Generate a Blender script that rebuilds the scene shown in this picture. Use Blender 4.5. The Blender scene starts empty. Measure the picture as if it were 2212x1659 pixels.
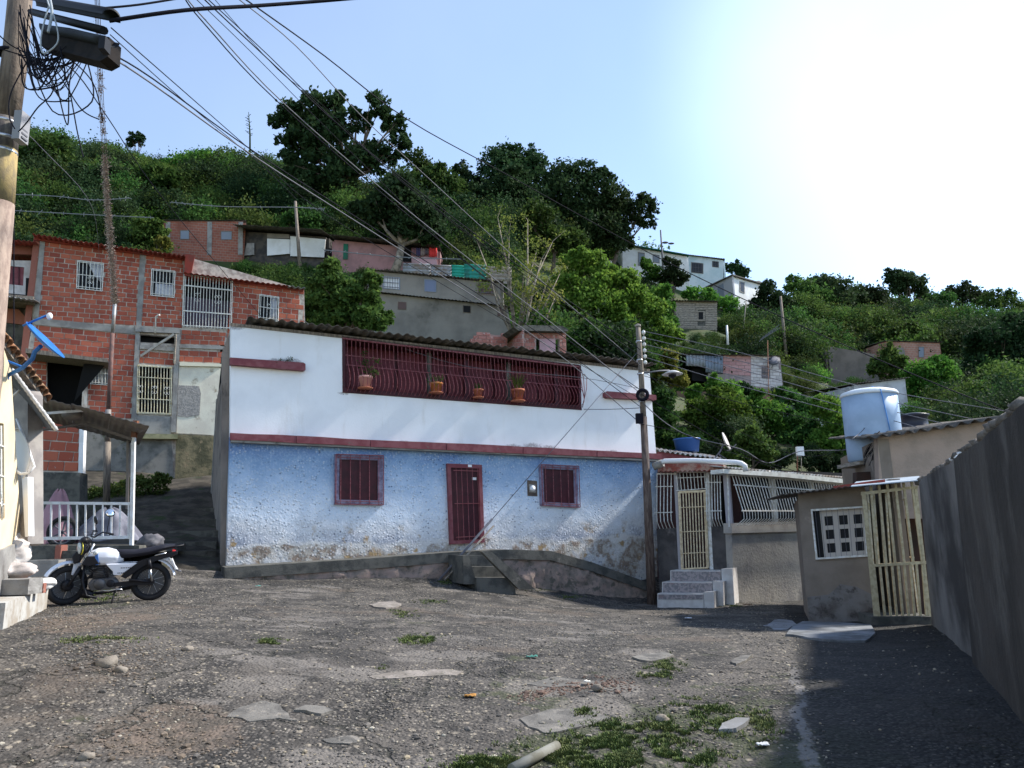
import bpy, bmesh, math, random
import numpy as np
from mathutils import Vector, Matrix, noise
from mathutils.geometry import tessellate_polygon
random.seed(7); R = math.radians
SC = bpy.context.scene; COL = SC.collection

# ------------------------------------------------------------------ camera
CZ = 1.6; PITCH = R(11.3); ROLL = R(1.2)
_f = Vector((0, math.cos(PITCH), math.sin(PITCH))); _r0 = Vector((1, 0, 0)); _u0 = Vector((0, -math.sin(PITCH), math.cos(PITCH)))
_r = _r0*math.cos(ROLL) - _u0*math.sin(ROLL); _u = _r0*math.sin(ROLL) + _u0*math.cos(ROLL)
CAM = Vector((0, 0, CZ))
cd = bpy.data.cameras.new('camera'); cam = bpy.data.objects.new('camera', cd); COL.objects.link(cam)
cd.sensor_width = 36; cd.lens = 36*1600/2212; cd.clip_start = .05; cd.clip_end = 3000
cam.matrix_world = Matrix(((_r.x, _u.x, -_f.x, 0), (_r.y, _u.y, -_f.y, 0), (_r.z, _u.z, -_f.z, CZ), (0, 0, 0, 1)))
SC.camera = cam

# ------------------------------------------------------------------ light
SUN_AZ = R(72); SUN_EL = R(43)
w = bpy.data.worlds.new('World'); SC.world = w; w.use_nodes = True
nt = w.node_tree; nt.nodes.clear()
wo = nt.nodes.new('ShaderNodeOutputWorld'); bg = nt.nodes.new('ShaderNodeBackground'); sk = nt.nodes.new('ShaderNodeTexSky')
sk.sky_type = 'NISHITA'; sk.sun_disc = False; sk.sun_elevation = SUN_EL; sk.sun_rotation = SUN_AZ
sk.air_density = 1.0; sk.dust_density = .05; sk.ozone_density = 2.0; sk.altitude = 300
bg.inputs[1].default_value = .105
nt.links.new(sk.outputs[0], bg.inputs[0])
# bright haze bank round the sun side of the sky
tc = nt.nodes.new('ShaderNodeTexCoord'); dt = nt.nodes.new('ShaderNodeVectorMath'); dt.operation = 'DOT_PRODUCT'
_ga, _ge = R(37), R(36)
dt.inputs[1].default_value = (.50, .70, .51)
nt.links.new(tc.outputs['Generated'], dt.inputs[0])
def wmap(a, b, ta, tb):
    m = nt.nodes.new('ShaderNodeMapRange'); m.interpolation_type = 'SMOOTHSTEP'
    m.inputs[1].default_value = a; m.inputs[2].default_value = b; m.inputs[3].default_value = ta; m.inputs[4].default_value = tb
    nt.links.new(dt.outputs['Value'], m.inputs[0]); return m
m1 = wmap(.3, 1.0, .085, .09); m2 = wmap(.93, 1.0, 0, .20)
ad = nt.nodes.new('ShaderNodeMath'); ad.operation = 'ADD'
nt.links.new(m1.outputs[0], ad.inputs[0]); nt.links.new(m2.outputs[0], ad.inputs[1])
wn = nt.nodes.new('ShaderNodeTexNoise'); wn.inputs['Scale'].default_value = 2.2; wn.inputs['Detail'].default_value = 5; nt.links.new(tc.outputs['Generated'], wn.inputs['Vector'])
wm = nt.nodes.new('ShaderNodeMapRange'); wm.inputs[1].default_value = .3; wm.inputs[2].default_value = .7; wm.inputs[3].default_value = .8; wm.inputs[4].default_value = 1.2; nt.links.new(wn.outputs['Fac'], wm.inputs[0])
mu = nt.nodes.new('ShaderNodeMath'); mu.operation = 'MULTIPLY'; nt.links.new(ad.outputs[0], mu.inputs[0]); nt.links.new(wm.outputs[0], mu.inputs[1])
bg2 = nt.nodes.new('ShaderNodeBackground'); bg2.inputs[0].default_value = (.88, .94, 1, 1); nt.links.new(mu.outputs[0], bg2.inputs[1])
ash = nt.nodes.new('ShaderNodeAddShader'); nt.links.new(bg.outputs[0], ash.inputs[0]); nt.links.new(bg2.outputs[0], ash.inputs[1])
nt.links.new(ash.outputs[0], wo.inputs[0])
sl = bpy.data.lights.new('sun', 'SUN'); sl.energy = 3.3; sl.angle = R(4); sl.color = (1, .95, .87)
so = bpy.data.objects.new('sun', sl); COL.objects.link(so)
sd = Vector((math.sin(SUN_AZ)*math.cos(SUN_EL), math.cos(SUN_AZ)*math.cos(SUN_EL), math.sin(SUN_EL)))
so.rotation_euler = (-sd).to_track_quat('-Z', 'Y').to_euler()
SC.view_settings.view_transform = 'Standard'; SC.view_settings.look = 'None'; SC.view_settings.gamma = 1
SC.view_settings.exposure = 1.27; SC.view_settings.use_curve_mapping = False
SC.cycles.max_bounces = 6; SC.cycles.transparent_max_bounces = 8

# ------------------------------------------------------------------ picture geometry -> place
def ray(px, py): return _f + _r*((px-1106)/1600) + _u*((829.5-py)/1600)
def P(px, py, D):
    d = ray(px, py); return CAM + d*(D/d.y)
class Plane:                                                    # a vertical plane through two ground points
    def __init__(s, x1, y1, x2, y2):
        s.o = Vector((x1, y1, 0)); s.u = Vector((x2-x1, y2-y1, 0)).normalized(); n = Vector((s.u.y, -s.u.x, 0))
        if n.dot(CAM-s.o) < 0: n = -n
        s.n = n
    def hit(s, px, py, off=0):
        d = ray(px, py); return CAM + d*((s.o+s.n*off-CAM).dot(s.n)/d.dot(s.n))
class Quad:                                                     # bilinear patch on a plane from four picture corners tl,tr,br,bl
    def __init__(s, pl, c, off=0):
        s.p = [pl.hit(x, y, off) for x, y in c]; s.n = pl.n; s.px = c
    def __call__(s, u, v, o=0):
        a, b, c, d = s.p
        return (a*(1-u)+b*u)*(1-v) + (d*(1-u)+c*u)*v + s.n*o

# ------------------------------------------------------------------ things and meshes
def base_of(o):
    v = Vector(o.location)
    return v + base_of(o.parent) if o.parent else v
def props(o, label=None, cat=None, group=None, kind=None):
    if label: o['label'] = label
    if cat: o['category'] = cat
    if group: o['group'] = group
    if kind: o['kind'] = kind
    return o
def thing(name, label, cat, loc=(0, 0, 0), group=None):
    o = bpy.data.objects.new(name, None); o.empty_display_size = .2; COL.objects.link(o); o.location = loc
    return props(o, label, cat, group)
def copy_tree(o, parent=None):
    c = o.copy(); COL.objects.link(c); c.parent = parent
    for ch in [x for x in KIDS.get(o.name, [])]: copy_tree(ch, c)
    return c
KIDS = {}
class MB:
    def __init__(s): s.v = []; s.f = []; s.sm = []
    def poly(s, pts, f=None):
        b = len(s.v); s.v += [Vector(p) for p in pts]; s.f.append(tuple(range(b, b+len(pts)))); s.sm.append(False)
    def box(s, c, x, y, z, X=None, Y=None, Z=None, bev=0):
        X = X or Vector((1, 0, 0)); Y = Y or Vector((0, 1, 0)); Z = Z or Vector((0, 0, 1)); b = len(s.v); c = Vector(c)
        for k in (-1, 1):
            for j, i in ((-1, -1), (-1, 1), (1, 1), (1, -1)): s.v.append(c + X*(i*x/2) + Y*(j*y/2) + Z*(k*z/2))
        for q in ((0, 3, 2, 1), (4, 5, 6, 7), (0, 1, 5, 4), (1, 2, 6, 5), (2, 3, 7, 6), (3, 0, 4, 7)): s.f.append(tuple(b+i for i in q)); s.sm.append(False)
        return s
    def prism(s, front, back):                                  # closed solid between two equal outlines
        b = len(s.v); n = len(front); s.v += [Vector(p) for p in front] + [Vector(p) for p in back]
        tri = tessellate_polygon([[Vector(p) for p in front]])
        for t in tri: s.f.append(tuple(b+i for i in t)); s.sm.append(False)
        for t in tri: s.f.append(tuple(b+n+i for i in reversed(t))); s.sm.append(False)
        for i in range(n):
            j = (i+1) % n; s.f.append((b+i, b+j, b+n+j, b+n+i)); s.sm.append(False)
        return s
    def tube(s, pts, r, n=6, cap=True, smooth=True):
        pts = [Vector(p) for p in pts]; m = len(pts); b = len(s.v)
        rr = r if isinstance(r, (list, tuple)) else [r]*m
        t0 = (pts[1]-pts[0]).normalized(); up = Vector((0, 0, 1)) if abs(t0.z) < .9 else Vector((1, 0, 0))
        a = t0.cross(up).normalized()
        for i, p in enumerate(pts):
            t = (pts[min(i+1, m-1)] - pts[max(i-1, 0)]).normalized(); a = (a - t*a.dot(t)).normalized(); c = t.cross(a)
            for k in range(n):
                g = 2*math.pi*(k+.5)/n; s.v.append(p + a*(math.cos(g)*rr[i]) + c*(math.sin(g)*rr[i]))
        for i in range(m-1):
            for k in range(n):
                k2 = (k+1) % n; s.f.append((b+i*n+k, b+i*n+k2, b+(i+1)*n+k2, b+(i+1)*n+k)); s.sm.append(smooth and n > 4)
        if cap:
            s.f.append(tuple(b+k for k in reversed(range(n)))); s.f.append(tuple(b+(m-1)*n+k for k in range(n))); s.sm += [False, False]
        return s
    def lathe(s, c, prof, n=20, Z=None, X=None):                # prof: (radius, height)
        Z = Vector(Z or (0, 0, 1)).normalized(); X = Vector(X) if X else (Vector((1, 0, 0)) if abs(Z.x) < .9 else Vector((0, 1, 0)))
        X = (X - Z*X.dot(Z)).normalized(); Y = Z.cross(X); b = len(s.v); c = Vector(c)
        for r_, h in prof:
            for k in range(n):
                g = 2*math.pi*k/n; s.v.append(c + Z*h + X*(math.cos(g)*r_) + Y*(math.sin(g)*r_))
        for i in range(len(prof)-1):
            for k in range(n):
                k2 = (k+1) % n; s.f.append((b+i*n+k, b+i*n+k2, b+(i+1)*n+k2, b+(i+1)*n+k)); s.sm.append(True)
        s.f.append(tuple(b+k for k in reversed(range(n)))); s.f.append(tuple(b+(len(prof)-1)*n+k for k in range(n))); s.sm += [False, False]
        return s
    def grid(s, fn, nu, nv, thick=None):                        # fn(u,v)->point ; thick: vector
        b = len(s.v)
        for j in range(nv+1):
            for i in range(nu+1): s.v.append(Vector(fn(i/nu, j/nv)))
        q = []
        for j in range(nv):
            for i in range(nu):
                k = j*(nu+1)+i; q.append((b+k, b+k+1, b+k+nu+2, b+k+nu+1))
        s.f += q; s.sm += [True]*len(q)
        if thick is not None:
            N = (nu+1)*(nv+1); t = Vector(thick); s.v += [p+t for p in s.v[b:b+N]]
            s.f += [tuple(i+N for i in reversed(f)) for f in q]; s.sm += [True]*len(q)
            ed = [b+i for i in range(nu+1)] + [b+j*(nu+1)+nu for j in range(1, nv+1)] + [b+nv*(nu+1)+i for i in range(nu-1, -1, -1)] + [b+j*(nu+1) for j in range(nv-1, 0, -1)]
            for i in range(len(ed)):
                a, c = ed[i], ed[(i+1) % len(ed)]; s.f.append((a, a+N, c+N, c)); s.sm.append(False)
        return s
    def blob(s, c, rx, ry, rz, sub=2, amp=.15, fr=1.5, seed=0):
        bm = bmesh.new(); bmesh.ops.create_icosphere(bm, subdivisions=sub, radius=1); b = len(s.v); c = Vector(c)
        for v in bm.verts:
            k = 1 + amp*noise.noise(v.co*fr + Vector((seed*3.1, seed*1.7, seed)))*2
            s.v.append(c + Vector((v.co.x*rx*k, v.co.y*ry*k, v.co.z*rz*k)))
        for f in bm.faces: s.f.append(tuple(b+v.index for v in f.verts)); s.sm.append(True)
        bm.free(); return s
    def mesh(s, name, m, off=Vector((0, 0, 0))):
        me = bpy.data.meshes.new(name); me.from_pydata([tuple(v-off) for v in s.v], [], s.f)
        me.polygons.foreach_set('use_smooth', s.sm); me.materials.append(m); me.update(); return me
    def build(s, name, m, parent=None, fix=True, **kw):
        off = base_of(parent) if parent else Vector((0, 0, 0)); me = s.mesh(name, m, off)
        if fix:
            bm = bmesh.new(); bm.from_mesh(me); bmesh.ops.recalc_face_normals(bm, faces=bm.faces); bm.to_mesh(me); bm.free()
        return link(name, me, parent, **kw)
def link(name, me, parent=None, label=None, cat=None, group=None, kind=None, loc=None):
    o = bpy.data.objects.new(name, me); COL.objects.link(o)
    if parent: o.parent = parent; KIDS.setdefault(parent.name, []).append(o)
    if loc is not None: o.location = loc
    return props(o, label, cat, group, kind)
def slab(name, pl, px, d0, d1, m, parent=None, **kw):           # picture outline on plane offset d1, thick to d0
    fr = [pl.hit(x, y, d1) for x, y in px]; return MB().prism(fr, [p-pl.n*(d1-d0) for p in fr]).build(name, m, parent, **kw)
def holed(name, pl, outer, holes, thick, m, parent=None, off=0, ext=None, **kw):
    loops = [outer]+holes; L = [[pl.hit(x, y, off) for x, y in l] for l in loops]; mb = MB(); flat = [p for l in L for p in l]
    n = len(flat); mb.v = flat + [p-pl.n*thick for p in flat]
    for t in tessellate_polygon(L): mb.f += [tuple(t), tuple(n+i for i in reversed(t))]; mb.sm += [False]*2
    b = 0
    for l in L:
        k = len(l)
        for i in range(k): mb.f.append((b+i, b+(i+1) % k, n+b+(i+1) % k, n+b+i)); mb.sm.append(False)
        b += k
    return mb.build(name, m, parent, **kw)
def lerp(a, b, t): return a+(b-a)*t
def lp(a, b, t): return (lerp(a[0], b[0], t), lerp(a[1], b[1], t))

# ------------------------------------------------------------------ materials
class NB:
    def __init__(s, name):
        s.m = bpy.data.materials.new(name); s.m.use_nodes = True; s.t = s.m.node_tree; s.b = s.t.nodes['Principled BSDF']; s._c = None
    def n(s, typ, **kw):
        x = s.t.nodes.new('ShaderNode'+typ)
        for k, v in kw.items(): setattr(x, k, v)
        return x
    def l(s, a, b): s.t.links.new(a, b)
    def co(s, kind='Object', stretch=(1, 1, 1)):
        if kind == 'World': c = s.n('NewGeometry').outputs['Position']
        else: c = s.n('TexCoord').outputs[kind]
        mp = s.n('Mapping'); mp.inputs[3].default_value = stretch; s.l(c, mp.inputs[0]); return mp.outputs[0]
    def noise(s, co, sc, det=6, rough=.6):
        x = s.n('TexNoise'); x.inputs['Scale'].default_value = sc; x.inputs['Detail'].default_value = det; x.inputs['Roughness'].default_value = rough
        s.l(co, x.inputs['Vector']); return x.outputs['Fac']
    def ramp(s, fac, lo, hi, a=0, b=1):
        x = s.n('MapRange'); x.interpolation_type = 'SMOOTHSTEP'
        for i, v in ((1, lo), (2, hi), (3, a), (4, b)): x.inputs[i].default_value = v
        s.l(fac, x.inputs[0]); return x.outputs[0]
    def mix(s, fac, a, b):
        x = s.n('Mix', data_type='RGBA')
        for v, i in ((fac, 0), (a, 6), (b, 7)):
            if isinstance(v, (int, float)): x.inputs[i].default_value = v
            elif isinstance(v, tuple): x.inputs[i].default_value = (*v[:3], 1)
            else: s.l(v, x.inputs[i])
        return x.outputs[2]
    def math(s, op, a, b=0):
        x = s.n('Math', operation=op)
        for v, i in ((a, 0), (b, 1)):
            if isinstance(v, (int, float)): x.inputs[i].default_value = v
            else: s.l(v, x.inputs[i])
        return x.outputs[0]
    def bump(s, h, strength=.5, dist=.02, prev=None):
        x = s.n('Bump'); x.inputs['Strength'].default_value = strength; x.inputs['Distance'].default_value = dist; s.l(h, x.inputs['Height'])
        if prev: s.l(prev, x.inputs['Normal'])
        return x.outputs[0]
    def out(s, col, rough=.85, nrm=None, metal=0, spec=.3):
        for v, k in ((col, 'Base Color'), (rough, 'Roughness'), (nrm, 'Normal')):
            if v is None: continue
            if isinstance(v, tuple): s.b.inputs[k].default_value = (*v[:3], 1)
            elif isinstance(v, (int, float)): s.b.inputs[k].default_value = v
            else: s.l(v, s.b.inputs[k])
        s.b.inputs['Metallic'].default_value = metal; s.b.inputs['Specular IOR Level'].default_value = spec; return s.m
def mat(name, c1, c2=None, sc=3, lo=.4, hi=.62, rough=.88, bump=0, bsc=40, c3=None, s3=1.2, lo3=.56, hi3=.66, metal=0, st=(1, 1, 1), spec=.25, kind='Object', isl=0):
    b = NB(name); co = b.co(kind, st); col = c1
    if c2: col = b.mix(b.ramp(b.noise(co, sc), lo, hi), c1, c2)
    if c3: col = b.mix(b.ramp(b.noise(co, s3, 8, .7), lo3, hi3), col, c3)
    if isl:
        g = b.n('NewGeometry').outputs['Random Per Island']; hs = b.n('HueSaturation'); b.l(b.ramp(g, 0, 1, 1-isl, 1+isl), hs.inputs['Value'])
        if isinstance(col, tuple): hs.inputs['Color'].default_value = (*col, 1)
        else: b.l(col, hs.inputs['Color'])
        col = hs.outputs[0]
    nr = b.bump(b.noise(b.co(kind), bsc, 8, .65), bump, .02) if bump else None
    return b.out(col, rough, nr, metal, spec)
def brick_mat(name, c1, c2, c3, spots=(.45, .42, .38), amt=.62):
    b = NB(name); oi = b.n('ObjectInfo').outputs['Random']; gi = b.n('NewGeometry').outputs['Random Per Island']
    f = b.math('FRACT', b.math('ADD', oi, gi)); cr = b.n('ValToRGB'); b.l(f, cr.inputs[0])
    e = cr.color_ramp.elements; e[0].color = (*c1, 1); e[1].color = (*c3, 1); x = e.new(.5); x.color = (*c2, 1)
    co = b.co('World'); col = b.mix(b.ramp(b.noise(co, 9, 6, .7), amt, amt+.1), cr.outputs[0], spots)
    col = b.mix(b.ramp(b.noise(co, 1.3, 5), .5, .75, 0, .55), col, tuple(v*.55 for v in c1))
    return b.out(col, .9, b.bump(b.noise(co, 60, 5), .4, .01), 0, .2)

M = {}
M['white'] = mat('plain_white_paint', (.80, .80, .82), (.70, .70, .70), 3, bump=.1)
M['maroon'] = mat('maroon_paint', (.165, .04, .05), (.21, .07, .08), 5, bump=.1, c3=(.14, .09, .085), s3=4, lo3=.62, hi3=.7, rough=.6)
M['maroon_dk'] = mat('dark_maroon_metal', (.060, .010, .017), (.042, .009, .014), 6, rough=.5, bump=.05)
M['cement'] = mat('bare_cement', (.30, .29, .27), (.20, .19, .18), 2.5, bump=.4, c3=(.12, .11, .10), s3=3, lo3=.58, hi3=.7)
M['cement_dk'] = mat('mouldy_concrete', (.12, .115, .10), (.06, .06, .055), 4, bump=.5, c3=(.24, .22, .19), s3=2.5, lo3=.58, hi3=.72)
M['stone_pink'] = mat('footing_stone', (.34, .25, .21), (.22, .18, .15), 6, bump=.8, bsc=14, c3=(.12, .11, .09), s3=5, lo3=.5, hi3=.62)
M['black'] = mat('dark_void', (.012, .012, .014), rough=.9)
M['glass'] = mat('dark_glass', (.012, .013, .017), rough=.4, spec=.12)
M['bars_w'] = mat('white_bar_paint', (.72, .72, .70), (.55, .52, .45), 14, rough=.5)
M['bars_c'] = mat('cream_bar_paint', (.74, .62, .42), (.56, .44, .28), 14, rough=.5)
M['bars_y'] = mat('yellowed_bar_paint', (.70, .66, .52), (.52, .44, .26), 18, rough=.6)
M['wood'] = mat('grey_weathered_wood', (.33, .29, .24), (.16, .14, .12), 5, st=(1, 1, 6), bump=.5, isl=.25)
M['pole'] = mat('weathered_pole', (.24, .20, .16), (.13, .11, .095), 4, st=(6, 6, .8), bump=.5, bsc=25)
M['wire'] = mat('black_cable', (.010, .010, .016), rough=.8, spec=.1)
M['wire_g'] = mat('grey_cable', (.13, .13, .15), rough=.7)
M['zinc'] = mat('weathered_zinc', (.30, .32, .34), (.20, .16, .13), 2.2, rough=.55, bump=.1, c3=(.25, .10, .05), s3=1.6, lo3=.6, hi3=.7, metal=.3)
M['roof_gr'] = mat('asbestos_sheet', (.13, .115, .10), (.07, .065, .06), 3, bump=.4, c3=(.20, .175, .15), s3=5, lo3=.6, hi3=.7)
M['roof_red'] = mat('red_painted_sheet', (.30, .05, .035), (.20, .05, .04), 3, rough=.6, c3=(.12, .05, .04), s3=2, lo3=.6, hi3=.75)
M['plastic_w'] = mat('white_plastic', (.75, .75, .75), rough=.4)
M['rubber'] = mat('tyre_rubber', (.018, .018, .02), rough=.75)
M['steel'] = mat('bright_steel', (.55, .55, .56), rough=.3, metal=.9)
M['rust'] = mat('rusty_steel', (.22, .09, .05), (.12, .06, .04), 9, rough=.8, bump=.3, c3=(.35, .30, .27), s3=6, lo3=.6, hi3=.68)
M['terracotta'] = mat('terracotta', (.42, .15, .08), (.30, .10, .06), 8, bump=.2)
def corr(name, a, b_, depth, m, parent, amp=.03, wave=.17, thick=.008, sag=0, jit=.01, **kw):
    """corrugated sheet: a->b front edge, depth = vector from front edge to back edge"""
    a = Vector(a); b_ = Vector(b_); L = (b_-a).length; d = Vector(depth); nn = (b_-a).cross(d).normalized()
    if nn.z < 0: nn = -nn
    nu = max(8, int(L/wave*6)); nu = min(nu, 700)
    def fn(u, v):
        x = u*L; k = math.floor(x/.85); jj = noise.noise(Vector((k*3.3, a.x, v)))*jit*3
        e = noise.noise(Vector((k*1.7, a.y, 5.)))*jit*8 if v in (0, 1) else 0
        return a + (b_-a)*u + d*v + d.normalized()*e + nn*(amp*math.sin(2*math.pi*x/wave) + jj - sag*math.sin(math.pi*u))
    return MB().grid(fn, nu, 3, -nn*thick).build(name, m, parent, fix=False, **kw)
def grille(parent, q, n, r, m, belly=.0, rails=(0, .5, 1), prof=None, steps=1, barname='bar', off=.03, frame=None, tilt=0, ext=(0, 0), rr=None):
    """bars in a picture quad: every bar and rail its own piece"""
    f = prof or (lambda v: 0)
    for i in range(n):
        u = (i+.5)/n if n > 1 else .5; pts = []
        for k in range(steps+1):
            v = -ext[0] + (1+ext[0]+ext[1])*k/steps; pts.append(q(u, v, off+belly*f(v)))
        MB().tube(pts, r, 4, smooth=False).build(barname, m, parent)
    for v in rails: MB().tube([q(0, v, off+belly*f(v)+r), q(1, v, off+belly*f(v)+r)], rr or r*1.15, 4, smooth=False).build('rail', m, parent)
    if frame:
        for a, b_ in (((0, 0), (1, 0)), ((1, 0), (1, 1)), ((1, 1), (0, 1)), ((0, 1), (0, 0))):
            MB().tube([q(*a, off), q(*b_, off)], frame, 4, smooth=False).build('rail', m, parent)
BELLY = lambda v: 0.15*v if v < .45 else (.07 + .93*math.sin(min(1, (v-.45)/.38)*math.pi/2) if v < .83 else math.cos((v-.83)/.17*math.pi/2)**.6 if v < 1 else 0)
# ------------------------------------------------------------------ the lie of the land
MH = Plane(-6.1, 16.0, 3.9, 20.7)                               # main house front
BH = Plane(-16.1, 25.0, -7.05, 29.25)                           # brick house front
_cp = [(-4, 0, .05), (0, 0, 0), (4, 0, 0), (-4, 4, .12), (0, 4, 0), (3, 4, 0), (-4, -8, 0), (5, -8, 0), (-9, 4, .3), (-12, -6, .3), (14, -6, 0)]
def _c(px, py, D): v = P(px, py, D); _cp.append((v.x, v.y, v.z))
def _h(px, py, off): v = MH.hit(px, py, off); _cp.append((v.x, v.y, v.z))
for a in ((322, 1297, 12.0), (142, 1306, 11.6), (1590, 1302, 17.9), (1740, 1292, 19.3), (1735, 1345, 13.2), (1985, 1350, 12.1), (2105, 1428, 8.6), (2212, 1545, 6.1), (12, 1359, 8.7), (-60, 1420, 7),
          (400, 1200, 17.2), (400, 1090, 21), (430, 1035, 24.5), (110, 1100, 21), (230, 1085, 21), (300, 1030, 26), (480, 1045, 27.5),
          (150, 1215, 14.5), (660, 740, 33), (850, 745, 39), (1100, 745, 41), (355, 560, 50), (525, 560, 52), (700, 570, 52), (820, 585, 50), (950, 590, 50),
          (150, 500, 52), (60, 345, 110), (300, 392, 110), (450, 400, 112), (620, 415, 110), (60, 500, 145), (450, 520, 150), (740, 480, 60), (1000, 490, 66), (1200, 530, 72), (1350, 575, 84), (1000, 520, 100), (1150, 580, 102), (1300, 640, 105), (1400, 690, 108), (1550, 730, 108), (1650, 750, 112),
          (1350, 610, 80), (1480, 630, 82), (1560, 650, 82), (1650, 662, 82), (1460, 718, 60), (1550, 720, 60), (1480, 848, 46), (1690, 850, 46), (1800, 840, 62), (2030, 800, 66),
          (1700, 720, 104), (1900, 730, 115), (2050, 760, 135), (2212, 790, 145), (2330, 800, 150), (1900, 850, 160), (2212, 830, 220), (1500, 1005, 27), (1700, 1005, 28), (1900, 900, 42), (2100, 900, 46), (2212, 880, 50), (-150, 700, 40), (-200, 370, 105)): _c(*a)
for a in ((485, 1252, .95), (975, 1252, .95), (1190, 1277, .95), (1400, 1292, .95)): _h(*a)
_cp += [(3, 27, 5.2), (-3, 27, 5.4), (12, 24, 1.6), (14, 14, 0), (20, 20, 2), (18, 6, 0), (-14, 12, 1.2), (-25, 10, 3), (-60, 20, 12), (60, 20, 3), (60, 60, 16),
        (0, 190, 30), (-90, 190, 45), (100, 260, 30), (-140, 110, 50), (150, 150, 35), (0, -60, -2), (-60, -60, 0), (60, -60, -2)]
_A = np.array(_cp, float); _S = 40.
def _U(r2): return np.where(r2 < 1e-12, 0, .5*r2*np.log(np.maximum(r2, 1e-12)))
def _tps(A, lam):
    n = len(A); X = A[:, :2]/_S; K = _U(((X[:, None]-X[None])**2).sum(-1)) + lam*np.eye(n); Q = np.c_[np.ones(n), X]
    L = np.block([[K, Q], [Q.T, np.zeros((3, 3))]]); return X, np.linalg.solve(L, np.r_[A[:, 2], 0, 0, 0])
_X, _W = _tps(_A, 1e-5)
def hz(x, y):
    x = np.asarray(x, float); y = np.asarray(y, float); sh = x.shape; p = np.c_[x.ravel(), y.ravel()]; out = np.empty(len(p))
    for i in range(0, len(p), 4000):
        q = p[i:i+4000]; qc = np.clip(q, (-150, -90), (150, 235))/_S
        out[i:i+4000] = _U(((qc[:, None]-_X[None])**2).sum(-1)) @ _W[:-3] + _W[-3] + qc @ _W[-2:]
    out = np.maximum(out, -3)
    r = np.hypot(p[:, 0], p[:, 1]-60); out = np.where(r > 190, out*np.clip(1-(r-190)/200, 0, 1), out)
    return out.reshape(sh)
_gx = np.arange(-45, 45.01, .25); _gy = np.arange(-2, 80.01, .25); _GG = hz(*np.meshgrid(_gx, _gy))
def hq(x, y):
    i = np.clip((np.asarray(x)+45)/.25, 0, len(_gx)-1.001); j = np.clip((np.asarray(y)+2)/.25, 0, len(_gy)-1.001); a = i.astype(int); b = j.astype(int); u = i-a; v = j-b
    return (_GG[b, a]*(1-u)+_GG[b, a+1]*u)*(1-v)+(_GG[b+1, a]*(1-u)+_GG[b+1, a+1]*u)*v
def gz(x, y): return float(hq(x, y))
def GP(px, py, lift=0, dmax=60):                                # where a picture point meets the ground
    d = ray(px, py); t = np.linspace(2, dmax, 600); X = d.x*t; Y = d.y*t; Z = CZ+d.z*t; h = Z - hq(X, Y) - lift
    i = int(np.argmax(h < 0)) if (h < 0).any() else len(t)-1
    i = max(i, 1); k = h[i-1]/(h[i-1]-h[i]+1e-9); tt = t[i-1]+(t[i]-t[i-1])*min(max(k, 0), 1)
    return CAM + d*tt
def nz(x, y, s, seed=0): return noise.noise(Vector((x*s, y*s, seed)))
def gdet(x, y):
    return .022*nz(x, y, .9) + .014*nz(x, y, 2.6, 3) + .008*nz(x, y, 7, 9) + .005*nz(x, y, 16, 5)
def sheet(name, x0, x1, y0, y1, st, m, dz=0, det=True, hole=None, **kw):
    xs = np.arange(x0, x1+st/2, st); ys = np.arange(y0, y1+st/2, st); XX, YY = np.meshgrid(xs, ys); Z = hz(XX, YY)+dz
    if det: Z = Z + np.array([gdet(a, b) for a, b in zip(XX.ravel(), YY.ravel())]).reshape(Z.shape)
    if hole is not None: Z = hole(XX, YY, Z)
    V = np.c_[XX.ravel(), YY.ravel(), Z.ravel()]; nx, ny = len(xs), len(ys); i = (np.arange(ny-1)[:, None]*nx + np.arange(nx-1)).ravel()
    F = np.c_[i, i+1, i+nx+1, i+nx]; me = np_mesh(name, V, F, m); return link(name, me, **kw)
def np_mesh(name, V, F, m, smooth=True, attr=None):
    me = bpy.data.meshes.new(name); me.vertices.add(len(V)); me.vertices.foreach_set('co', np.asarray(V, np.float32).ravel())
    k = F.shape[1]; me.loops.add(len(F)*k); me.loops.foreach_set('vertex_index', F.astype(np.int32).ravel())
    me.polygons.add(len(F)); me.polygons.foreach_set('loop_start', np.arange(0, len(F)*k, k, dtype=np.int32))
    me.polygons.foreach_set('use_smooth', np.full(len(F), smooth)); me.update(calc_edges=True); me.materials.append(m)
    return me

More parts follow.
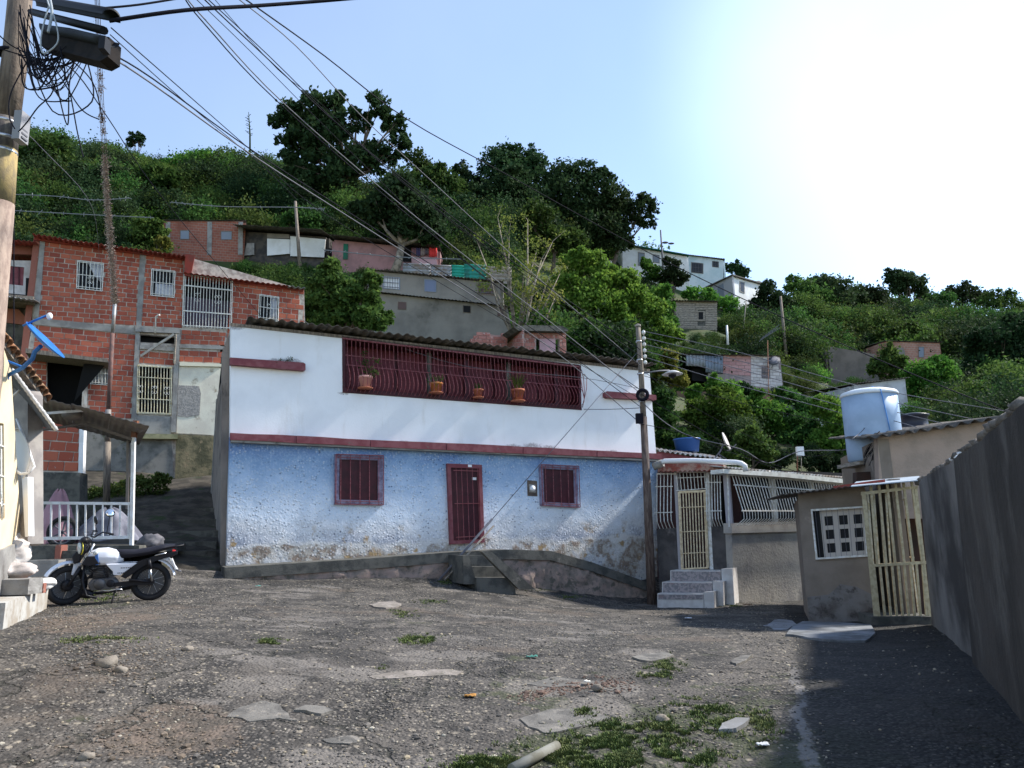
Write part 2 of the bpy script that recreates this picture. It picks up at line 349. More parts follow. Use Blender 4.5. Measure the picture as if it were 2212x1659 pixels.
# yard surface material: cracked old asphalt with exposed stones, cement smears, dirt and moss
def ground_mat():
    b = NB('yard_surface'); co = b.co('World'); n1 = b.noise(co, .55, 8, .62); n2 = b.noise(co, 1.7, 8, .65); n3 = b.noise(co, 5, 6, .6)
    v = b.n('TexVoronoi'); v.inputs['Scale'].default_value = 34; b.l(co, v.inputs['Vector'])
    v2 = b.n('TexVoronoi'); v2.inputs['Scale'].default_value = 15; b.l(co, v2.inputs['Vector'])
    s = b.n('SeparateColor'); b.l(v.outputs['Color'], s.inputs[0]); s2 = b.n('SeparateColor'); b.l(v2.outputs['Color'], s2.inputs[0])
    base = b.mix(b.ramp(n2, .38, .66), (.036, .033, .030), (.115, .100, .085))
    st = b.math('MULTIPLY', b.ramp(s.outputs[0], .52, .60), b.ramp(v.outputs['Distance'], .62, .30))
    stc = b.mix(s.outputs[1], (.26, .225, .185), (.12, .105, .09))
    dens = b.ramp(n1, .36, .56, .15, 1)
    col = b.mix(b.math('MULTIPLY', st, dens), base, stc)
    st2 = b.math('MULTIPLY', b.ramp(s2.outputs[0], .80, .84), b.ramp(v2.outputs['Distance'], .5, .22))
    col = b.mix(b.math('MULTIPLY', st2, b.ramp(n2, .35, .55)), col, (.32, .27, .20))
    co2 = b.co('World', (.7, 1.6, 1)); conc = b.ramp(b.noise(co2, .8, 9, .62), .57, .63)
    col = b.mix(b.math('MULTIPLY', conc, .85), col, b.mix(n3, (.14, .122, .105), (.24, .215, .19)))
    dirt = b.ramp(b.noise(b.co('World', (1, 1.3, 1)), .42, 7, .6), .56, .64); col = b.mix(b.math('MULTIPLY', dirt, .75), col, b.mix(b.ramp(n3, .4, .6), (.15, .115, .085), (.09, .07, .055)))
    sep = b.n('SeparateXYZ'); b.l(b.n('NewGeometry').outputs['Position'], sep.inputs[0])
    near = b.math('MULTIPLY', b.ramp(sep.outputs[1], 9.5, 6.0), b.ramp(sep.outputs[0], -1.2, .4)); near = b.math('MULTIPLY', near, b.ramp(sep.outputs[0], 2.9, 2.3))
    moss = b.ramp(b.math('ADD', b.noise(co, 1.4, 8, .7), b.math('MULTIPLY', near, .16)), .62, .70)
    col = b.mix(b.math('MULTIPLY', moss, .8), col, b.mix(n3, (.035, .045, .018), (.07, .08, .03)))
    def spots(pts, soft=.5):
        f = None
        for (px_, py_, r_) in pts:
            g_ = P(px_, py_, 1); d_ = ray(px_, py_); g_ = CAM + d_*((CZ-.15)/-d_.z) if d_.z < 0 else CAM
            vs = b.n('VectorMath', operation='DISTANCE'); b.l(b.co('World', (1, 1, 0)), vs.inputs[0]); vs.inputs[1].default_value = (g_.x, g_.y, 0)
            m_ = b.ramp(b.math('ADD', vs.outputs['Value'], b.math('MULTIPLY', b.math('SUBTRACT', n2, .5), 1.6*r_)), r_*1.1, r_*.75); f = m_ if f is None else b.math('MAXIMUM', f, m_)
        return f
    tan = spots([(230, 1420, .75), (150, 1450, .5), (360, 1610, .5), (300, 1600, .35), (150, 1320, .8), (260, 1310, .6)]); col = b.mix(b.math('MULTIPLY', tan, .85), col, b.mix(b.ramp(n3, .4, .62), (.18, .13, .095), (.10, .08, .06)))
    ps = spots([(900, 1458, .35), (1000, 1452, .3), (1390, 1420, .3), (560, 1530, .35), (1150, 1500, .35), (1280, 1530, .35), (1330, 1495, .3), (620, 1290, .9), (420, 1300, .8), (760, 1500, .3)]); col = b.mix(b.math('MULTIPLY', ps, .6), col, b.mix(n3, (.16, .14, .12), (.27, .24, .21)))
    gs = spots([(1230, 1650, .5), (1340, 1600, .45), (1450, 1590, .4), (1480, 1640, .5), (1560, 1560, .4), (1440, 1445, .3), (910, 1382, .25), (210, 1383, .5), (1600, 1620, .4)]); col = b.mix(b.math('MULTIPLY', b.math('MULTIPLY', gs, b.ramp(b.noise(co, 14, 5, .7), .45, .58)), .75), col, (.055, .065, .025))
    # darker, smoother asphalt beside the right wall, with wall shade put into its colour
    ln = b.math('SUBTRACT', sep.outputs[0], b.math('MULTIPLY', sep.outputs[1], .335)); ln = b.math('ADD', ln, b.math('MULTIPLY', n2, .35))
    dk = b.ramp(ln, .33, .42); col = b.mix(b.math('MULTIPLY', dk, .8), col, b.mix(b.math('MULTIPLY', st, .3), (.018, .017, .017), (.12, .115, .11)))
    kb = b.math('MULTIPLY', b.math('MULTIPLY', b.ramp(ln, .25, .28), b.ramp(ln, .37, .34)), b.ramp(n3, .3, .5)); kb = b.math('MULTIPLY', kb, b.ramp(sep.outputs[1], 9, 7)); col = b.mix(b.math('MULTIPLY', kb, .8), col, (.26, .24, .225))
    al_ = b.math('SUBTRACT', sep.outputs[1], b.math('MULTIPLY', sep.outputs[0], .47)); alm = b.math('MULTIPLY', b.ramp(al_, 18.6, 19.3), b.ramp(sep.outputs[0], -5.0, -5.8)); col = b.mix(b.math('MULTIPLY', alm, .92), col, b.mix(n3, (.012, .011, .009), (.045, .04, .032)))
    w_ = b.n('TexVoronoi', feature='DISTANCE_TO_EDGE'); w_.inputs['Scale'].default_value = .55
    ws = b.n('VectorMath', operation='ADD'); nn = b.n('TexNoise'); nn.inputs['Scale'].default_value = 2.2; nn.inputs['Detail'].default_value = 6; b.l(co, nn.inputs['Vector'])
    b.l(co, ws.inputs[0]); b.l(nn.outputs['Color'], ws.inputs[1]); b.l(ws.outputs[0], w_.inputs['Vector'])
    crack = b.ramp(w_.outputs['Distance'], .004, .016, 1, 0); col = b.mix(b.math('MULTIPLY', crack, .7), col, (.03, .03, .022))
    h = b.math('ADD', b.math('MULTIPLY', v.outputs['Distance'], -.9), b.math('MULTIPLY', n3, 1.2)); h = b.math('ADD', h, b.math('MULTIPLY', crack, -1.5))
    h = b.math('ADD', h, b.math('MULTIPLY', v2.outputs['Distance'], -.8))
    nr = b.bump(h, .9, .018); nr = b.bump(b.noise(co, 120, 4), .35, .006, nr)
    hv = b.n('HueSaturation'); hv.inputs['Value'].default_value = .80; hv.inputs['Saturation'].default_value = .85; b.l(col, hv.inputs['Color']); col = hv.outputs[0]
    return b.out(col, .85, nr, 0, .3)
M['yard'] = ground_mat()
M['bank'] = mat('dark_bank_soil', (.032, .028, .022), (.075, .064, .05), 2.5, bump=1, bsc=9, c3=(.03, .045, .015), s3=2)
M['hill'] = mat('hill_earth', (.035, .06, .015), (.06, .065, .025), .5, c3=(.10, .075, .045), s3=.2, lo3=.58, hi3=.68, bump=1, bsc=3)
YX0, YX1, YY0, YY1 = -13., 13.5, -4., 21.5
yard = sheet('ground', -9.5, 14, 2.4, 22.0, .08, M['yard'], kind='structure')
def _sink(X, Y, Z): return np.where((X > -9) & (X < 13.5) & (Y > 3) & (Y < 21.5), Z-.35, Z)
terr = sheet('hillside', -400, 400, -100, 500, 4., M['hill'], dz=-.8, det=False, kind='structure')
near_hill = sheet('terrain', -60, 60, -20, 120, .8, M['hill'], dz=0, det=False, hole=_sink, kind='structure')

# ------------------------------------------------------------------ the main house
def blue_mat():
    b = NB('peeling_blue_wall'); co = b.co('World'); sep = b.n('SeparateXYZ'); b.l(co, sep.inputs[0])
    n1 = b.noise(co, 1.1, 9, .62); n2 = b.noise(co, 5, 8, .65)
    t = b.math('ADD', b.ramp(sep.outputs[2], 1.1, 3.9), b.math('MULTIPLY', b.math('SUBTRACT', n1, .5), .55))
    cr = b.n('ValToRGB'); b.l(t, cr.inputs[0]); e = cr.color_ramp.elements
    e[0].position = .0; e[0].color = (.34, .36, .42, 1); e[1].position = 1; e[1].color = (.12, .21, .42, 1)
    for p, c in ((.12, (.62, .63, .65)), (.30, (.67, .74, .83)), (.6, (.44, .56, .72)), (.85, (.22, .34, .52))): x = e.new(p); x.color = (*c, 1)  # dark blue top: stronger paint plus the band's shade put into colour
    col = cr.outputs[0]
    ch = b.ramp(b.noise(co, 24, 4, .6), .50, .62); col = b.mix(b.math('MULTIPLY', ch, b.ramp(t, .75, .35, .15, .7)), col, (.74, .76, .80))
    low = b.math('ADD', b.ramp(sep.outputs[2], 1.05, 1.75, 1, 0), b.math('MULTIPLY', b.math('SUBTRACT', n1, .5), 1.3))
    low2 = b.math('MULTIPLY', b.ramp(low, .50, .58), b.ramp(b.noise(co, 1.6, 7, .6), .44, .52)); col = b.mix(b.ramp(low, .25, .5, 0, .6), col, (.70, .66, .60)); col = b.mix(low2, col, b.mix(b.ramp(n2, .42, .6), (.27, .21, .165), (.50, .47, .42)))
    col = b.mix(b.math('MULTIPLY', b.ramp(b.noise(co, 2.3, 6), .6, .67), b.ramp(sep.outputs[2], 2.0, 1.4)), col, (.36, .25, .13))
    vo = b.n('TexVoronoi'); vo.inputs['Scale'].default_value = 7; vo.inputs['Randomness'].default_value = 1; b.l(co, vo.inputs['Vector'])
    vo = b.n('TexVoronoi'); vo.inputs['Scale'].default_value = 17; b.l(co, vo.inputs['Vector']); vs_ = b.n('SeparateColor'); b.l(vo.outputs['Color'], vs_.inputs[0]); dens = b.ramp(b.noise(co, 1.8, 4), .38, .6, .25, 1)
    chip = b.math('MULTIPLY', b.math('MULTIPLY', b.ramp(vo.outputs['Distance'], .55, .25), b.ramp(vs_.outputs[0], .5, .6)), dens); pit = b.math('MULTIPLY', b.math('MULTIPLY', b.ramp(vo.outputs['Distance'], .42, .2), b.ramp(vs_.outputs[0], .2, .12)), dens)
    h = b.math('ADD', b.math('MULTIPLY', b.noise(co, 4, 4, .5), .45), b.math('MULTIPLY', chip, .15)); h = b.math('ADD', h, b.math('MULTIPLY', pit, -.22)); h = b.math('ADD', h, b.math('MULTIPLY', b.noise(co, 40, 3, .5), .10))
    col = b.mix(b.math('MULTIPLY', pit, .6), col, (.10, .14, .24)); col = b.mix(b.math('MULTIPLY', chip, .35), col, (.78, .80, .84))
    return b.out(col, .9, b.bump(h, .9, .09), 0, .2)
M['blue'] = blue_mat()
def wall_white():
    b = NB('white_upper_wall'); co = b.co('World'); stc = b.co('World', (1, 1, .18)); n = b.noise(co, 7, 8, .7)
    col = b.mix(b.ramp(b.noise(co, 1.1, 6), .4, .65), (.86, .87, .89), (.80, .81, .83)); col = b.mix(b.ramp(b.noise(stc, 2.4, 7, .65), .54, .85, 0, .8), col, (.58, .55, .50))
    for (px_, py_, r_) in ((1150, 966, .42), (1185, 968, .34), (1110, 965, .30), (1320, 977, .28), (628, 781, .30), (598, 779, .22), (870, 956, .2), (1402, 803, .2), (742, 850, .15), (500, 705, .3)):
        p_ = MH.hit(px_, py_, 0); vs = b.n('VectorMath', operation='DISTANCE'); b.l(b.co('World', (1, 1, 3.2)), vs.inputs[0]); vs.inputs[1].default_value = (p_.x, p_.y, p_.z*3.2); m_ = b.ramp(b.math('ADD', vs.outputs['Value'], b.math('MULTIPLY', b.math('SUBTRACT', n, .5), 1.9*r_)), r_, r_*.3)
        col = b.mix(b.math('MULTIPLY', b.math('MULTIPLY', m_, b.ramp(b.noise(co, 30, 5, .7), .25, .55)), .7), col, (.15, .125, .12))
    return b.out(col, .85, b.bump(b.noise(co, 25, 6), .18, .02), 0, .2)
M['white2'] = wall_white()
hb = MH.hit(497, 1222); house = thing('painted_house', 'two storey house, white above and peeling blue below, with long maroon window grille', 'house', (hb.x, hb.y, hb.z-.3))
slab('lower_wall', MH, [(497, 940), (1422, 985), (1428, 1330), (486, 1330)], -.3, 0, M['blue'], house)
holed('upper_wall', MH, [(499, 700), (1403, 800), (1418, 986), (497, 950)], [[(739, 727), (1252, 790), (1256, 884), (740, 847)]], .3, M['white2'], house, off=.015)
# side and back walls, closed box
A0, A1 = MH.hit(486, 1330, -.3), MH.hit(499, 700, -.3); bk = -MH.n*6.5
left_m = mat('stained_side_wall', (.27, .23, .20), (.16, .14, .125), 1.4, st=(1, 1, .4), bump=.4, c3=(.07, .06, .055), s3=2, lo3=.52, hi3=.66)
z0 = .3; zt = A1.z-.05
def vwall(nm, a, b_, zb, zt_, th, m, parent, **kw):
    a = Vector((a.x, a.y, 0)); b_ = Vector((b_.x, b_.y, 0)); n_ = Vector((-(b_-a).y, (b_-a).x, 0)).normalized()*th; ztb = zt_ if not isinstance(zt_, tuple) else zt_[1]; zta = zt_ if not isinstance(zt_, tuple) else zt_[0]
    fr = [a+Vector((0, 0, zb)), b_+Vector((0, 0, zb)), b_+Vector((0, 0, ztb)), a+Vector((0, 0, zta))]
    return MB().prism(fr, [p+n_ for p in fr]).build(nm, m, parent, **kw)
FL = MH.hit(497, 1000); FR = MH.hit(1414, 1000)
vwall('side_wall', FL-MH.n*.3+MH.u*.02, FL+bk+MH.u*.02, z0, (zt, zt-.5), -.25, left_m, house)
vwall('side_wall', FR-MH.n*.3-MH.u*.12, FR+bk-MH.u*.12, z0, (zt-.6, zt-.7), .25, M['cement'], house)
vwall('back_wall', FL+bk, FR+bk, z0, zt-.6, .2, M['cement'], house)
# pilaster edge strip on the left corner, bare plaster
slab('corner_strip', MH, [(480, 760), (499, 706), (497, 1225), (476, 1225)], -.55, -.32, left_m, house)
# roof
ra, rb = MH.hit(500, 697, 0), MH.hit(1402, 797, 0)
ov = MH.n*.32 + Vector((0, 0, .075))
sheets = 11
for i in range(sheets):
    a = ra.lerp(rb, i/sheets) - MH.u*.03 + Vector((0, 0, .02 + .012*(i % 2))); b2 = ra.lerp(rb, (i+1)/sheets) + MH.u*.05 + Vector((0, 0, .02 + .012*(i % 2)))
    e = .35 if i == 0 else 0
    corr('roof_sheet', a+MH.u*e+ov*random.uniform(.93, 1.07), b2+ov*random.uniform(.93, 1.07), -MH.n*7.2+Vector((0, 0, .05 if i else .05)), M['roof_gr'], house, amp=.026, wave=.22)
MB().prism([MH.hit(497, 697, .03), MH.hit(1404, 797, .03), MH.hit(1404, 803, .03), MH.hit(497, 704, .03)], [MH.hit(497, 697, -.1), MH.hit(1404, 797, -.1), MH.hit(1404, 803, -.1), MH.hit(497, 704, -.1)]).build('fascia', M['pole'], house)
slab('fascia_board', MH, [(440, 820), (500, 822), (500, 827), (440, 825)], -.8, -.7, M['wire'], house) if False else None
# maroon ledges
def ledge(px, d, parent=house, m=None): return slab('ledge', MH, px, 0.017, d, m or M['maroon'], parent)
ledge([(497, 772), (655, 783), (660, 786), (660, 799), (655, 800), (497, 787)], .17)
ledge([(1308, 847), (1312, 845), (1416, 853), (1418, 855), (1418, 864), (1313, 859), (1308, 856)], .17)
bands = [(497, 935, 950), (640, 941, 957), (800, 950, 965), (965, 957, 972), (1130, 965, 980), (1290, 973, 986), (1430, 980, 992)]
for (xa, ya, yb), (xc, yc, yd) in zip(bands, bands[1:]):
    q = [(xa+.6, ya), (xa+(xc-xa)*.33, lerp(ya, yc, .33)+random.uniform(-1, 1)), (xa+(xc-xa)*.7, lerp(ya, yc, .7)+random.uniform(-1, 1)), (xc-.6, yc), (xc-.6, yd), (xa+(xc-xa)*.6, lerp(yb, yd, .6)+random.uniform(-1.5, 1.5)), (xa+.6, yb)]
    slab('band', MH, q, .02, .19+random.uniform(-.008, .008), M['maroon'], house)
slab('band_soffit', MH, [(499, 950), (1428, 993), (1428, 997), (499, 955)], .002, .15, M['cement'], house)
# the caged gallery
GQ = [(741, 729), (1251, 791), (1255, 883), (742, 846)]
gal = slab('gallery', MH, [(741, 728), (1252, 790), (1256, 884), (742, 848)], -.62, -.55, M['maroon_dk'], house)
curt = MB(); q = Quad(MH, GQ, -.5)
for i in range(5):
    u0, u1 = i/5+.006, (i+1)/5-.006
    MB().grid(lambda u, v: q(lerp(u0, u1, u), v, .012*math.sin(u*60)+.01*math.sin(v*40)), 60, 8, MH.n*-.02).build('shutter_panel', mat('maroon_shutter%d' % i, (.10, .016, .025), (.13, .025, .035), 3, rough=.5), gal, fix=False)
for nm, a, b_ in (('sill', (742, 838, 1256, 876), (740, 848, 1257, 886)), ('lintel', (739, 726, 1252, 788), (739, 733, 1252, 795))):
    slab(nm, MH, [(a[0], a[1]), (a[2], a[3]), (b_[2], b_[3]), (b_[0], b_[1])], -.5, .03, M['maroon_dk'], gal)
for x in (741, 1252):
    t_ = (x-741)/511; yt = lerp(728, 789, t_); yb = lerp(848, 884, t_); slab('jamb', MH, [(x-2, yt), (x+5 if x < 800 else x+3, yt), (x+5 if x < 800 else x+4, yb), (x-1, yb)], -.5, .025, M['maroon_dk'], gal)
for u in (.365, .52, .70, .9):
    slab('post', MH, [(lerp(741, 1251, u)-4, lerp(729, 791, u)), (lerp(741, 1251, u)+4, lerp(729, 791, u)+1), (lerp(742, 1255, u)+4, lerp(846, 883, u)), (lerp(742, 1255, u)-4, lerp(846, 883, u))], -.35, -.25, M['cement_dk'] if u in (.365, .70) else M['maroon_dk'], gal)
mb_bar = mat('maroon_bar_paint', (.17, .035, .045), (.27, .10, .11), 20, rough=.55)
gq = Quad(MH, [(745, 732), (1250, 793), (1254, 882), (745, 845)], 0); cage = slab('cage', MH, [(740, 729), (1252, 791), (1252, 794), (740, 732)], .03, .05, mb_bar, house)
grille(cage, gq, 62, .0085, mb_bar, belly=.30, prof=BELLY, steps=10, rails=(.32, .52), off=.02, rr=.011)
# windows
def window(nm, px, inset, parent, pl, fm, pm, bars, barm, deep=.1, br=.009, proud=.1, fr2=True):
    (a, b_, c, d) = px; cx = sum(p[0] for p in px)/4; cy = sum(p[1] for p in px)/4
    def sc(k): return [(cx+(x-cx)*k, cy+(y-cy)*k) for x, y in px]
    f = holed(nm, pl, px, [sc(inset)], .06, fm, parent, off=.055)
    slab('pane', pl, sc(inset+.03), .008, .02, pm, f)
    q = Quad(pl, sc(.98), 0); grille(f, q, bars, br, barm, rails=(.06, .94), off=proud, frame=br*1.5)
    for cu, cv in ((.03, .03), (.97, .03), (.97, .97), (.03, .97)): MB().tube([q(cu, cv, .05), q(cu, cv, proud)], br, 4).build('bracket', barm, f)
    return f
lil = mat('lilac_frame_paint', (.24, .24, .34), (.16, .12, .18), 8)
window('window', [(723, 981), (827, 984), (827, 1092), (722, 1090)], .80, house, MH, lil, M['maroon_dk'], 5, mb_bar)
window('window', [(1165, 1003), (1247, 1007), (1250, 1097), (1168, 1093)], .80, house, MH, lil, M['maroon_dk'], 5, mb_bar)
dr = holed('door', MH, [(966, 1001), (1041, 1004), (1047, 1172), (973, 1176)], [[(974, 1010), (1034, 1012), (1039, 1165), (980, 1168)]], .12, M['maroon'], house, off=.10)
slab('door_leaf', MH, [(973, 1009), (1035, 1011), (1040, 1166), (979, 1169)], .01, .04, M['maroon_dk'], dr)
grille(dr, Quad(MH, [(975, 1011), (1033, 1013), (1038, 1164), (981, 1167)], 0), 5, .009, M['maroon'], rails=(.04, .5, .96), off=.13)
slab('house_number', MH, [(1011, 1003.5), (1019, 1003.8), (1019.2, 1009), (1011.2, 1008.7)], .101, .106, M['plastic_w'], dr)
slab('door_notice', MH, [(1020, 1031), (1029, 1031.4), (1029, 1037), (1020, 1036.6)], .041, .046, M['plastic_w'], dr)
meter_bg = mat('cut_plaster', (.16, .12, .09), (.09, .07, .06), 9, bump=.5)
mtr = slab('meter_niche', MH, [(1139, 1037), (1160, 1039), (1161, 1072), (1140, 1071)], .0, .015, meter_bg, house)
MB().lathe(MH.hit(1149, 1055, .02), [(.0, 0), (.075, 0), (.075, .06), (.05, .09), (0, .1)], 16, Z=MH.n).build('meter', M['plastic_w'], mtr)
slab('meter_plate', MH, [(1143, 1046), (1157, 1047), (1157, 1064), (1144, 1063)], .016, .04, M['cement'], mtr)
# raised walk with kerb, steps and ramp in front
walk = thing('raised_walkway', 'mouldy raised concrete walk running along the foot of the blue wall', 'walkway', MH.hit(900, 1250, .9))
OUT = .95
top = [(486, 1226), (600, 1219), (760, 1209), (975, 1193), (1100, 1187), (1190, 1190), (1280, 1215), (1410, 1262)]
fr = [MH.hit(x, y, OUT) for x, y in top]; mbw = MB()
for p, q_ in zip(fr, fr[1:]):
    lo = [Vector((p.x, p.y, -.3)), Vector((q_.x, q_.y, -.3))]; bk_ = MH.n*(OUT+.25)
    mbw.prism([p-Vector((0, 0, .0)), q_, q_-Vector((0, 0, .22)), p-Vector((0, 0, .22))], [v-bk_ for v in (p, q_, q_-Vector((0, 0, .22)), p-Vector((0, 0, .22)))])
bmw = mbw.build('kerb_slab', M['cement_dk'], walk)
mbf = MB(); xs = 46
def foot(u, v):
    k = u*(len(fr)-1); i = min(int(k), len(fr)-2); p = fr[i].lerp(fr[i+1], k-i); zb = gz(p.x, p.y)-.25; z_ = lerp(p.z-.20, zb, v)
    pp = Vector((p.x, p.y, z_)) - MH.n*.05
    return pp + MH.n*(.07*noise.noise(pp*3.1) + .04*noise.noise(pp*9))
mbf.grid(foot, 120, 10, -MH.n*.3).build('footing', M['stone_pink'], walk, fix=False)
stp = thing('concrete_steps', 'three worn concrete steps with a sloping side in front of the maroon door', 'steps', MH.hit(1060, 1265, 1.6))
for i, (x0_, x1_, yt, yb, o0) in enumerate(((1010, 1072, 1200, 1222, 1.3), (1012, 1092, 1224, 1247, 1.62), (1030, 1112, 1248, 1268, 1.95))):
    slab('step', MH, [(x0_, yt), (x1_, yt), (x1_+2, yb+16), (x0_, yb+16)], .9, o0, M['cement_dk'], stp)
slab('side_slope', MH, [(1040, 1191), (1060, 1190), (1150, 1268), (1158, 1274), (1120, 1272)], 1.9, 2.05, M['cement_dk'], stp)
slab('side_wall', MH, [(1000, 1200), (1013, 1200), (1030, 1262), (1002, 1262)], .95, 1.85, M['cement_dk'], stp)

_bk = np.meshgrid(np.arange(-15, -5.4, .25), np.arange(15.5, 27.2, .25)); _bx, _by = _bk[0].ravel(), _bk[1].ravel(); _kz = hq(_bx, _by)
_z = np.array([z+.06+.12*abs(noise.noise(Vector((x*1.3, y*1.3, 0))))-(.5 if y < 18.9+.47*x+.0 else 0) for x, y, z in zip(_bx, _by, _kz)]); _nx = _bk[0].shape[1]; _ny = _bk[0].shape[0]; _i = (np.arange(_ny-1)[:, None]*_nx+np.arange(_nx-1)).ravel()
link('bank', np_mesh('bank', np.c_[_bx, _by, _z], np.c_[_i, _i+1, _i+_nx+1, _i+_nx], M['bank']), kind='structure')
# ------------------------------------------------------------------ brick laying
def proj(p):
    d = p-CAM; z = d.dot(_f); return 1106+1600*d.dot(_r)/z, 829.5-1600*d.dot(_u)/z
def inside(x, y, poly):
    c = False; j = len(poly)-1
    for i in range(len(poly)):
        if (poly[i][1] > y) != (poly[j][1] > y) and x < (poly[j][0]-poly[i][0])*(y-poly[i][1])/(poly[j][1]-poly[i][1])+poly[i][0]: c = not c
        j = i
    return c
_bb = bmesh.new(); bmesh.ops.create_cube(_bb, size=1); bmesh.ops.bevel(_bb, geom=[e for e in _bb.edges if abs((e.verts[0].co-e.verts[1].co).y) < .5 and e.verts[0].co.y < 0 and e.verts[1].co.y < 0], offset=.035, segments=1, affect='EDGES')
BRICK = {}
def brick_mesh(m, nm='brick'):
    if (m.name, nm) not in BRICK:
        me = bpy.data.meshes.new(nm); _bb.to_mesh(me); me.materials.append(m); BRICK[(m.name, nm)] = me
    return BRICK[(m.name, nm)]
def lay(parent, q, rows, ln, m, regions=None, holes=(), name='brick', thick=.06, joint=.021, proud=.01, cap=None, stag=.5, jit=.12, joinall=False):
    """courses of bricks over a picture quad; each returned as (size, matrix)"""
    out = []; N = 300; W = ((q.p[1]-q.p[0]).length+(q.p[2]-q.p[3]).length)/2
    for j in range(rows):
        v0, v1 = j/rows, (j+1)/rows; vm = (v0+v1)/2; ok = []
        for i in range(N):
            x, y = proj(q((i+.5)/N, vm)); ok.append((regions is None or any(inside(x, y, r_) for r_ in regions)) and not any(inside(x, y, h) for h in holes))
        u = -(stag*(j % 2)+random.random()*.1)*ln/W
        while u < 1:
            u2 = u+ln/W*(1+random.uniform(-jit, jit)*.4); i = max(0, int(u*N)); e = min(N, int(u2*N))
            while i < e:
                if ok[i]:
                    k = i
                    while k < e and ok[k]: k += 1
                    a, b_ = max(u, i/N), min(u2, k/N)
                    if (b_-a)*W > ln*.16: out.append((a, b_, v0, v1))
                    i = k
                else: i += 1
            u = u2
    res = []
    for a, b_, v0, v1 in out:
        p0, p1, p2, p3 = q(a, v0), q(b_, v0), q(b_, v1), q(a, v1); c = (p0+p1+p2+p3)/4; X = ((p1-p0)+(p2-p3))/2; Z = ((p0-p3)+(p1-p2))/2
        w_, h_ = X.length-joint, Z.length-joint; Xn = X.normalized(); Yn = -q.n; Zn = Xn.cross(Yn).normalized()
        if w_ < .02: continue
        if Zn.z < 0: Zn = -Zn; 
        c = c + q.n*(proud*random.uniform(-.4, 1)-thick/2); tw = random.uniform(-.012, .012)
        Xn = (Xn+Zn*tw).normalized(); Zn = Xn.cross(Yn).normalized()
        mt = Matrix.Translation(c) @ Matrix((( *Xn,), (*Yn,), (*Zn,))).transposed().to_4x4() @ Matrix.Diagonal((w_, thick, h_*random.uniform(.94, 1), 1))
        res.append((w_*h_, mt))
    return res
def place_bricks(parent, sets, m, name='brick', limit=300):
    allb = [x for s in sets for x in s]; allb.sort(key=lambda t: -t[0]); off = base_of(parent); me = brick_mesh(m, name)
    for _, mt in allb[:limit]:
        o = bpy.data.objects.new(name, me); COL.objects.link(o); o.parent = parent; o.matrix_local = Matrix.Translation(-off) @ mt; KIDS.setdefault(parent.name, []).append(o)
    rest = allb[limit:]
    if rest:
        mb = MB(); cv = [v.co.copy() for v in me.vertices]; cf = [tuple(p.vertices) for p in me.polygons]
        for _, mt in rest:
            b = len(mb.v); mb.v += [mt @ v for v in cv]; mb.f += [tuple(b+i for i in f) for f in cf]; mb.sm += [False]*len(cf)
        mb.build(name, m, parent, fix=False, kind='stuff')
M['brick'] = brick_mat('clay_block', (.31, .078, .05), (.42, .125, .075), (.24, .062, .044), amt=.64)
M['brick2'] = brick_mat('dull_clay_block', (.30, .11, .08), (.36, .15, .11), (.22, .08, .06))
M['mortar'] = mat('mortar', (.50, .45, .39), (.30, .25, .22), 5, bump=.6)

# ------------------------------------------------------------------ the raw brick house on the left
bb = BH.hit(300, 1020); bh = thing('brick_house', 'unplastered orange brick house with red roof edge and white window bars above the porch', 'house', (bb.x, bb.y, bb.z-.3))
win = [(168, 564), (224, 570), (221, 630), (166, 624)]; win2 = [(328, 582), (378, 587), (376, 644), (326, 639)]
opening = [(101, 774), (181, 786), (178, 885), (101, 885)]; winf = [(196, 781), (238, 785), (238, 833), (196, 830)]
door = [(298, 789), (371, 794), (369, 896), (296, 893)]; canopy = [(302, 714), (386, 721), (385, 748), (302, 744)]
cage3 = [(398, 594), (502, 607), (499, 710), (394, 704)]; win3 = [(560, 637), (602, 643), (600, 695), (558, 690)]
holed('mortar_wall', BH, [(73, 508), (397, 553), (657, 626), (660, 740), (476, 745), (462, 1100), (60, 1100), (58, 766), (70, 700)], [win, win2, opening, winf, door, cage3, win3, [(303, 722), (378, 728), (377, 743), (303, 739)]], .2, M['mortar'], bh, off=-.012)
slab('inner_dark', BH, [(90, 540), (650, 640), (640, 720), (390, 900), (100, 890)], -1.0, -.9, M['black'], bh)
sets = []
full = [(73, 508), (397, 553), (393, 709), (66, 690)]
sets.append(lay(bh, Quad(BH, full), 17, .33, M['brick'], regions=[[(97, 513), (303, 542), (294, 708), (83, 690)], [(315, 545), (397, 555), (393, 712), (305, 706)]], holes=[win, win2]))
sets.append(lay(bh, Quad(BH, [(58, 700), (300, 724), (286, 940), (50, 930)]), 19, .33, M['brick'], regions=[[(78, 703), (293, 722), (284, 905), (190, 900), (190, 800), (182, 786), (101, 774), (101, 860), (58, 860)]], holes=[winf, [(174, 778), (190, 778), (186, 900), (170, 900)]]))
sets.append(lay(bh, Quad(BH, [(302, 757), (380, 764), (379, 790), (300, 784)]), 2, .33, M['brick']))
sets.append(lay(bh, Quad(BH, [(501, 606), (657, 626), (656, 760), (488, 744)]), 12, .33, M['brick'], holes=[win3]))
sets.append(lay(bh, Quad(BH, [(393, 712), (489, 718), (484, 746), (389, 743)]), 3, .33, M['brick']))
sets.append(lay(bh, Quad(BH, [(388, 756), (482, 760), (476, 784), (387, 781)]), 2, .33, M['brick']))
place_bricks(bh, sets, M['brick'])
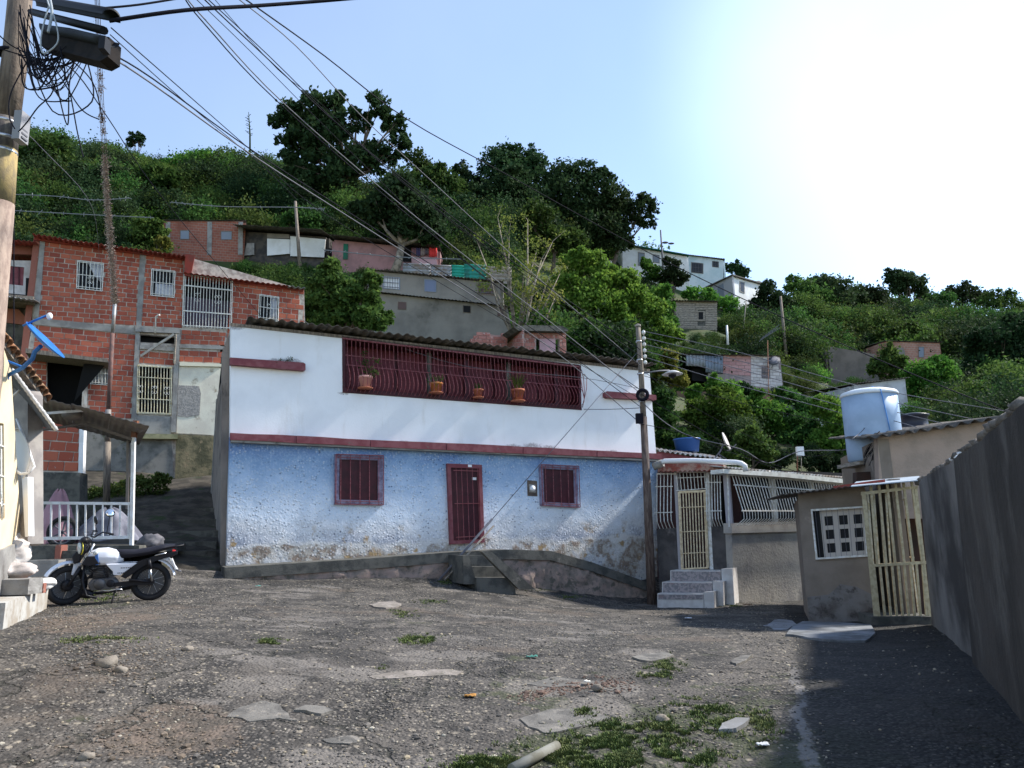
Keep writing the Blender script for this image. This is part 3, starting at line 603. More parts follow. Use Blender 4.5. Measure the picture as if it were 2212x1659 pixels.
for nm, px, d in (('column', [(87, 514), (98, 515), (83, 690), (72, 688)], .03), ('column', [(303, 543), (315, 545), (305, 706), (294, 704)], .02), ('column', [(293, 711), (302, 712), (295, 915), (283, 912)], .05), ('column', [(379, 716), (389, 717), (380, 934), (369, 934)], .08),
                  ('beam', [(75, 686), (293, 708), (292, 722), (75, 701)], .03), ('beam', [(292, 703), (388, 709), (388, 720), (292, 716)], .12), ('beam', [(302, 744), (377, 751), (377, 759), (302, 753)], .06), ('beam', [(389, 744), (484, 748), (483, 755), (388, 751)], .05)):
    slab(nm, BH, px, -.02, d, M['cement'], bh)
slab('column', BH, [(181, 778), (190, 779), (186, 905), (175, 905)], -.02, .05, mat('stained_white_post', (.62, .60, .56), (.35, .25, .18), 3, st=(1, 1, .3)), bh)
slab('block_course', BH, [(296, 897), (370, 900), (369, 938), (294, 936)], 0, .04, M['cement'], bh)
slab('floor_slab', BH, [(290, 936), (384, 938), (384, 948), (290, 947)], 0, .3, mat('mossy_slab', (.30, .28, .16), (.18, .18, .10), 3), bh)
slab('plastered_wall', BH, [(387, 790), (477, 794), (462, 940), (381, 936)], 0, .03, mat('cream_stained_plaster', (.70, .66, .54), (.62, .57, .47), 2, c3=(.28, .22, .15), s3=1.5, lo3=.55, hi3=.68, bump=.3), bh)
slab('cornice', BH, [(388, 782), (480, 786), (479, 792), (388, 790)], 0, .12, mat('cream_plaster', (.66, .62, .48)), bh)
slab('rough_patch', BH, [(384, 832), (430, 834), (434, 850), (431, 896), (405, 901), (383, 899)], .031, .045, mat('grey_rough_patch', (.32, .30, .28), (.22, .21, .20), 12, bump=1, bsc=18), bh)
slab('retaining_wall', BH, [(381, 938), (466, 942), (462, 1050), (377, 1050)], .03, .06, mat('mossy_rubble', (.20, .17, .10), (.09, .085, .05), 3, bump=1, bsc=9, c3=(.26, .20, .12), s3=4), bh)
slab('retaining_wall', BH, [(284, 912), (370, 946), (377, 1060), (165, 1060), (165, 935), (187, 905)], 0, .02, mat('dirty_block_wall', (.22, .21, .19), (.12, .12, .11), 2, bump=.5, c3=(.06, .07, .04), s3=1.4), bh)
slab('canopy_board', BH, [(300, 716), (384, 722), (384, 748), (300, 744)], -.5, -.4, M['black'], bh)  # black sheet painting in the dark of the opening under the brace
MB().tube([BH.hit(304, 769, .1), BH.hit(376, 722, .35)], .055, 4).build('brace', mat('pale_timber', (.46, .43, .38), (.34, .31, .27), 4), bh)
MB().tube([BH.hit(376, 785, .1), BH.hit(380, 722, .4)], .04, 4).build('brace', M['wood'], bh)
for px, n, extra in ((win, 7, 0), (win2, 7, 0), (win3, 6, 0), (winf, 6, 0)):
    fr_ = slab('window', BH, [lp(px[0], px[2], .01), lp(px[1], px[3], .01), lp(px[2], px[0], .01), lp(px[3], px[1], .01)], -.14, -.1, M['glass'], bh)
    grille(fr_, Quad(BH, px), n, .013, M['bars_w'], rails=(.05, .5, .93), off=.07, frame=.018)
curt = mat('pale_curtain', (.55, .56, .60), (.40, .41, .46), 6)
def drape(px, pl, off, m, parent, f=30, name='curtain'):
    q_ = Quad(pl, px, off); MB().grid(lambda u, v: q_(u, v, .02*math.sin(u*f)), 30, 4, pl.n*-.01).build(name, m, parent, fix=False)
drape([(190, 568), (222, 572), (220, 612), (205, 598)], BH, -.05, curt, bh); drape([(336, 612), (375, 616), (374, 642), (334, 638)], BH, -.05, curt, bh); drape([(585, 643), (600, 645), (598, 690), (582, 688)], BH, -.05, curt, bh); drape([(200, 785), (236, 788), (236, 830), (200, 826)], BH, -.05, mat('grey_curtain', (.35, .36, .38)), bh)
g3 = slab('balcony_grille', BH, [(397, 592), (502, 605), (502, 608), (397, 595)], .0, .05, M['bars_w'], bh); slab('curtain_panel', BH, [(398, 640), (500, 652), (498, 708), (394, 703)], -.5, -.45, mat('dark_purple_cloth', (.09, .07, .10)), bh)
grille(g3, Quad(BH, cage3), 16, .013, M['bars_w'], rails=(.22, .72), off=.1, frame=.02, ext=(0, .03), rr=.028)
dg = slab('door_grille', BH, [(298, 787), (371, 792), (371, 795), (298, 790)], .0, .05, M['bars_w'], bh)
grille(dg, Quad(BH, door), 11, .014, M['bars_y'], rails=(.02, .25, .70, .98), off=.06, frame=.02)
def scroll(parent, pl, x, y, s, off, m):
    for sx in (-1, 1):
        for sy in (-1, 1):
            pts = [pl.hit(x+sx*(s*.25+s*.32*math.cos(a)*(1-a/9)), y+sy*(s*.55+s*.3*math.sin(a)*(1-a/9)), off) for a in np.linspace(-1.2, 4, 9)]
            MB().tube(pts, .009, 4, smooth=False).build('scroll', m, parent)
for x, y in ((427, 642), (470, 647)): scroll(g3, BH, x, y, 11, .11, M['bars_w'])
for x, y in ((303, 840), (333, 842), (361, 844)): scroll(dg, BH, x, y, 10, .08, M['bars_w'])
scroll(bh, BH, 195, 605, 9, .09, M['bars_w']); scroll(bh, BH, 582, 662, 7, .09, M['bars_w'])
ra2, rb2 = BH.hit(70, 506, .45), BH.hit(402, 553, .45)
corr('roof_sheet', ra2, rb2, -BH.n*6+Vector((0, 0, .5)), M['roof_red'], bh, amp=.028, wave=.16)
corr('roof_sheet', BH.hit(397, 588, .35), BH.hit(622, 617, .35), -BH.n*5+Vector((0, 0, .5)), M['roof_red'], bh, amp=.022, wave=.2)
corr('roof_sheet', BH.hit(617, 616, .36), BH.hit(660, 622, .36), -BH.n*5+Vector((0, 0, .5)), M['zinc'], bh, amp=.03, wave=.22)
slab('fascia', BH, [(73, 510), (400, 554), (400, 562), (73, 518)], .0, .08, M['roof_red'], bh); slab('fascia', BH, [(398, 592), (655, 623), (655, 629), (398, 598)], .0, .06, M['roof_red'], bh)
MB().prism([BH.hit(400, 548, .4), BH.hit(421, 552, .4), BH.hit(412, 598, .2), BH.hit(398, 594, .2)], [BH.hit(400, 548, .4)-BH.n*3, BH.hit(421, 552, .4)-BH.n*3, BH.hit(412, 598, .2)-BH.n*3, BH.hit(398, 594, .2)-BH.n*3]).build('flashing', M['roof_red'], bh)
e1, e2 = BH.hit(660, 626), BH.hit(660, 760); vwall('end_wall', e1-BH.u*.05, e1-BH.u*.05-BH.n*5, e2.z-1.5, e1.z-.05, .2, M['mortar'], bh)
e3 = BH.hit(73, 512); vwall('end_wall', e3, e3-BH.n*6, e3.z-7, e3.z-.05, -.2, M['brick2'], bh)
MB().tube([BH.hit(335, 720, .2), BH.hit(337, 683, .2), BH.hit(345, 680, .3)], .03, 6).build('service_mast', M['bars_w'], bh)
# lean-to roof edge above the dark opening
leanto = slab('shed_roof', BH, [(55, 752), (233, 776), (235, 783), (55, 762)], .0, 1.2, M['pole'], bh)
MB().prism([BH.hit(181, 786, .6), BH.hit(230, 786, .6), BH.hit(160, 868, .1)], [BH.hit(181, 786, .55), BH.hit(230, 786, .55), BH.hit(160, 868, .05)]).build('dark_tarp', M['black'], bh)

# low wall of big red blocks seen under the porch roof
LW = Plane(-11.3, 18.2, -8.3, 18.6)
lw = thing('block_wall', 'low wall of large red clay blocks with a white post, seen through the porch', 'wall', P(120, 1025, 18.2))
slab('mortar_bed', LW, [(60, 905), (172, 915), (171, 1022), (60, 1022)], -.2, -.012, M['mortar'], lw)
place_bricks(lw, [lay(lw, Quad(LW, [(80, 905), (171, 915), (169, 1019), (72, 1017)]), 5, .36, M['brick'])], M['brick'])
slab('post', LW, [(172, 905), (182, 905), (179, 1022), (169, 1022)], -.1, .05, M['white'], lw)
slab('footing', LW, [(50, 1019), (172, 1021), (172, 1180), (50, 1180)], -.3, .15, M['cement_dk'], lw)

# ------------------------------------------------------------------ house at the far left edge
EH = Plane(-19, 24, -15.6, 25.4)
eh = thing('edge_house', 'partly hidden grey plastered house with a maroon window at the left picture edge', 'house', P(20, 760, 24.6))
holed('wall', EH, [(-120, 560), (74, 563), (72, 638), (-120, 622)], [[(1, 573), (52, 577), (50, 617), (0, 612)]], .2, mat('pale_lilac_plaster', (.52, .49, .48), (.36, .34, .32), 2, bump=.2), eh)
slab('window', EH, [(1, 573), (52, 577), (50, 617), (0, 612)], -.1, -.04, M['maroon'], eh)
for x in (14, 27, 40): slab('mullion', EH, [(x, 575), (x+2, 575), (x+1.6, 615), (x-.4, 615)], -.04, .0, M['maroon_dk'], eh)
slab('brick_band', EH, [(-120, 515), (74, 523), (74, 550), (-120, 545)], -.3, -.05, M['brick2'], eh)
slab('ledge', EH, [(-120, 625), (72, 640), (72, 655), (-120, 642)], -.2, .5, M['pole'], eh)
slab('lower_wall', EH, [(-120, 642), (72, 655), (66, 800), (-120, 800)], -.6, -.4, M['cement_dk'], eh)
slab('brick_patch', EH, [(0, 665), (40, 668), (60, 690), (58, 702), (0, 695)], -.4, -.33, M['brick2'], eh)
slab('wall_return', EH, [(56, 600), (72, 602), (70, 640), (55, 640)], .001, .03, M['black'], eh)
corr('roof_sheet', EH.hit(-120, 506, .6), EH.hit(78, 522, .6), -EH.n*4+Vector((0, 0, .4)), M['roof_red'], eh, amp=.02, wave=.16)
corr('roof_sheet', EH.hit(-60, 628, 1.2), EH.hit(74, 648, 1.2), -EH.n*1.6+Vector((0, 0, .3)), M['zinc'], eh, amp=.02, wave=.16)

# ------------------------------------------------------------------ porch
PF = Plane(-8.95, 13.7, -7.15, 14.0)
po = thing('porch', 'open metal porch with corrugated roof and white railing between yellow wall and alley', 'porch', P(180, 1185, 14))
near_a, near_b = P(66, 850, 12.4), P(323, 920, 12.9); dv = P(300, 961, 15.6)-near_b
M['porch_tin'] = mat('brown_tin', (.17, .14, .12), (.11, .09, .08), 2, rough=.5, c3=(.24, .20, .18), s3=1)
nn_ = 3
for i in range(nn_): corr('roof_sheet', near_a.lerp(near_b, i/nn_)+Vector((0, 0, .01*(i % 2))), near_a.lerp(near_b, (i+1)/nn_)+Vector((0, 0, .01*(i % 2))), dv, M['porch_tin'], po, amp=.006, wave=.12)
postm = mat('white_post_paint', (.74, .74, .76), (.60, .58, .56), 5, rough=.6)
PA, PB = P(284, 1184, 14.0), P(289, 945, 14.0)
MB().tube([PA, PB], .042, 4, smooth=False).build('post', postm, po); MB().tube([PF.hit(275, 1100, -1.5), PF.hit(277, 952, -1.5)], .035, 4).build('post', M['porch_tin'], po)
MB().tube([PB, PB+Vector((.02, 0, .32))], .06, 4).build('post_head', M['rust'], po)
MB().tube([P(88, 929, 13.5), P(190, 915, 13.8)], .03, 4).build('brace', M['porch_tin'], po); MB().tube([P(186, 915, 13.8), PB+Vector((0, 0, -.05))], .035, 4).build('beam', M['porch_tin'], po)
MB().tube([P(98, 893, 12.7), P(190, 886, 13.1)], .03, 4).build('beam', postm, po)
rl = slab('railing', PF, [(60, 1083), (284, 1085), (284, 1091), (60, 1089)], -.02, .02, postm, po)
slab('rail', PF, [(60, 1160), (282, 1157), (282, 1164), (60, 1167)], -.02, .02, postm, rl)
for i in range(12):
    x = 71+i*(276-71)/11; slab('baluster', PF, [(x, 1090), (x+3.4, 1090), (x+2.4, 1160), (x-1, 1160)], -.012, .012, postm, rl)
MB().blob(P(156, 897, 13.2), .19, .12, .1, 2, .03).build('gas_lamp_shade', M['porch_tin'], po)
slab('floor_slab', PF, [(50, 1178), (300, 1178), (302, 1196), (50, 1198)], -3.2, .06, M['cement_dk'], po)
slab('door_post', Plane(-8.6, 12.6, -8.2, 12.9), [(60, 905), (84, 900), (76, 1178), (50, 1178)], -.3, 0, mat('cream_column', (.60, .54, .40), (.44, .38, .28), 2, c3=(.3, .24, .2), s3=1), po)
# things under the porch
cl = mat('pink_cloth', (.42, .24, .28), (.33, .19, .23), 3); cg = mat('grey_cloth', (.20, .20, .24), (.12, .12, .15), 3)
def cover(name, label, cat, top, m, D, wdt, hgt, ln, seed):
    t = P(*top, D); mb = MB()
    def fn(u, v):
        a = u*2*math.pi; r_ = .12+.88*v**.8; k = 1+.18*noise.noise(Vector((math.cos(a)*2, math.sin(a)*2, seed)))+.10*math.sin(a*7+seed)*v
        return t + Vector((math.cos(a)*wdt*r_*k, math.sin(a)*ln*r_*k, -hgt*v**1.15+.03*math.sin(a*5)))
    mb.grid(fn, 48, 12); return mb.build(name, m, None, fix=False, label=label, cat=cat)
cover('pink_cover', 'pink cloth draped over something behind the porch railing', 'cloth', (130, 1058), cl, 15.2, .42, 1.05, .35, 1)
cover('grey_cover', 'grey sheet covering a parked motorcycle behind the porch railing', 'cover', (235, 1098), cg, 15.1, .72, .62, .35, 4)
wh = thing('covered_wheel', 'motorcycle wheel showing under the sheets behind the railing', 'wheel', P(135, 1178, 14.7))
def torus(c, ax, R_, r_, n=32, k=8):
    ax = Vector(ax).normalized(); X = ax.cross(Vector((0, 0, 1))).normalized(); Z = X.cross(ax); mb = MB()
    def fn(u, v):
        a, b_ = u*2*math.pi, v*2*math.pi; d = X*math.cos(a)+Z*math.sin(a); return Vector(c)+d*(R_+r_*math.cos(b_))+ax*(r_*math.sin(b_))
    return mb.grid(fn, n, k)
wc = P(135, 1150, 14.7)
torus(wc, (0, -1, 0), .27, .045).build('tyre', M['rubber'], wh); torus(wc, (0, -1, 0), .22, .015, 32, 6).build('rim', M['wire_g'], wh)
for a in range(3):
    g = a*math.pi/3+.4; MB().tube([wc+Vector((math.cos(g), 0, math.sin(g)))*.21, wc-Vector((math.cos(g), 0, math.sin(g)))*.21], .015, 4).build('spoke', M['wire_g'], wh)
MB().blob(P(325, 1172, 14.6), .24, .2, .17, 3, .2, 2.5, 3).build('dark_bag', mat('dark_plastic_bag', (.09, .09, .10), (.15, .14, .15), 5, rough=.5), None, label='crumpled dark plastic bag on the ground beside the porch post', cat='bag')

# ------------------------------------------------------------------ yellow house, left
YW = Plane(-6.28, 9.0, -6.78, 10.25); yw_m = mat('warm_yellow_plaster', (.70, .58, .40), (.62, .50, .33), 1.5, bump=.15, bsc=20, c3=(.78, .68, .50), s3=1.2)
yh = thing('yellow_house', 'sunlit yellow wall at the left edge with clay tile eaves and curved white window cage', 'house', P(20, 1200, 9.6))
holed('wall', YW, [(-700, 640), (0, 728), (24, 800), (26, 835), (47, 1165), (52, 1178), (-700, 1500)], [[(-200, 880), (8, 915), (10, 1120), (-200, 1180)]], .25, yw_m, yh)
slab('plinth', YW, [(-700, 1400), (0, 1190), (50, 1168), (56, 1300), (-700, 1600)], -.2, .04, M['cement'], yh)
YR = Plane(-6.78, 10.3, -8.4, 10.9)
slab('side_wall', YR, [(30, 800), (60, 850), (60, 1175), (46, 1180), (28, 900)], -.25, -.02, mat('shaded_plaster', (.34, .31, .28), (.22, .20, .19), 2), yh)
slab('downpipe', YR, [(47, 1030), (60, 1030), (62, 1158), (54, 1160)], .0, .08, M['plastic_w'], yh)
for i in range(7):
    x = 2-i*7; MB().tube([YW.hit(x+0, 920, .12), YW.hit(x+.5, 1050, .14), YW.hit(x+3, 1095, .3), YW.hit(x+2, 1122, .1)], .011, 5).build('window_bar', M['bars_w'], yh)
for y in (965, 1030, 1090): MB().tube([YW.hit(-60, y-22, .15), YW.hit(9, y, .15)], .011, 4).build('window_bar', M['bars_w'], yh)
tile_m = mat('old_clay_tile', (.30, .14, .07), (.18, .11, .07), 5, bump=.6, c3=(.40, .30, .14), s3=4, isl=.3)
tA, tB = P(-40, 672, 8.8), P(101, 862, 10.9); tn = Vector((.92, -.35, .0)).normalized()
tax = (tB-tA).normalized(); tup = tn*-.30+Vector((0, 0, .26))
for k in range(2):
    for i in range(17):
        c = tA.lerp(tB, (i+.5)/17)+tup*(k*.62)+Vector((0, 0, .02*(i % 2))); d_ = tup.normalized()
        nn_ = tax.cross(d_).normalized(); nn_ = nn_ if nn_.z > 0 else -nn_
        MB().grid(lambda u, v: c+d_*((u-.15)*.26)+(tax*math.cos(v*math.pi)+nn_*math.sin(v*math.pi))*(.085-.014*u), 3, 7, nn_*-.014).build('roof_tile', tile_m, yh, fix=False)
MB().prism([tA+Vector((0, 0, -.06)), tB+Vector((0, 0, -.06)), tB+Vector((-.5, .1, -.05)), tA+Vector((-.5, .1, -.05))], [tA+Vector((0, 0, .03)), tB+Vector((0, 0, .03)), tB+Vector((-.5, .1, .04)), tA+Vector((-.5, .1, .04))]).build('eaves_board', M['pole'], yh)
aw = mat('grey_awning_sheet', (.34, .34, .36), (.24, .24, .25), 3, rough=.6)
a_ = [P(22, 795, 9.6), P(35, 803, 9.9), P(122, 930, 10.6), P(80, 905, 11.4), P(30, 850, 10.6)]
aq_ = [P(24, 798, 9.4), P(122, 930, 9.9), P(90, 922, 11.0), P(30, 846, 10.8)]; awd = mat('awning_underside', (.14, .135, .14), (.09, .09, .09), 3)
for i in range(6):
    f0, f1 = i/6+.004, (i+1)/6-.004; pr = [aq_[0].lerp(aq_[1], f0), aq_[0].lerp(aq_[1], f1), aq_[3].lerp(aq_[2], f1), aq_[3].lerp(aq_[2], f0)]; MB().prism(pr, [v+Vector((0, 0, .02)) for v in pr]).build('awning_board', awd, yh)
MB().tube([aq_[0].lerp(aq_[1], k/30)+Vector((0, 0, .012*(k % 2))) for k in range(31)], .028, 6).build('awning_edge', mat('pale_awning_edge', (.55, .54, .53), (.40, .39, .38), 12), yh)
MB().tube([P(22, 860, 9.8), P(43, 842, 9.8)], .015, 5).build('awning_strut', M['bars_w'], yh)
bel = [(26, 925), (36, 960), (47, 990), (60, 1005), (74, 1008)]
mbv = MB(); mbv.grid(lambda u, v: P(lerp(24, 40, v)+u*34*math.sin(math.pi*(.15+.75*v)), lerp(925, 1020, v)+u*16*v, 10.2-.25*u), 8, 10, Vector((.01, -.01, 0))).build('cage_panel', M['plastic_w'], yh, fix=False)
MB().tube([P(22, 1006, 9.9), P(44, 1024, 9.9), P(62, 1022, 9.9), P(74, 1008, 9.9), P(60, 965, 10.0), P(36, 905, 10.1)], .018, 6).build('cage_rim', M['plastic_w'], yh)
for i in range(6): MB().tube([P(28+i*4, 925+i*8, 10.25), P(28+i*5, 1000+i*1, 10.25)], .008, 4).build('window_bar', M['bars_w'], yh)
blue_p = mat('blue_dish_paint', (.02, .13, .42), (.03, .17, .5), 8, rough=.4)
ds = thing('blue_satellite_dish', 'blue painted satellite dish and arm fixed to the yellow wall', 'satellite dish', P(12, 810, 9))
dc = P(92, 740, 8.7); dn = (P(60, 715, 8.7)-P(120, 765, 8.7)).normalized(); dz = Vector((-.5, -.55, .67)).normalized()
prof = [(0, 0)]+[(.30*i/6, .06*(i/6)**2) for i in range(1, 7)]+[(.305, .05), (.28, .045), (0, -.015)]
ddir = (P(132, 778, 8.9)-P(49, 704, 8.5)); c_ = P(90, 741, 8.7); zz = ddir.cross(ray(90, 741)+Vector((0.05, 0, .12))).normalized()
if zz.z < 0: zz = -zz
MB().lathe(c_, [(0, 0)]+[(.29*i/6, .05*(i/6)**2) for i in range(1, 7)]+[(.29, .06), (.2, .03), (.0, .02)], 28, Z=zz).build('dish', blue_p, ds)
MB().tube([P(49, 704, 8.55), P(75, 692, 8.6), P(100, 682, 8.6)], .013, 6).build('feed_arm', blue_p, ds); MB().blob(P(107, 683, 8.6), .035, .035, .045, 2, .02).build('receiver', M['plastic_w'], ds)
MB().tube([P(88, 748, 8.75), P(75, 760, 8.85), P(70, 775, 8.9), P(48, 795, 9.0), P(15, 812, 9.05)], .026, 8).build('mount_arm', blue_p, ds); MB().tube([P(50, 794, 9.0), P(6, 776, 9.1)], .016, 6).build('strut', blue_p, ds); MB().tube([P(13, 800, 9.05), P(13, 820, 9.05)], .035, 8).build('wall_plate', blue_p, ds)
# sidewalk block and clutter on it
swm = mat('pale_stained_concrete', (.46, .45, .42), (.33, .29, .24), 2.5, bump=.3, c3=(.22, .17, .12), s3=2, lo3=.58, hi3=.7)
tz = P(12, 1302, 8.65).z
pts = [P(-260, 1330, 8.2), P(12, 1302, 8.65), P(104, 1280, 11.2), P(100, 1262, 12.8), P(-300, 1262, 12.0)]; pts = [Vector((p.x, p.y, tz)) for p in pts]
MB().prism(pts, [p-Vector((0, 0, .9)) for p in pts]).build('sidewalk_block', swm, None, label='raised pale concrete sidewalk block at the left edge', cat='sidewalk', kind=None)
Z_ = Vector((0, 0, 1))
def block(name, label, px, py, D, sx, sy, sz, m, rot=0, cat='block', group=None):
    c = P(px, py, D); X = Vector((math.cos(rot), math.sin(rot), 0)); Y = Vector((-math.sin(rot), math.cos(rot), 0)); mb = MB()
    def fn(): pass
    bm = bmesh.new(); bmesh.ops.create_cube(bm, size=1); bmesh.ops.subdivide_edges(bm, edges=bm.edges, cuts=3, use_grid_fill=True); b = 0
    for v in bm.verts:
        k = noise.noise(v.co*2.5+c)*.06; q_ = v.co*(1+k)
        mb.v.append(c+X*q_.x*sx+Y*q_.y*sy+Z_*q_.z*sz)
    for f in bm.faces: mb.f.append(tuple(v.index for v in f.verts)); mb.sm.append(False)
    bm.free(); return mb.build(name, m, None, label=label, cat=cat, group=group)
block('concrete_block', 'grey concrete block resting on the pale sidewalk under the sacks', 28, 1267, 9.8, .55, .35, .19, M['cement'], .1)
block('clay_block', 'broken reddish clay block beside the sacks on the sidewalk', 78, 1271, 10.2, .2, .2, .12, M['brick2'], .4)
block('concrete_block', 'long dark block at the top of the stacked rubble step by the porch', 108, 1196, 12.6, .42, .3, .24, M['cement_dk'], .05)
block('clay_block', 'upright orange brick in the stacked rubble step below the porch', 132, 1194, 12.5, .09, .2, .25, M['brick2'], .05)
block('concrete_block', 'flat grey block beside the upright orange brick below the porch', 160, 1200, 12.6, .36, .3, .16, M['cement_dk'], .0)
block('concrete_block', 'large grey block forming the bottom of the rubble step', 100, 1227, 12.2, .55, .35, .25, M['cement'], .04)
block('concrete_block', 'mossy grey block at the right end of the rubble step', 150, 1232, 12.6, .3, .3, .25, M['cement_dk'], .06)
block('timber_piece', 'short dark timber laid across the rubble step', 140, 1212, 12.3, .5, .1, .07, M['pole'], .05, 'timber')
sk = mat('white_sack', (.62, .60, .57), (.55, .50, .46), 4, bump=.3, bsc=12, rough=.7)
def sack(label, px, py, D, rx, ry, rz_, seed, m=sk):
    c = P(px, py, D); mb = MB().blob(c, rx, ry, rz_, 4, .13, 1.4, seed)
    mb.v = [v+(v-c).normalized()*(.05*abs(noise.noise(v*7+Vector((seed, 0, 0))))+.035*abs(noise.noise(Vector((v.x*9, v.y*9, v.z*20))))-.03) for v in mb.v]; zb = c.z-rz_*.75; mb.v = [Vector((v.x+.06*(v.z-c.z), v.y, max(v.z, zb))) for v in mb.v]
    mb.build('rubble_sack', m, None, label=label, cat='sack', group=None)
sack('upright white plastic sack leaning on the yellow wall', 32, 1190, 10.3, .2, .22, .26, 1)
sack('dusty grey sack lying under the upright white sack', 18, 1233, 10.1, .34, .28, .13, 2, mat('dusty_sack', (.48, .43, .40), (.36, .32, .30), 4, bump=.3))
sack('low white sack slumped at the sidewalk end by the front tyre', 84, 1262, 11.0, .22, .2, .10, 3)

# ------------------------------------------------------------------ white barred house right of the blue one
LFp = Plane(3.55, 19.0, 5.3, 18.0); LIT = Plane(5.3, 18.0, 7.83, 19.5)
gh = thing('barred_house', 'low house with curved white window cages over a grey cement wall', 'house', P(1600, 1298, 18))
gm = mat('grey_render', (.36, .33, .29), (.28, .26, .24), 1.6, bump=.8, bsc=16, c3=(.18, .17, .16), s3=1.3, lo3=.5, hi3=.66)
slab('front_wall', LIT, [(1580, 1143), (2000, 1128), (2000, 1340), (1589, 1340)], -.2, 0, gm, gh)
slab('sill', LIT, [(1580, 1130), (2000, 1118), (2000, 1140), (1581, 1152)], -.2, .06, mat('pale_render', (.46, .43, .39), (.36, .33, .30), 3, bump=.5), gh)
dkm = mat('shaded_side_render', (.11, .10, .095), (.06, .055, .055), 2, bump=.6, c3=(.20, .18, .17), s3=1.6, lo3=.56, hi3=.7)  # side wall render darkened: its shade is put into the colour
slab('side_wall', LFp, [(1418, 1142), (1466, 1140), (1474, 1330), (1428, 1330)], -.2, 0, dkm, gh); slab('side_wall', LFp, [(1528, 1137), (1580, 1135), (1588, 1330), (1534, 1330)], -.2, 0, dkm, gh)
slab('corner_post', LFp, [(1561, 1018), (1574, 1018), (1582, 1138), (1569, 1138)], -.12, .02, mat('lilac_grey_paint', (.42, .40, .44)), gh)
slab('door_jamb', LFp, [(1455, 1022), (1463, 1022), (1474, 1230), (1466, 1230)], -.15, .02, mat('lilac_grey_paint2', (.38, .36, .38)), gh); slab('door_jamb', LFp, [(1524, 1022), (1530, 1022), (1541, 1230), (1533, 1230)], -.15, .02, M['bars_w'], gh)
slab('inside', LFp, [(1420, 1010), (1600, 1010), (1600, 1330), (1420, 1330)], -1.6, -1.5, mat('dim_maroon_wall', (.06, .03, .03)), gh)
slab('inside_wall', LIT, [(1560, 1010), (2000, 1030), (2000, 1160), (1560, 1160)], -1.4, -1.3, M['black'], gh)
slab('inner_post', LIT, [(1664, 1020), (1674, 1020), (1682, 1135), (1674, 1135)], -.5, -.42, M['bars_w'], gh); slab('inner_post', LIT, [(1752, 1030), (1757, 1030), (1760, 1060), (1755, 1060)], -.5, -.4, M['bars_w'], gh)
slab('gutter', LIT, [(1562, 1013), (1700, 1021), (1845, 1037), (1845, 1046), (1700, 1031), (1562, 1022)], -.1, .30, mat('cream_gutter', (.74, .74, .68), (.60, .58, .52), 6, rough=.5), gh)
c1 = slab('window_cage', LIT, [(1574, 1022), (1840, 1047), (1840, 1049), (1574, 1025)], .0, .04, M['bars_w'], gh)
CAGE = lambda v: .25 + .75*min(1, v/.8) if v < .8 else .25 + .75*max(0, 1-((v-.8)/.2)**2)**.5
grille(c1, Quad(LIT, [(1571, 1024), (1845, 1048), (1835, 1128), (1582, 1136)]), 46, .0115, M['bars_w'], belly=.36, prof=CAGE, steps=8, rails=(.22, .72), off=0, rr=.02)
MB().tube([LIT.hit(1571, 1022, .05), LIT.hit(1575, 1138, .05)], .02, 4).build('rail', M['bars_w'], c1)
c2 = slab('side_cage', LFp, [(1420, 1022), (1460, 1022), (1460, 1025), (1420, 1025)], .0, .04, M['bars_w'], gh)
grille(c2, Quad(LFp, [(1418, 1022), (1456, 1022), (1462, 1140), (1424, 1142)]), 5, .012, M['bars_w'], belly=.26, prof=CAGE, steps=8, rails=(.25, .72), off=.02)
c3_ = slab('side_cage', LFp, [(1524, 1020), (1566, 1020), (1566, 1023), (1524, 1023)], .0, .04, M['bars_w'], gh)
grille(c3_, Quad(LFp, [(1524, 1022), (1560, 1022), (1568, 1136), (1532, 1137)]), 6, .012, M['bars_w'], belly=.26, prof=CAGE, steps=8, rails=(.18, .72), off=.02)
tg = slab('transom_grille', LFp, [(1456, 1018), (1528, 1018), (1528, 1021), (1456, 1021)], .0, .04, M['bars_w'], gh)
grille(tg, Quad(LFp, [(1458, 1021), (1526, 1019), (1529, 1056), (1462, 1061)]), 9, .011, M['bars_w'], rails=(.3, .98), off=.04)
gd = slab('entrance_gate', LFp, [(1466, 1061), (1526, 1058), (1526, 1063), (1466, 1066)], .0, .05, M['bars_c'], gh)
grille(gd, Quad(LFp, [(1467, 1064), (1525, 1062), (1531, 1226), (1474, 1229)]), 9, .017, M['bars_c'], rails=(.0, .2, .52, .8, 1), off=.05, rr=.013, frame=.024)
# steps with patterned tiles
tm = mat('pale_step_tile', (.62, .60, .58), (.52, .49, .47), 5, rough=.4); tp = mat('patterned_riser_tile', (.20, .19, .20), (.34, .30, .30), 14, lo=.46, hi=.52, rough=.35, c3=(.28, .20, .20), s3=9)
te = thing('tiled_steps', 'white tiled entrance steps with dark patterned risers below the cream gate', 'steps', P(1510, 1300, 17.8))
for i, (xa, xb, yt, yb, o) in enumerate(((1448, 1557, 1232, 1256, .5), (1430, 1539, 1257, 1280, .8), (1420, 1520, 1282, 1295, 1.1))):
    slab('step', LFp, [(xa, yt), (xb, yt+1), (xb, 1325), (xa, 1325)], -.1, o, tm, te)
    sl_ = slab('riser_panel', LFp, [(xa+2, yt+2), (xb-1, yt+3), (xb-1, yb), (xa+2, yb)], o-.01, o+.012, tp, te)
    for k in range(1, 4): x = lerp(xa, xb, k/4); slab('tile_joint', LFp, [(x, yt+2), (x+.7, yt+2), (x+.7, yb), (x, yb)], o+.012, o+.014, M['cement'], sl_)
slab('side_block', LFp, [(1558, 1229), (1582, 1228), (1588, 1325), (1562, 1325)], -.1, .55, tm, te)
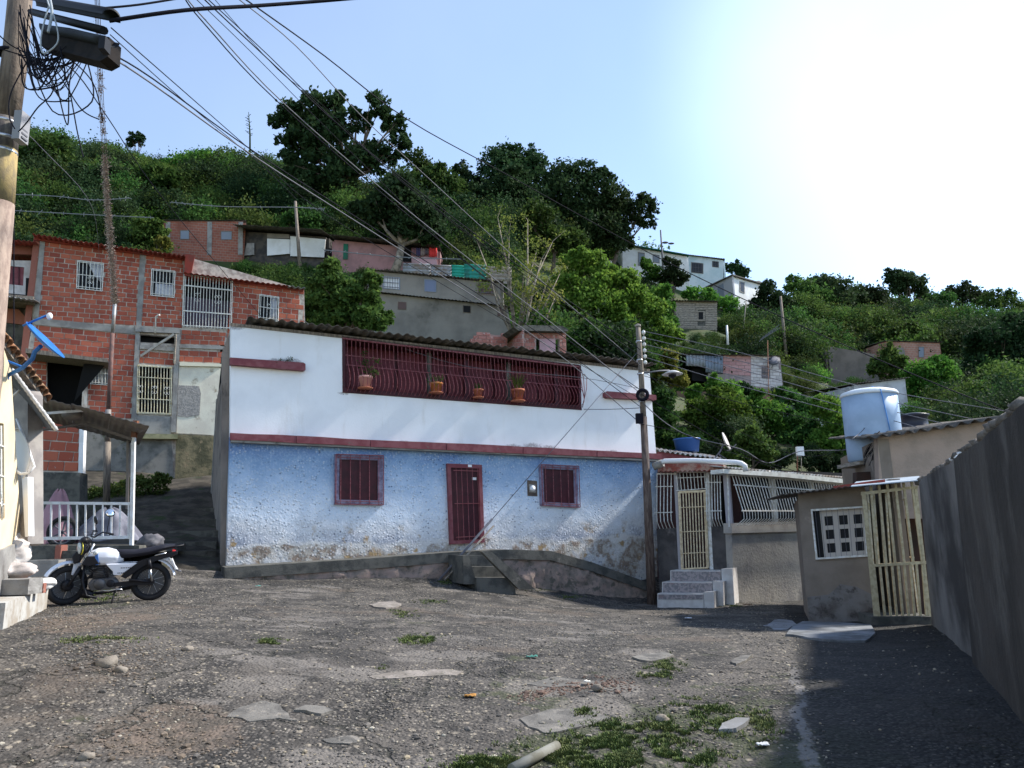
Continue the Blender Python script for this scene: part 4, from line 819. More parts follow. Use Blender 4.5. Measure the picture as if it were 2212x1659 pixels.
slab('side_block', LFp, [(1540, 1255), (1562, 1256), (1564, 1325), (1542, 1325)], 0, .82, tm, te); slab('side_block', LFp, [(1520, 1279), (1542, 1278), (1544, 1325), (1522, 1325)], 0, 1.12, tm, te)
lg = [GP(1420, 1294), GP(1452, 1286), GP(1520, 1289), GP(1545, 1296), GP(1500, 1300)]; lg = [p+Vector((0, 0, .07)) for p in lg]; MB().prism(lg, [v-Vector((0, 0, .25)) for v in lg]).build('landing', mat('red_landing', (.34, .12, .09), (.25, .10, .08), 4), te)
# its roofs and the drain pipe
roofz = []
corr('roof_sheet', LFp.hit(1426, 1018, .35), LFp.hit(1566, 1017, .35), Vector((.8, 3.4, .25)), M['roof_red'], gh, amp=.02, wave=.12)
corr('roof_sheet', LIT.hit(1560, 1008, .1), LIT.hit(1850, 1034, .1), Vector((-1.2, 4.5, .5)), M['zinc'], gh, amp=.02, wave=.12)
slab('wall_top', LFp, [(1424, 998), (1562, 1004), (1563, 1020), (1420, 1020)], -.3, .02, mat('broken_red_plaster', (.25, .08, .06), (.36, .27, .22), 5, bump=.8), gh)
slab('back_wall', Plane(3.9, 21.2, 9, 22.2), [(1424, 975), (1560, 998), (1560, 1030), (1424, 1030)], -.2, 0, M['maroon'], gh)
corr('roof_sheet', P(1418, 972, 21.0), P(1562, 992, 21.6), Vector((.4, 3, .4)), M['zinc'], gh, amp=.03, wave=.16)
MB().tube([LFp.hit(1430, 999, .45), LFp.hit(1436, 996, .45), LFp.hit(1500, 995, .45), LFp.hit(1590, 999, .45), LFp.hit(1601, 1001, .45), LFp.hit(1609, 1006, .42), LFp.hit(1611, 1018, .4)], .062, 12).build('drain_pipe', M['plastic_w'], gh)
MB().tube([LFp.hit(1412, 1008, .3), LFp.hit(1432, 1000, .3)], .1, 8).build('pipe_collar', M['cement'], gh)
tk = MB().lathe(P(1485, 976, 24), [(.01, 0), (.36, 0), (.42, .38), (.44, .38), (.44, .42), (.2, .45), (.01, .46)], 20).build('water_tub', mat('blue_plastic', (.04, .12, .38), rough=.4), None, label='small blue plastic water tub behind the red roof edge', cat='water tank')
sd_ = thing('satellite_dish', 'grey satellite dish on the roof of the barred house', 'satellite dish', P(1548, 985, 20.5))
MB().lathe(P(1565, 955, 20.5), [(0, 0)]+[(.27*i/5, .05*(i/5)**2) for i in range(1, 6)]+[(.27, .065), (0, .03)], 26, Z=(.86, -.42, .32)).build('dish', mat('dish_grey', (.42, .40, .38)), sd_)
MB().tube([P(1562, 962, 20.5), P(1556, 975, 20.4), P(1545, 988, 20.4)], .022, 6).build('stand', M['wire_g'], sd_); MB().tube([P(1570, 973, 20.4), P(1577, 972, 20.3), P(1590, 960, 20.2)], .014, 5).build('feed_arm', M['wire_g'], sd_)
for x in (1560, 1570): MB().tube([P(1552, 980, 20.4), P(x, 992, 20.4)], .01, 4).build('stay', M['wire_g'], sd_)
# white canister on a stick
cn = thing('canister_on_pole', 'white plastic canister hung on a short rusty pole above the roofs', 'canister', P(1722, 1018, 21))
MB().box(P(1728, 975, 21), .19, .12, .26).build('canister', M['plastic_w'], cn); MB().tube([P(1722, 1022, 21), P(1723, 972, 21)], .018, 6).build('pole', M['rust'], cn); MB().tube([P(1731, 1020, 21), P(1731, 985, 21)], .01, 5).build('rod', M['wood'], cn)

# ------------------------------------------------------------------ near right house, its gate, tanks
NR = Plane(5.15, 13.2, 7.0, 12.35); nrm = mat('brownish_cream_render', (.235, .195, .16), (.19, .155, .125), 1.5, bump=.25, bsc=25, c3=(.30, .25, .21), s3=2)
nh = thing('cream_render_house', 'low cream rendered house with a pane window beside the cream gate', 'house', P(1800, 1345, 12.9))
wpx = [(1753, 1102), (1880, 1094), (1884, 1200), (1764, 1207)]
holed('front_wall', NR, [(1722, 1062), (1865, 1046), (1870, 1060), (1892, 1400), (1752, 1400)], [[(1753, 1102), (1866, 1095), (1873, 1200), (1764, 1207)]], .2, nrm, nh)
w0 = NR.hit(1722, 1070); vwall('side_wall', NR.hit(1737, 1200), NR.hit(1737, 1200)+Vector((1.1, 3.2, 0)), -.5, w0.z-.05, -.2, nrm, nh)
base_m = mat('damp_patch', (.20, .185, .175), (.12, .105, .095), 3, bump=.7, c3=(.07, .06, .055), s3=2.5, lo3=.5, hi3=.6)
slab('damp_plinth', NR, [(1744, 1290), (1790, 1285), (1815, 1262), (1850, 1268), (1885, 1285), (1892, 1400), (1752, 1400)], .003, .03, base_m, nh)
wf = holed('window', NR, [(1751, 1100), (1868, 1093), (1875, 1202), (1762, 1209)], [[(1755, 1104), (1864, 1097), (1871, 1198), (1766, 1205)]], .1, M['bars_w'], nh, off=.05)
cas = mat('window_casement', (.52, .47, .42)); hp = []
qW = [(1755, 1104), (1864, 1097), (1871, 1198), (1766, 1205)]
def bil(c, u, v): return lp(lp(c[0], c[1], u), lp(c[3], c[2], u), v)
for i in range(3):
    for j in range(3):
        u0 = .22+i*.29; hp.append([bil(qW, u0, .13+j*.29), bil(qW, u0+.17, .13+j*.29), bil(qW, u0+.17, .33+j*.29), bil(qW, u0, .33+j*.29)])
hp = [h for h in hp if h[1][0] < 1868]
holed('casement', NR, [bil(qW, .14, 0), bil(qW, 1, 0), bil(qW, 1, 1), bil(qW, .14, 1)], hp, .04, cas, wf, off=-.06)
for h in hp: slab('pane', NR, h, -.12, -.09, M['glass'], wf)
slab('pane', NR, [bil(qW, 0, 0), bil(qW, .14, 0), bil(qW, .14, 1), bil(qW, 0, 1)], -.12, -.09, M['glass'], wf)
grille(wf, Quad(NR, qW), 9, .0035, M['wire_g'], rails=(), off=.04)
corr('roof_sheet', NR.hit(1688, 1066, .45), NR.hit(1905, 1040, .45), Vector((.9, 3.6, .02)), M["roof_gr"], nh, amp=.012, wave=.1)
slab('roof_edge', NR, [(1800, 1050), (1912, 1035), (1912, 1041), (1800, 1056)], .3, .4, M['roof_red'], nh)
GA = Plane(6.05, 12.3, 7.4, 12.1); 
M['gate_c'] = mat('dull_cream_gate_paint', (.50, .43, .28), (.38, .31, .19), 14, rough=.55); gt = thing('cream_gate', 'tall cream bar gate standing ajar between the cream house and the grey wall', 'gate', P(1950, 1335, 12.2))
def gbar(x0_, y0_, x1_, y1_, w_, nm='bar', m=None, off=0): slab(nm, GA, [(x0_-w_/2, y0_), (x0_+w_/2, y0_), (x1_+w_/2, y1_), (x1_-w_/2, y1_)], off-.02, off+.012, m or M['gate_c'], gt)
gbar(1866, 1062, 1893, 1333, 9, 'stile'); gbar(1978, 1050, 2009, 1332, 6, 'stile', off=.0)
slab('top_rail', GA, [(1861, 1063), (1983, 1049), (1983, 1055), (1861, 1070)], -.02, .02, M['gate_c'], gt)
slab('middle_rail', GA, [(1879, 1219), (2001, 1212), (2001, 1218), (1880, 1225)], -.02, .02, M['gate_c'], gt)
for i in range(6): u = (i+.75)/6.2; gbar(lerp(1868, 1978, u), lerp(1050, 1040, u), lerp(1881, 2002, u), lerp(1222, 1214, u), 5)
for i in range(4): u = (i+.1)/4.; gbar(lerp(1874, 1925, u), lerp(1068, 1060, u), lerp(1886, 1935, u), lerp(1220, 1216, u), 3.2, off=-.25, m=M['bars_y'])
for i in range(9): u = (i+.6)/9.2; gbar(lerp(1880, 2001, u), lerp(1222, 1214, u), lerp(1892, 2010, u), 1332, 4.8, m=None)
ga2 = thing('inner_gate', 'second cream gate seen open behind the first gate bars', 'gate', P(1930, 1330, 13.2))
IG = Plane(6.6, 12.6, 6.95, 14.2)
for i in range(7):
    a = Vector((6.60+.05*i, 12.7+.22*i, 0)); MB().tube([a+Vector((0, 0, .1)), a+Vector((0, 0, 2.0))], .014, 4).build('bar', M['bars_y'], ga2)
for z_ in (.12, 1.05, 2.0): MB().tube([Vector((6.58, 12.6, z_)), Vector((6.92, 14.1, z_))], .016, 4).build('rail', M['bars_c'], ga2)
slab('gate_step', GA, [(1881, 1333), (2012, 1332), (2016, 1352), (1884, 1356)], -1.6, .12, M['cement_dk'], None, label='dark concrete doorstep under the cream bar gate', cat='step')
pas = thing('passage_walls', 'dim reddish passage walls behind the gate', 'wall', P(1950, 1330, 15))
slab('end_wall', Plane(6, 15.4, 9, 15.2), [(1850, 1020), (2090, 1010), (2090, 1400), (1850, 1400)], -.2, 0, mat('dim_red_render', (.075, .04, .032), (.05, .034, .028), 2), pas)
vwall('side_wall', Vector((6.35, 12.6, 0)), Vector((6.95, 15.4, 0)), -.4, 2.35, -.15, nrm, pas)
mb = MB(); p_ = [P(1838, 1050, 12.2), P(1992, 1036, 11.9), P(1985, 1028, 13.4), P(1850, 1040, 13.6)]
mb.prism(p_, [v-Vector((0, 0, .015)) for v in p_]).build('roof_sheet', mat('pale_blue_sheet', (.42, .48, .54), (.32, .36, .40), 3, rough=.4), pas)
UB = Plane(7.0, 14.4, 9.6, 14.0)
ub = thing('upper_render_house', 'taller rendered house with wavy dark roof sheet behind the right wall', 'house', P(1950, 1060, 14.3))
slab('front_wall', UB, [(1896, 941), (2180, 903), (2320, 880), (2320, 1120), (1902, 1120)], -.25, 0, mat('warm_grey_render', (.40, .30, .24), (.32, .25, .20), 2, bump=.7, bsc=22), ub)
u0_ = UB.hit(1897, 960); vwall('side_wall', u0_, u0_+Vector((1.0, 4, 0)), 0, u0_.z+.1, -.2, nrm, ub)
corr('roof_sheet', UB.hit(1870, 945, .3), UB.hit(2190, 899, .3), Vector((1.2, 4.5, .5)), M['roof_gr'], ub, amp=.035, wave=.24)
tb = mat('pale_blue_tank', (.34, .45, .60), (.29, .39, .53), 2, rough=.45)
tnk = thing('blue_water_tank', 'tall pale blue water tank on a low stand beside the roofs', 'water tank', P(1896, 1000, 16.2))
c0 = P(1893, 998, 16.2); MB().lathe(c0, [(.50, 0), (.56, .05), (.57, .3), (.573, .9), (.575, 1.44)], 40).build('body', tb, tnk)
MB().lathe(c0+Vector((0, 0, 1.44)), [(.57, 0), (.60, .01), (.60, .05), (.56, .10), (.40, .15), (.12, .17), (.01, .175)], 40).build('lid', mat('pale_tank_lid', (.66, .70, .74), rough=.4), tnk)
MB().tube([c0+Vector((-.05, -.3, 1.62)), c0+Vector((-.02, -.60, 1.5)), c0+Vector((.05, -.60, .9)), c0+Vector((.08, -.60, .55))], .012, 6).build('hose', mat('blue_hose', (.10, .25, .55)), tnk)
for dx in (-.3, .25):
    MB().tube([c0+Vector((dx, -.2, -1.6)), c0+Vector((dx, -.2, -.02))], .07, 6).build('stand_leg', M['wood'], tnk)
MB().box(c0+Vector((0, 0, -.05)), 1.25, 1.1, .08).build('stand_top', M['wood'], tnk)
blk = mat('black_tank_plastic', (.03, .03, .04), rough=.4)
c1_ = P(1978, 935, 18.2); MB().lathe(c1_+Vector((0, 0, -.2)), [(.28, 0), (.30, .3), (.32, .32), (.32, .36), (.30, .38), (.31, .58), (.35, .6), (.35, .64), (.2, .68), (.01, .69)], 28).build('black_water_tank', blk, None, label='smaller black water tank behind the blue one', cat='water tank')
tgl = MB()
for k in range(14):
    c_ = P(random.uniform(1878, 1900), random.uniform(965, 990), 14.9); a = random.uniform(0, 3); tgl.tube([c_+Vector((math.cos(a+t), -.1, math.sin(a*1.7+t*1.3)))*.16 for t in np.linspace(0, 2.2, 6)], .006, 4)
tgl.build('cable_tangle', M['wire'], None, label='tangle of black cables under the roof corner by the tank', cat='cables', kind='stuff')

# ------------------------------------------------------------------ the long wall on the right
W0, W1, W2 = tuple(P(2013, 1350, 12.1).xy), tuple(P(2105, 1428, 8.6).xy), tuple(P(2212, 1545, 6.1).xy)
RW1 = Plane(*W0, *W1); RW2 = Plane(*W1, *W2)
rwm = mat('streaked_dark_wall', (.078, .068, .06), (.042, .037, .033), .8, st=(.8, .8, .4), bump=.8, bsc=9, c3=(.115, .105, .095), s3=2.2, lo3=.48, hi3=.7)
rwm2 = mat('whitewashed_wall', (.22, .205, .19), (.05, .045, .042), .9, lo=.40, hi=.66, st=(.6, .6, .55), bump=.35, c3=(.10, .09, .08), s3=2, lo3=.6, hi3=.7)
rw = thing('street_wall', 'tall shaded cement wall with broken stepped top along the right side', 'wall', (4.6, 7, 0))
top1 = [(1985, 1043), (1995, 1030), (2010, 1024), (2030, 1010), (2050, 1003), (2059, 992)]
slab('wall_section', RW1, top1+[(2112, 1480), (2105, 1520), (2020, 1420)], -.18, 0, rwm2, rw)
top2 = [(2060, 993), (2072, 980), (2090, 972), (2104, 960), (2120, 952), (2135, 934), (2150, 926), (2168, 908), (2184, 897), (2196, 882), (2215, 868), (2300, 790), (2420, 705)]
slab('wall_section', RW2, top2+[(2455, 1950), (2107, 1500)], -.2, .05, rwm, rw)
MB().box(Vector((W1[0], W1[1], 1.0))-RW1.n*.36, 1.5, .2, 2.5, X=RW1.u, Y=RW1.n).build('seam_light_blocker', rwm, rw)  # unseen block added behind the wall seam to stop sunlight leaking through
e_ = RW2.hit(2425, 1000); vwall('wall_section', e_, Vector((3.3, -1, 0)), -.4, 2.6, -.2, rwm, rw)
vwall('wall_section', Vector((3.3, -1, 0)), Vector((3.6, -7, 0)), -.4, 2.6, -.2, rwm, rw)
M['pale_slab'] = mat('pale_worn_concrete', (.25, .255, .27), (.18, .18, .18), 3, bump=.3)

rub = mat('rubble_top', (.16, .14, .12), (.09, .08, .07), 8, bump=.6, isl=.3)
rr_ = random.Random(8)
for pl_, tp_ in ((RW1, top1), (RW2, top2[:11])):
    for (xa, ya), (xb, yb) in zip(tp_, tp_[1:]):
        nn = max(2, int(math.hypot(xb-xa, yb-ya)/9))
        for k in range(nn):
            t_ = (k+rr_.random())/nn; c = pl_.hit(lerp(xa, xb, t_), lerp(ya, yb, t_)+1, -.07); s_ = rr_.uniform(.035, .075); MB().blob(c, s_*1.2, s_, s_*.8, 1, .35, 1.6, k+xa).build('rubble_piece', rub, rw)
for i in range(3): MB().blob(RW2.hit(2062+i*9, 992-i*6, -.05), .06, .05, .03, 1, .3, 1.5, i).build('lime_piece', M['white'], rw)
# stairs climbing the alley behind
al = thing('alley_stairs', 'dark earthen stairs climbing the alley between porch and blue house', 'stairs', P(420, 1200, 17))
for i, (x0_, x1_, y, D_) in enumerate(((372, 440, 1192, 17.0), (378, 440, 1170, 17.7), (384, 446, 1146, 18.5), (392, 450, 1122, 19.4), (396, 452, 1098, 20.4), (400, 455, 1076, 21.5), (404, 457, 1055, 22.6), (408, 458, 1037, 23.8))):
    p_ = [P(x0_-22, y, D_), P(x1_+28, y, D_), P(x1_+28, y, D_+1.3), P(x0_-22, y, D_+1.3)]; z_ = P((x0_+x1_)/2, y, D_).z; p_ = [Vector((v.x, v.y, z_+.03*noise.noise(v*2))) for v in p_]
    MB().prism(p_, [v-Vector((0, 0, .5)) for v in p_]).build('stair', mat('alley_tread%d' % i, (.13, .12, .10), (.06, .055, .045), 3, bump=.5), al)
# ------------------------------------------------------------------ houses up the hillside
def hhouse(name, label, cat, px, D1, D2, depth, wm, rm=None, wins=(), over=.35, drop=1.5, roof=True, rise=.25, amp=.02, wave=.2, holes=(), fascia=None, right=True):
    tl, tr, br, bl = px; a = P(*tl, D1); b_ = P(*tr, D2); pl = Plane(a.x, a.y, b_.x, b_.y); c = pl.hit((bl[0]+br[0])/2, (bl[1]+br[1])/2)
    t = thing(name, label, cat, (c.x, c.y, c.z-.2)); kb = drop*1600/D1
    outer = [tl, tr, br, (br[0], br[1]+kb), (bl[0], bl[1]+kb), bl]
    if holes: holed('front_wall', pl, outer, list(holes), .2, wm, t)
    else: slab('front_wall', pl, outer, -.2, 0, wm, t)
    zt = pl.hit(*tl).z; zt2 = pl.hit(*tr).z; zb = min(pl.hit(*bl).z, pl.hit(*br).z)-drop
    A_, B_ = pl.hit(*tl), pl.hit(*tr)
    for e, z_, s in ((A_+pl.u*.02, zt, 1), (B_-pl.u*.02, zt2, -1)):
        vwall('side_wall', e-pl.n*.2, e-pl.n*depth, zb, z_-.04, -.2*s if (pl.u.cross(pl.n)).z > 0 else .2*s, wm, t)
    if roof:
        hi = pl.hit(*tl, over)-pl.u*.15; hj = pl.hit(*tr, over)+pl.u*.2
        dzv = Vector((0, 0, rise)); corr('roof_sheet', A_+pl.n*over-pl.u*.15+Vector((0, 0, .05)), B_+pl.n*over+pl.u*.2+Vector((0, 0, .05)), -pl.n*(depth+over)+dzv, rm or M['zinc'], t, amp=amp, wave=wave)
        if fascia: MB().prism([A_+pl.n*over, B_+pl.n*over, B_+pl.n*over+Vector((0, 0, .12)), A_+pl.n*over+Vector((0, 0, .12))], [A_+pl.n*(over-.06), B_+pl.n*(over-.06), B_+pl.n*(over-.06)+Vector((0, 0, .12)), A_+pl.n*(over-.06)+Vector((0, 0, .12))]).build('fascia', fascia, t)
    for wn in wins:
        x0_, y0_, x1_, y1_ = wn[:4]; nm = wn[4]; m_ = wn[5]; sl_ = (tr[1]-tl[1])/(tr[0]-tl[0])*.8*(x1_-x0_)
        q4 = [(x0_, y0_), (x1_, y0_+sl_), (x1_, y1_+sl_), (x0_, y1_)]
        cx, cy = sum(p[0] for p in q4)/4, sum(p[1] for p in q4)/4
        f = holed(nm, pl, [(cx+(x-cx)*1.12, cy+(y-cy)*1.1) for x, y in q4], [q4], .05, M['pole'] if len(wn) < 7 else wn[6], t, off=.035)
        slab('pane', pl, q4, .005, .012, m_, f)
        if len(wn) > 7: grille(f, Quad(pl, q4), wn[7], .015, M['wire_g'], rails=(.1, .5, .9), off=.06)
    return t, pl
gw = mat('white_hill_wall', (.74, .75, .76), (.60, .60, .58), .5, bump=.1, c3=(.42, .46, .44), s3=.5, lo3=.6, hi3=.75)
aq = mat('aqua_washed_wall', (.62, .70, .74), (.45, .58, .62), .5, c3=(.32, .36, .36), s3=.6, lo3=.58, hi3=.7)
grn = mat('green_trim', (.02, .14, .09), (.03, .10, .07), 2); shut = mat('grey_shutter', (.22, .25, .30)); dkw = mat('dark_window', (.03, .032, .04), rough=.3); mrw = mat('brown_shutter', (.12, .08, .075))
gpl = mat('grey_hill_plaster', (.25, .23, .20), (.18, .165, .145), .5, bump=.5, bsc=8, c3=(.09, .085, .07), s3=.35, lo3=.54, hi3=.68)
def far_brick(nm, c1, c2, mo, sc=1.0):
    b = NB(nm); g = b.n('TexBrick'); c = b.n('TexCoord').outputs['Object']; mp = b.n('Mapping'); mp.inputs[2].default_value = (R(90), 0, 0); b.l(c, mp.inputs[0])
    s_ = b.n('SeparateXYZ'); b.l(c, s_.inputs[0]); cmb = b.n('CombineXYZ'); b.l(b.math('ADD', s_.outputs[0], s_.outputs[1]), cmb.inputs[0]); b.l(s_.outputs[2], cmb.inputs[1]); b.l(cmb.outputs[0], g.inputs['Vector'])
    g.inputs['Color1'].default_value = (*c1, 1); g.inputs['Color2'].default_value = (*c2, 1); g.inputs['Mortar'].default_value = (*mo, 1); g.inputs['Scale'].default_value = sc
    g.inputs['Brick Width'].default_value = .4; g.inputs['Row Height'].default_value = .2; g.inputs['Mortar Size'].default_value = .016
    col = b.mix(b.ramp(b.noise(b.co(), .6), .45, .7), g.outputs['Color'], tuple(v*.6 for v in c1)); return b.out(col, .9, b.bump(g.outputs['Fac'], .5, -.01), 0, .2)
fbk = far_brick('far_clay_block', (.33, .12, .08), (.26, .09, .065), (.28, .22, .18))
# 1 brick house high on the left
t, pl = hhouse('hill_brick_house', 'small unplastered brick house with two grey window plates high on the left slope', 'house', [(358, 478), (525, 478), (523, 548), (358, 553)], 50, 51.5, 5, fbk, M['roof_gr'], over=.15,
   wins=[(390, 498, 408, 516, 'window', shut), (478, 500, 500, 517, 'window', shut)])
for x in (358, 448, 515): slab('column', pl, [(x, 479), (x+10, 479), (x+9, 550), (x-1, 550)], .0, .05, M['cement'], t)
# 2 white panel shack
t, pl = hhouse('panel_shack', 'dark roofed shack with white panel walls beside the hill brick house', 'shack', [(526, 500), (704, 512), (700, 560), (528, 556)], 52, 51, 4, mat('sooty_wall', (.04, .038, .038), (.08, .07, .06), 2), M['roof_gr'], over=1.3, rise=.6)
slab('panel', pl, [(577, 515), (626, 517), (626, 548), (577, 552)], .1, .15, gw, t); slab('panel', pl, [(627, 510), (703, 517), (700, 556), (627, 553)], .18, .23, gw, t); slab('panel', pl, [(533, 525), (549, 525), (549, 550), (527, 552)], .1, .15, M['cement'], t)
slab('panel', pl, [(577, 504), (625, 506), (625, 515), (577, 514)], .05, .12, gpl, t)
# 3 pink shack with washing
pk = mat('faded_pink_wall', (.36, .20, .20), (.26, .15, .15), 1, c3=(.15, .12, .11), s3=.8, lo3=.55, hi3=.7); pk2 = mat('pink_wall', (.48, .30, .34), (.38, .25, .27), 1.5)
t, pl = hhouse('pink_shack', 'low faded pink shack under a long dark roof behind the two trunks', 'shack', [(722, 518), (945, 540), (945, 578), (722, 572)], 50, 50, 4, pk, M['roof_gr'], over=.9, rise=.7)
slab('door', pl, [(742, 526), (752, 527), (751, 560), (741, 560)], .02, .06, grn, t); slab('dark_opening', pl, [(868, 528), (888, 530), (888, 566), (868, 565)], .01, .04, M['black'], t)
slab('painted_wall', pl, [(889, 552), (942, 556), (944, 572), (889, 568)], .3, .4, pk2, t)
WL = thing('washing_line', 'washing hung under the pink shack roof, one red cloth', 'laundry', pl.hit(915, 560, .6))
for x0_, x1_, y1_, c_ in ((890, 898, 550, (.2, .1, .12)), (899, 908, 553, (.06, .05, .12)), (909, 917, 552, (.25, .2, .2)), (918, 925, 549, (.1, .08, .1)), (927, 944, 554, (.55, .04, .04))):
    q_ = Quad(pl, [(x0_, 535), (x1_, 536), (x1_, y1_), (x0_, y1_+1)], .6); MB().grid(lambda u, v: q_(u, v, .05*math.sin(u*9)), 8, 2, pl.n*-.02).build('garment', mat('cloth_%d' % x0_, c_), WL, fix=False)
# 4 sheet fence
t = thing('sheet_fence', 'patched fence of grey and green metal sheets above the grey plaster house', 'fence', P(1000, 600, 45)); FP = Plane(*(P(905, 590, 46).xy), *(P(1070, 600, 45).xy))
for x0_, x1_, yt, yb, m_ in ((870, 930, 568, 600, M['zinc']), (931, 975, 571, 603, M['zinc']), (976, 1003, 572, 600, mat('green_sheet', (.02, .30, .22), rough=.5)), (1003, 1050, 570, 608, mat('green_sheet2', (.02, .24, .19), (.03, .16, .13), 3, rough=.5)), (1051, 1105, 575, 612, M['wood'])):
    q_ = Quad(FP, [(x0_, yt), (x1_, yt+2), (x1_, yb+2), (x0_, yb)], 0); MB().grid(lambda u, v: q_(u, v, .04*math.sin(v*28)), 2, 24, FP.n*-.02).build('fence_sheet', m_, t, fix=False)
# 5 grey plaster house, two storeys
t, pl = hhouse('grey_plaster_house', 'long grey plastered two storey house half behind the left garden tree', 'house', [(800, 585), (1080, 612), (1082, 665), (800, 640)], 40.5, 40.5, 6, gpl, M['roof_gr'], over=.25,
   wins=[(829, 598, 862, 622, 'window', gw, shut, 6), (918, 604, 941, 628, 'window', mat('blue_glass', (.16, .19, .28), rough=.3), shut), (1033, 612, 1068, 634, 'window', mrw, M['pole'], 3)])
A_, B_ = pl.hit(800, 640, .5), pl.hit(1082, 666, .5)
low = slab('lower_storey', pl, [(800, 632), (1096, 662), (1103, 700), (1100, 790), (800, 790)], -.2, .5, gpl, t)
corr('roof_sheet', pl.hit(800, 628, .8), pl.hit(1100, 660, .8), -pl.n*.9+Vector((0, 0, .2)), M['zinc'], t, amp=.02, wave=.2)
for x0_, y0_, x1_, y1_, m_ in ((860, 652, 877, 668, mrw), (1001, 660, 1016, 675, M['black']), (1075, 660, 1092, 683, mrw)):
    f = slab('window', pl, [(x0_-1, y0_-1), (x1_+1, y0_), (x1_+1, y1_+1), (x0_-1, y1_)], .5, .53, M['pole'], t); slab('pane', pl, [(x0_, y0_), (x1_, y0_+1), (x1_, y1_), (x0_, y1_-1)], .53, .545, m_, f)
# 6 little brick building just over the blue house roof
BP = Plane(*(P(1102, 740, 30).xy), *(P(1222, 745, 31).xy)); bt = thing('brick_outhouse', 'small pinkish brick outhouse with a rounded dark roof just above the blue house', 'outhouse', P(1160, 765, 30.3))
rg = [(1128, 712), (1222, 714), (1224, 775), (1126, 775)]; hol = [[(1158, 731), (1165, 731), (1165, 762), (1158, 762)], [(1202, 733), (1208, 733), (1208, 766), (1202, 766)], [(1167, 732), (1200, 732), (1200, 765), (1167, 765)]]
holed('mortar_wall', BP, rg, [[(1158, 731), (1208, 733), (1208, 766), (1158, 762)]], .15, mat('pink_mortar', (.38, .30, .28), (.28, .2, .18), 3, bump=.5), bt, off=-.02)
M['brick3'] = brick_mat('pink_block', (.34, .13, .11), (.42, .20, .17), (.27, .10, .08), (.45, .38, .36), .55)
place_bricks(bt, [lay(bt, Quad(BP, [(1128, 713), (1222, 715), (1224, 775), (1126, 775)]), 7, .32, M['brick3'], holes=[[(1157, 731), (1209, 733), (1209, 775), (1157, 775)]], jit=.5)], M['brick3'])
slab('door', BP, [(1166, 731), (1200, 733), (1200, 770), (1166, 770)], -.1, -.03, pk2, bt)
BP2 = Plane(*(P(1095, 735, 32).xy), *(P(1128, 745, 29.8).xy)); slab('mortar_wall', BP2, [(1096, 722), (1128, 712), (1128, 775), (1096, 770)], -.1, -.01, mat('pink_mortar2', (.36, .28, .26)), bt)
place_bricks(bt, [lay(bt, Quad(BP2, [(1096, 720), (1128, 713), (1128, 775), (1096, 768)]), 7, .4, M['brick3'])], M['brick3'])
slab('roof_slab', BP, [(1110, 706), (1140, 702), (1215, 704), (1228, 712), (1226, 716), (1120, 714)], -2.2, .35, M['cement_dk'], bt)
BP3 = Plane(*(P(1018, 730, 30.5).xy), *(P(1095, 735, 31).xy)); bw = thing('ruined_brick_wall', 'broken pinkish brick wall left of the outhouse above the blue house roof', 'wall', P(1060, 765, 30.8))
slab('mortar_bed', BP3, [(1013, 738), (1034, 718), (1072, 724), (1096, 722), (1096, 775), (1010, 775)], -.15, -.02, mat('pink_mortar3', (.30, .2, .18)), bw)
place_bricks(bw, [lay(bw, Quad(BP3, [(1010, 716), (1096, 720), (1096, 772), (1010, 772)]), 7, .34, M['brick3'], regions=[[(1012, 740), (1033, 717), (1070, 724), (1096, 722), (1096, 775), (1010, 775)]])], M['brick3'])
# 7 white houses at the top right
hhouse('white_terrace_house', 'white wall with green roof trim partly hidden by the yellowish tree', 'house', [(1140, 575), (1320, 562), (1320, 600), (1140, 600)], 76, 78, 5, gw, M['roof_gr'], over=.3)
t, pl = hhouse('green_trim_house', 'long white hillside house with green roof edge below the skyline', 'house', [(1345, 530), (1484, 554), (1487, 632), (1345, 590)], 82, 82, 5, gw, grn, over=.4, rise=.1, fascia=grn,
   wins=[(1379, 546, 1392, 572, 'door', shut), (1411, 550, 1424, 566, 'window', shut, M['pole'])], drop=2)
t, pl = hhouse('white_cube_house', 'square white house with aqua stained wall and two barred windows on the ridge', 'house', [(1486, 552), (1562, 562), (1563, 615), (1489, 640)], 83, 82, 6, aq, M['roof_gr'], over=.35, drop=2,
   wins=[(1494, 567, 1518, 588, 'window', dkw, M['cement'], 4), (1539, 564, 1552, 576, 'window', dkw, M['cement'], 3)])
gp_ = Plane(*(P(1522, 620, 80).xy), *(P(1580, 600, 76).xy)); t = thing('gabled_shed_house', 'low white house with grey gable end at the right of the ridge row', 'house', P(1590, 650, 78))
slab('gable_wall', gp_, [(1523, 620), (1581, 595), (1586, 650), (1586, 670), (1530, 660)], -.2, 0, mat('grey_gable', (.42, .42, .45)), t)
gp2 = Plane(*(P(1580, 600, 76).xy), *(P(1648, 615, 80).xy)); slab('front_wall', gp2, [(1581, 595), (1646, 613), (1648, 660), (1586, 670)], -.2, 0, gw, t)
MB().prism([gp_.hit(1518, 622, .3), gp2.hit(1582, 592, .3), gp2.hit(1650, 612, .3), gp2.hit(1640, 606, -3)], [v-Vector((0, 0, .12)) for v in (gp_.hit(1518, 622, .3), gp2.hit(1582, 592, .3), gp2.hit(1650, 612, .3), gp2.hit(1640, 606, -3))]).build('roof', M['roof_gr'], t)
f = slab('window', gp2, [(1598, 607), (1609, 610), (1609, 634), (1598, 630)], 0, .05, M['cement'], t); slab('pane', gp2, [(1600, 609), (1607.5, 612), (1607.5, 632), (1600, 628)], .05, .06, dkw, f)
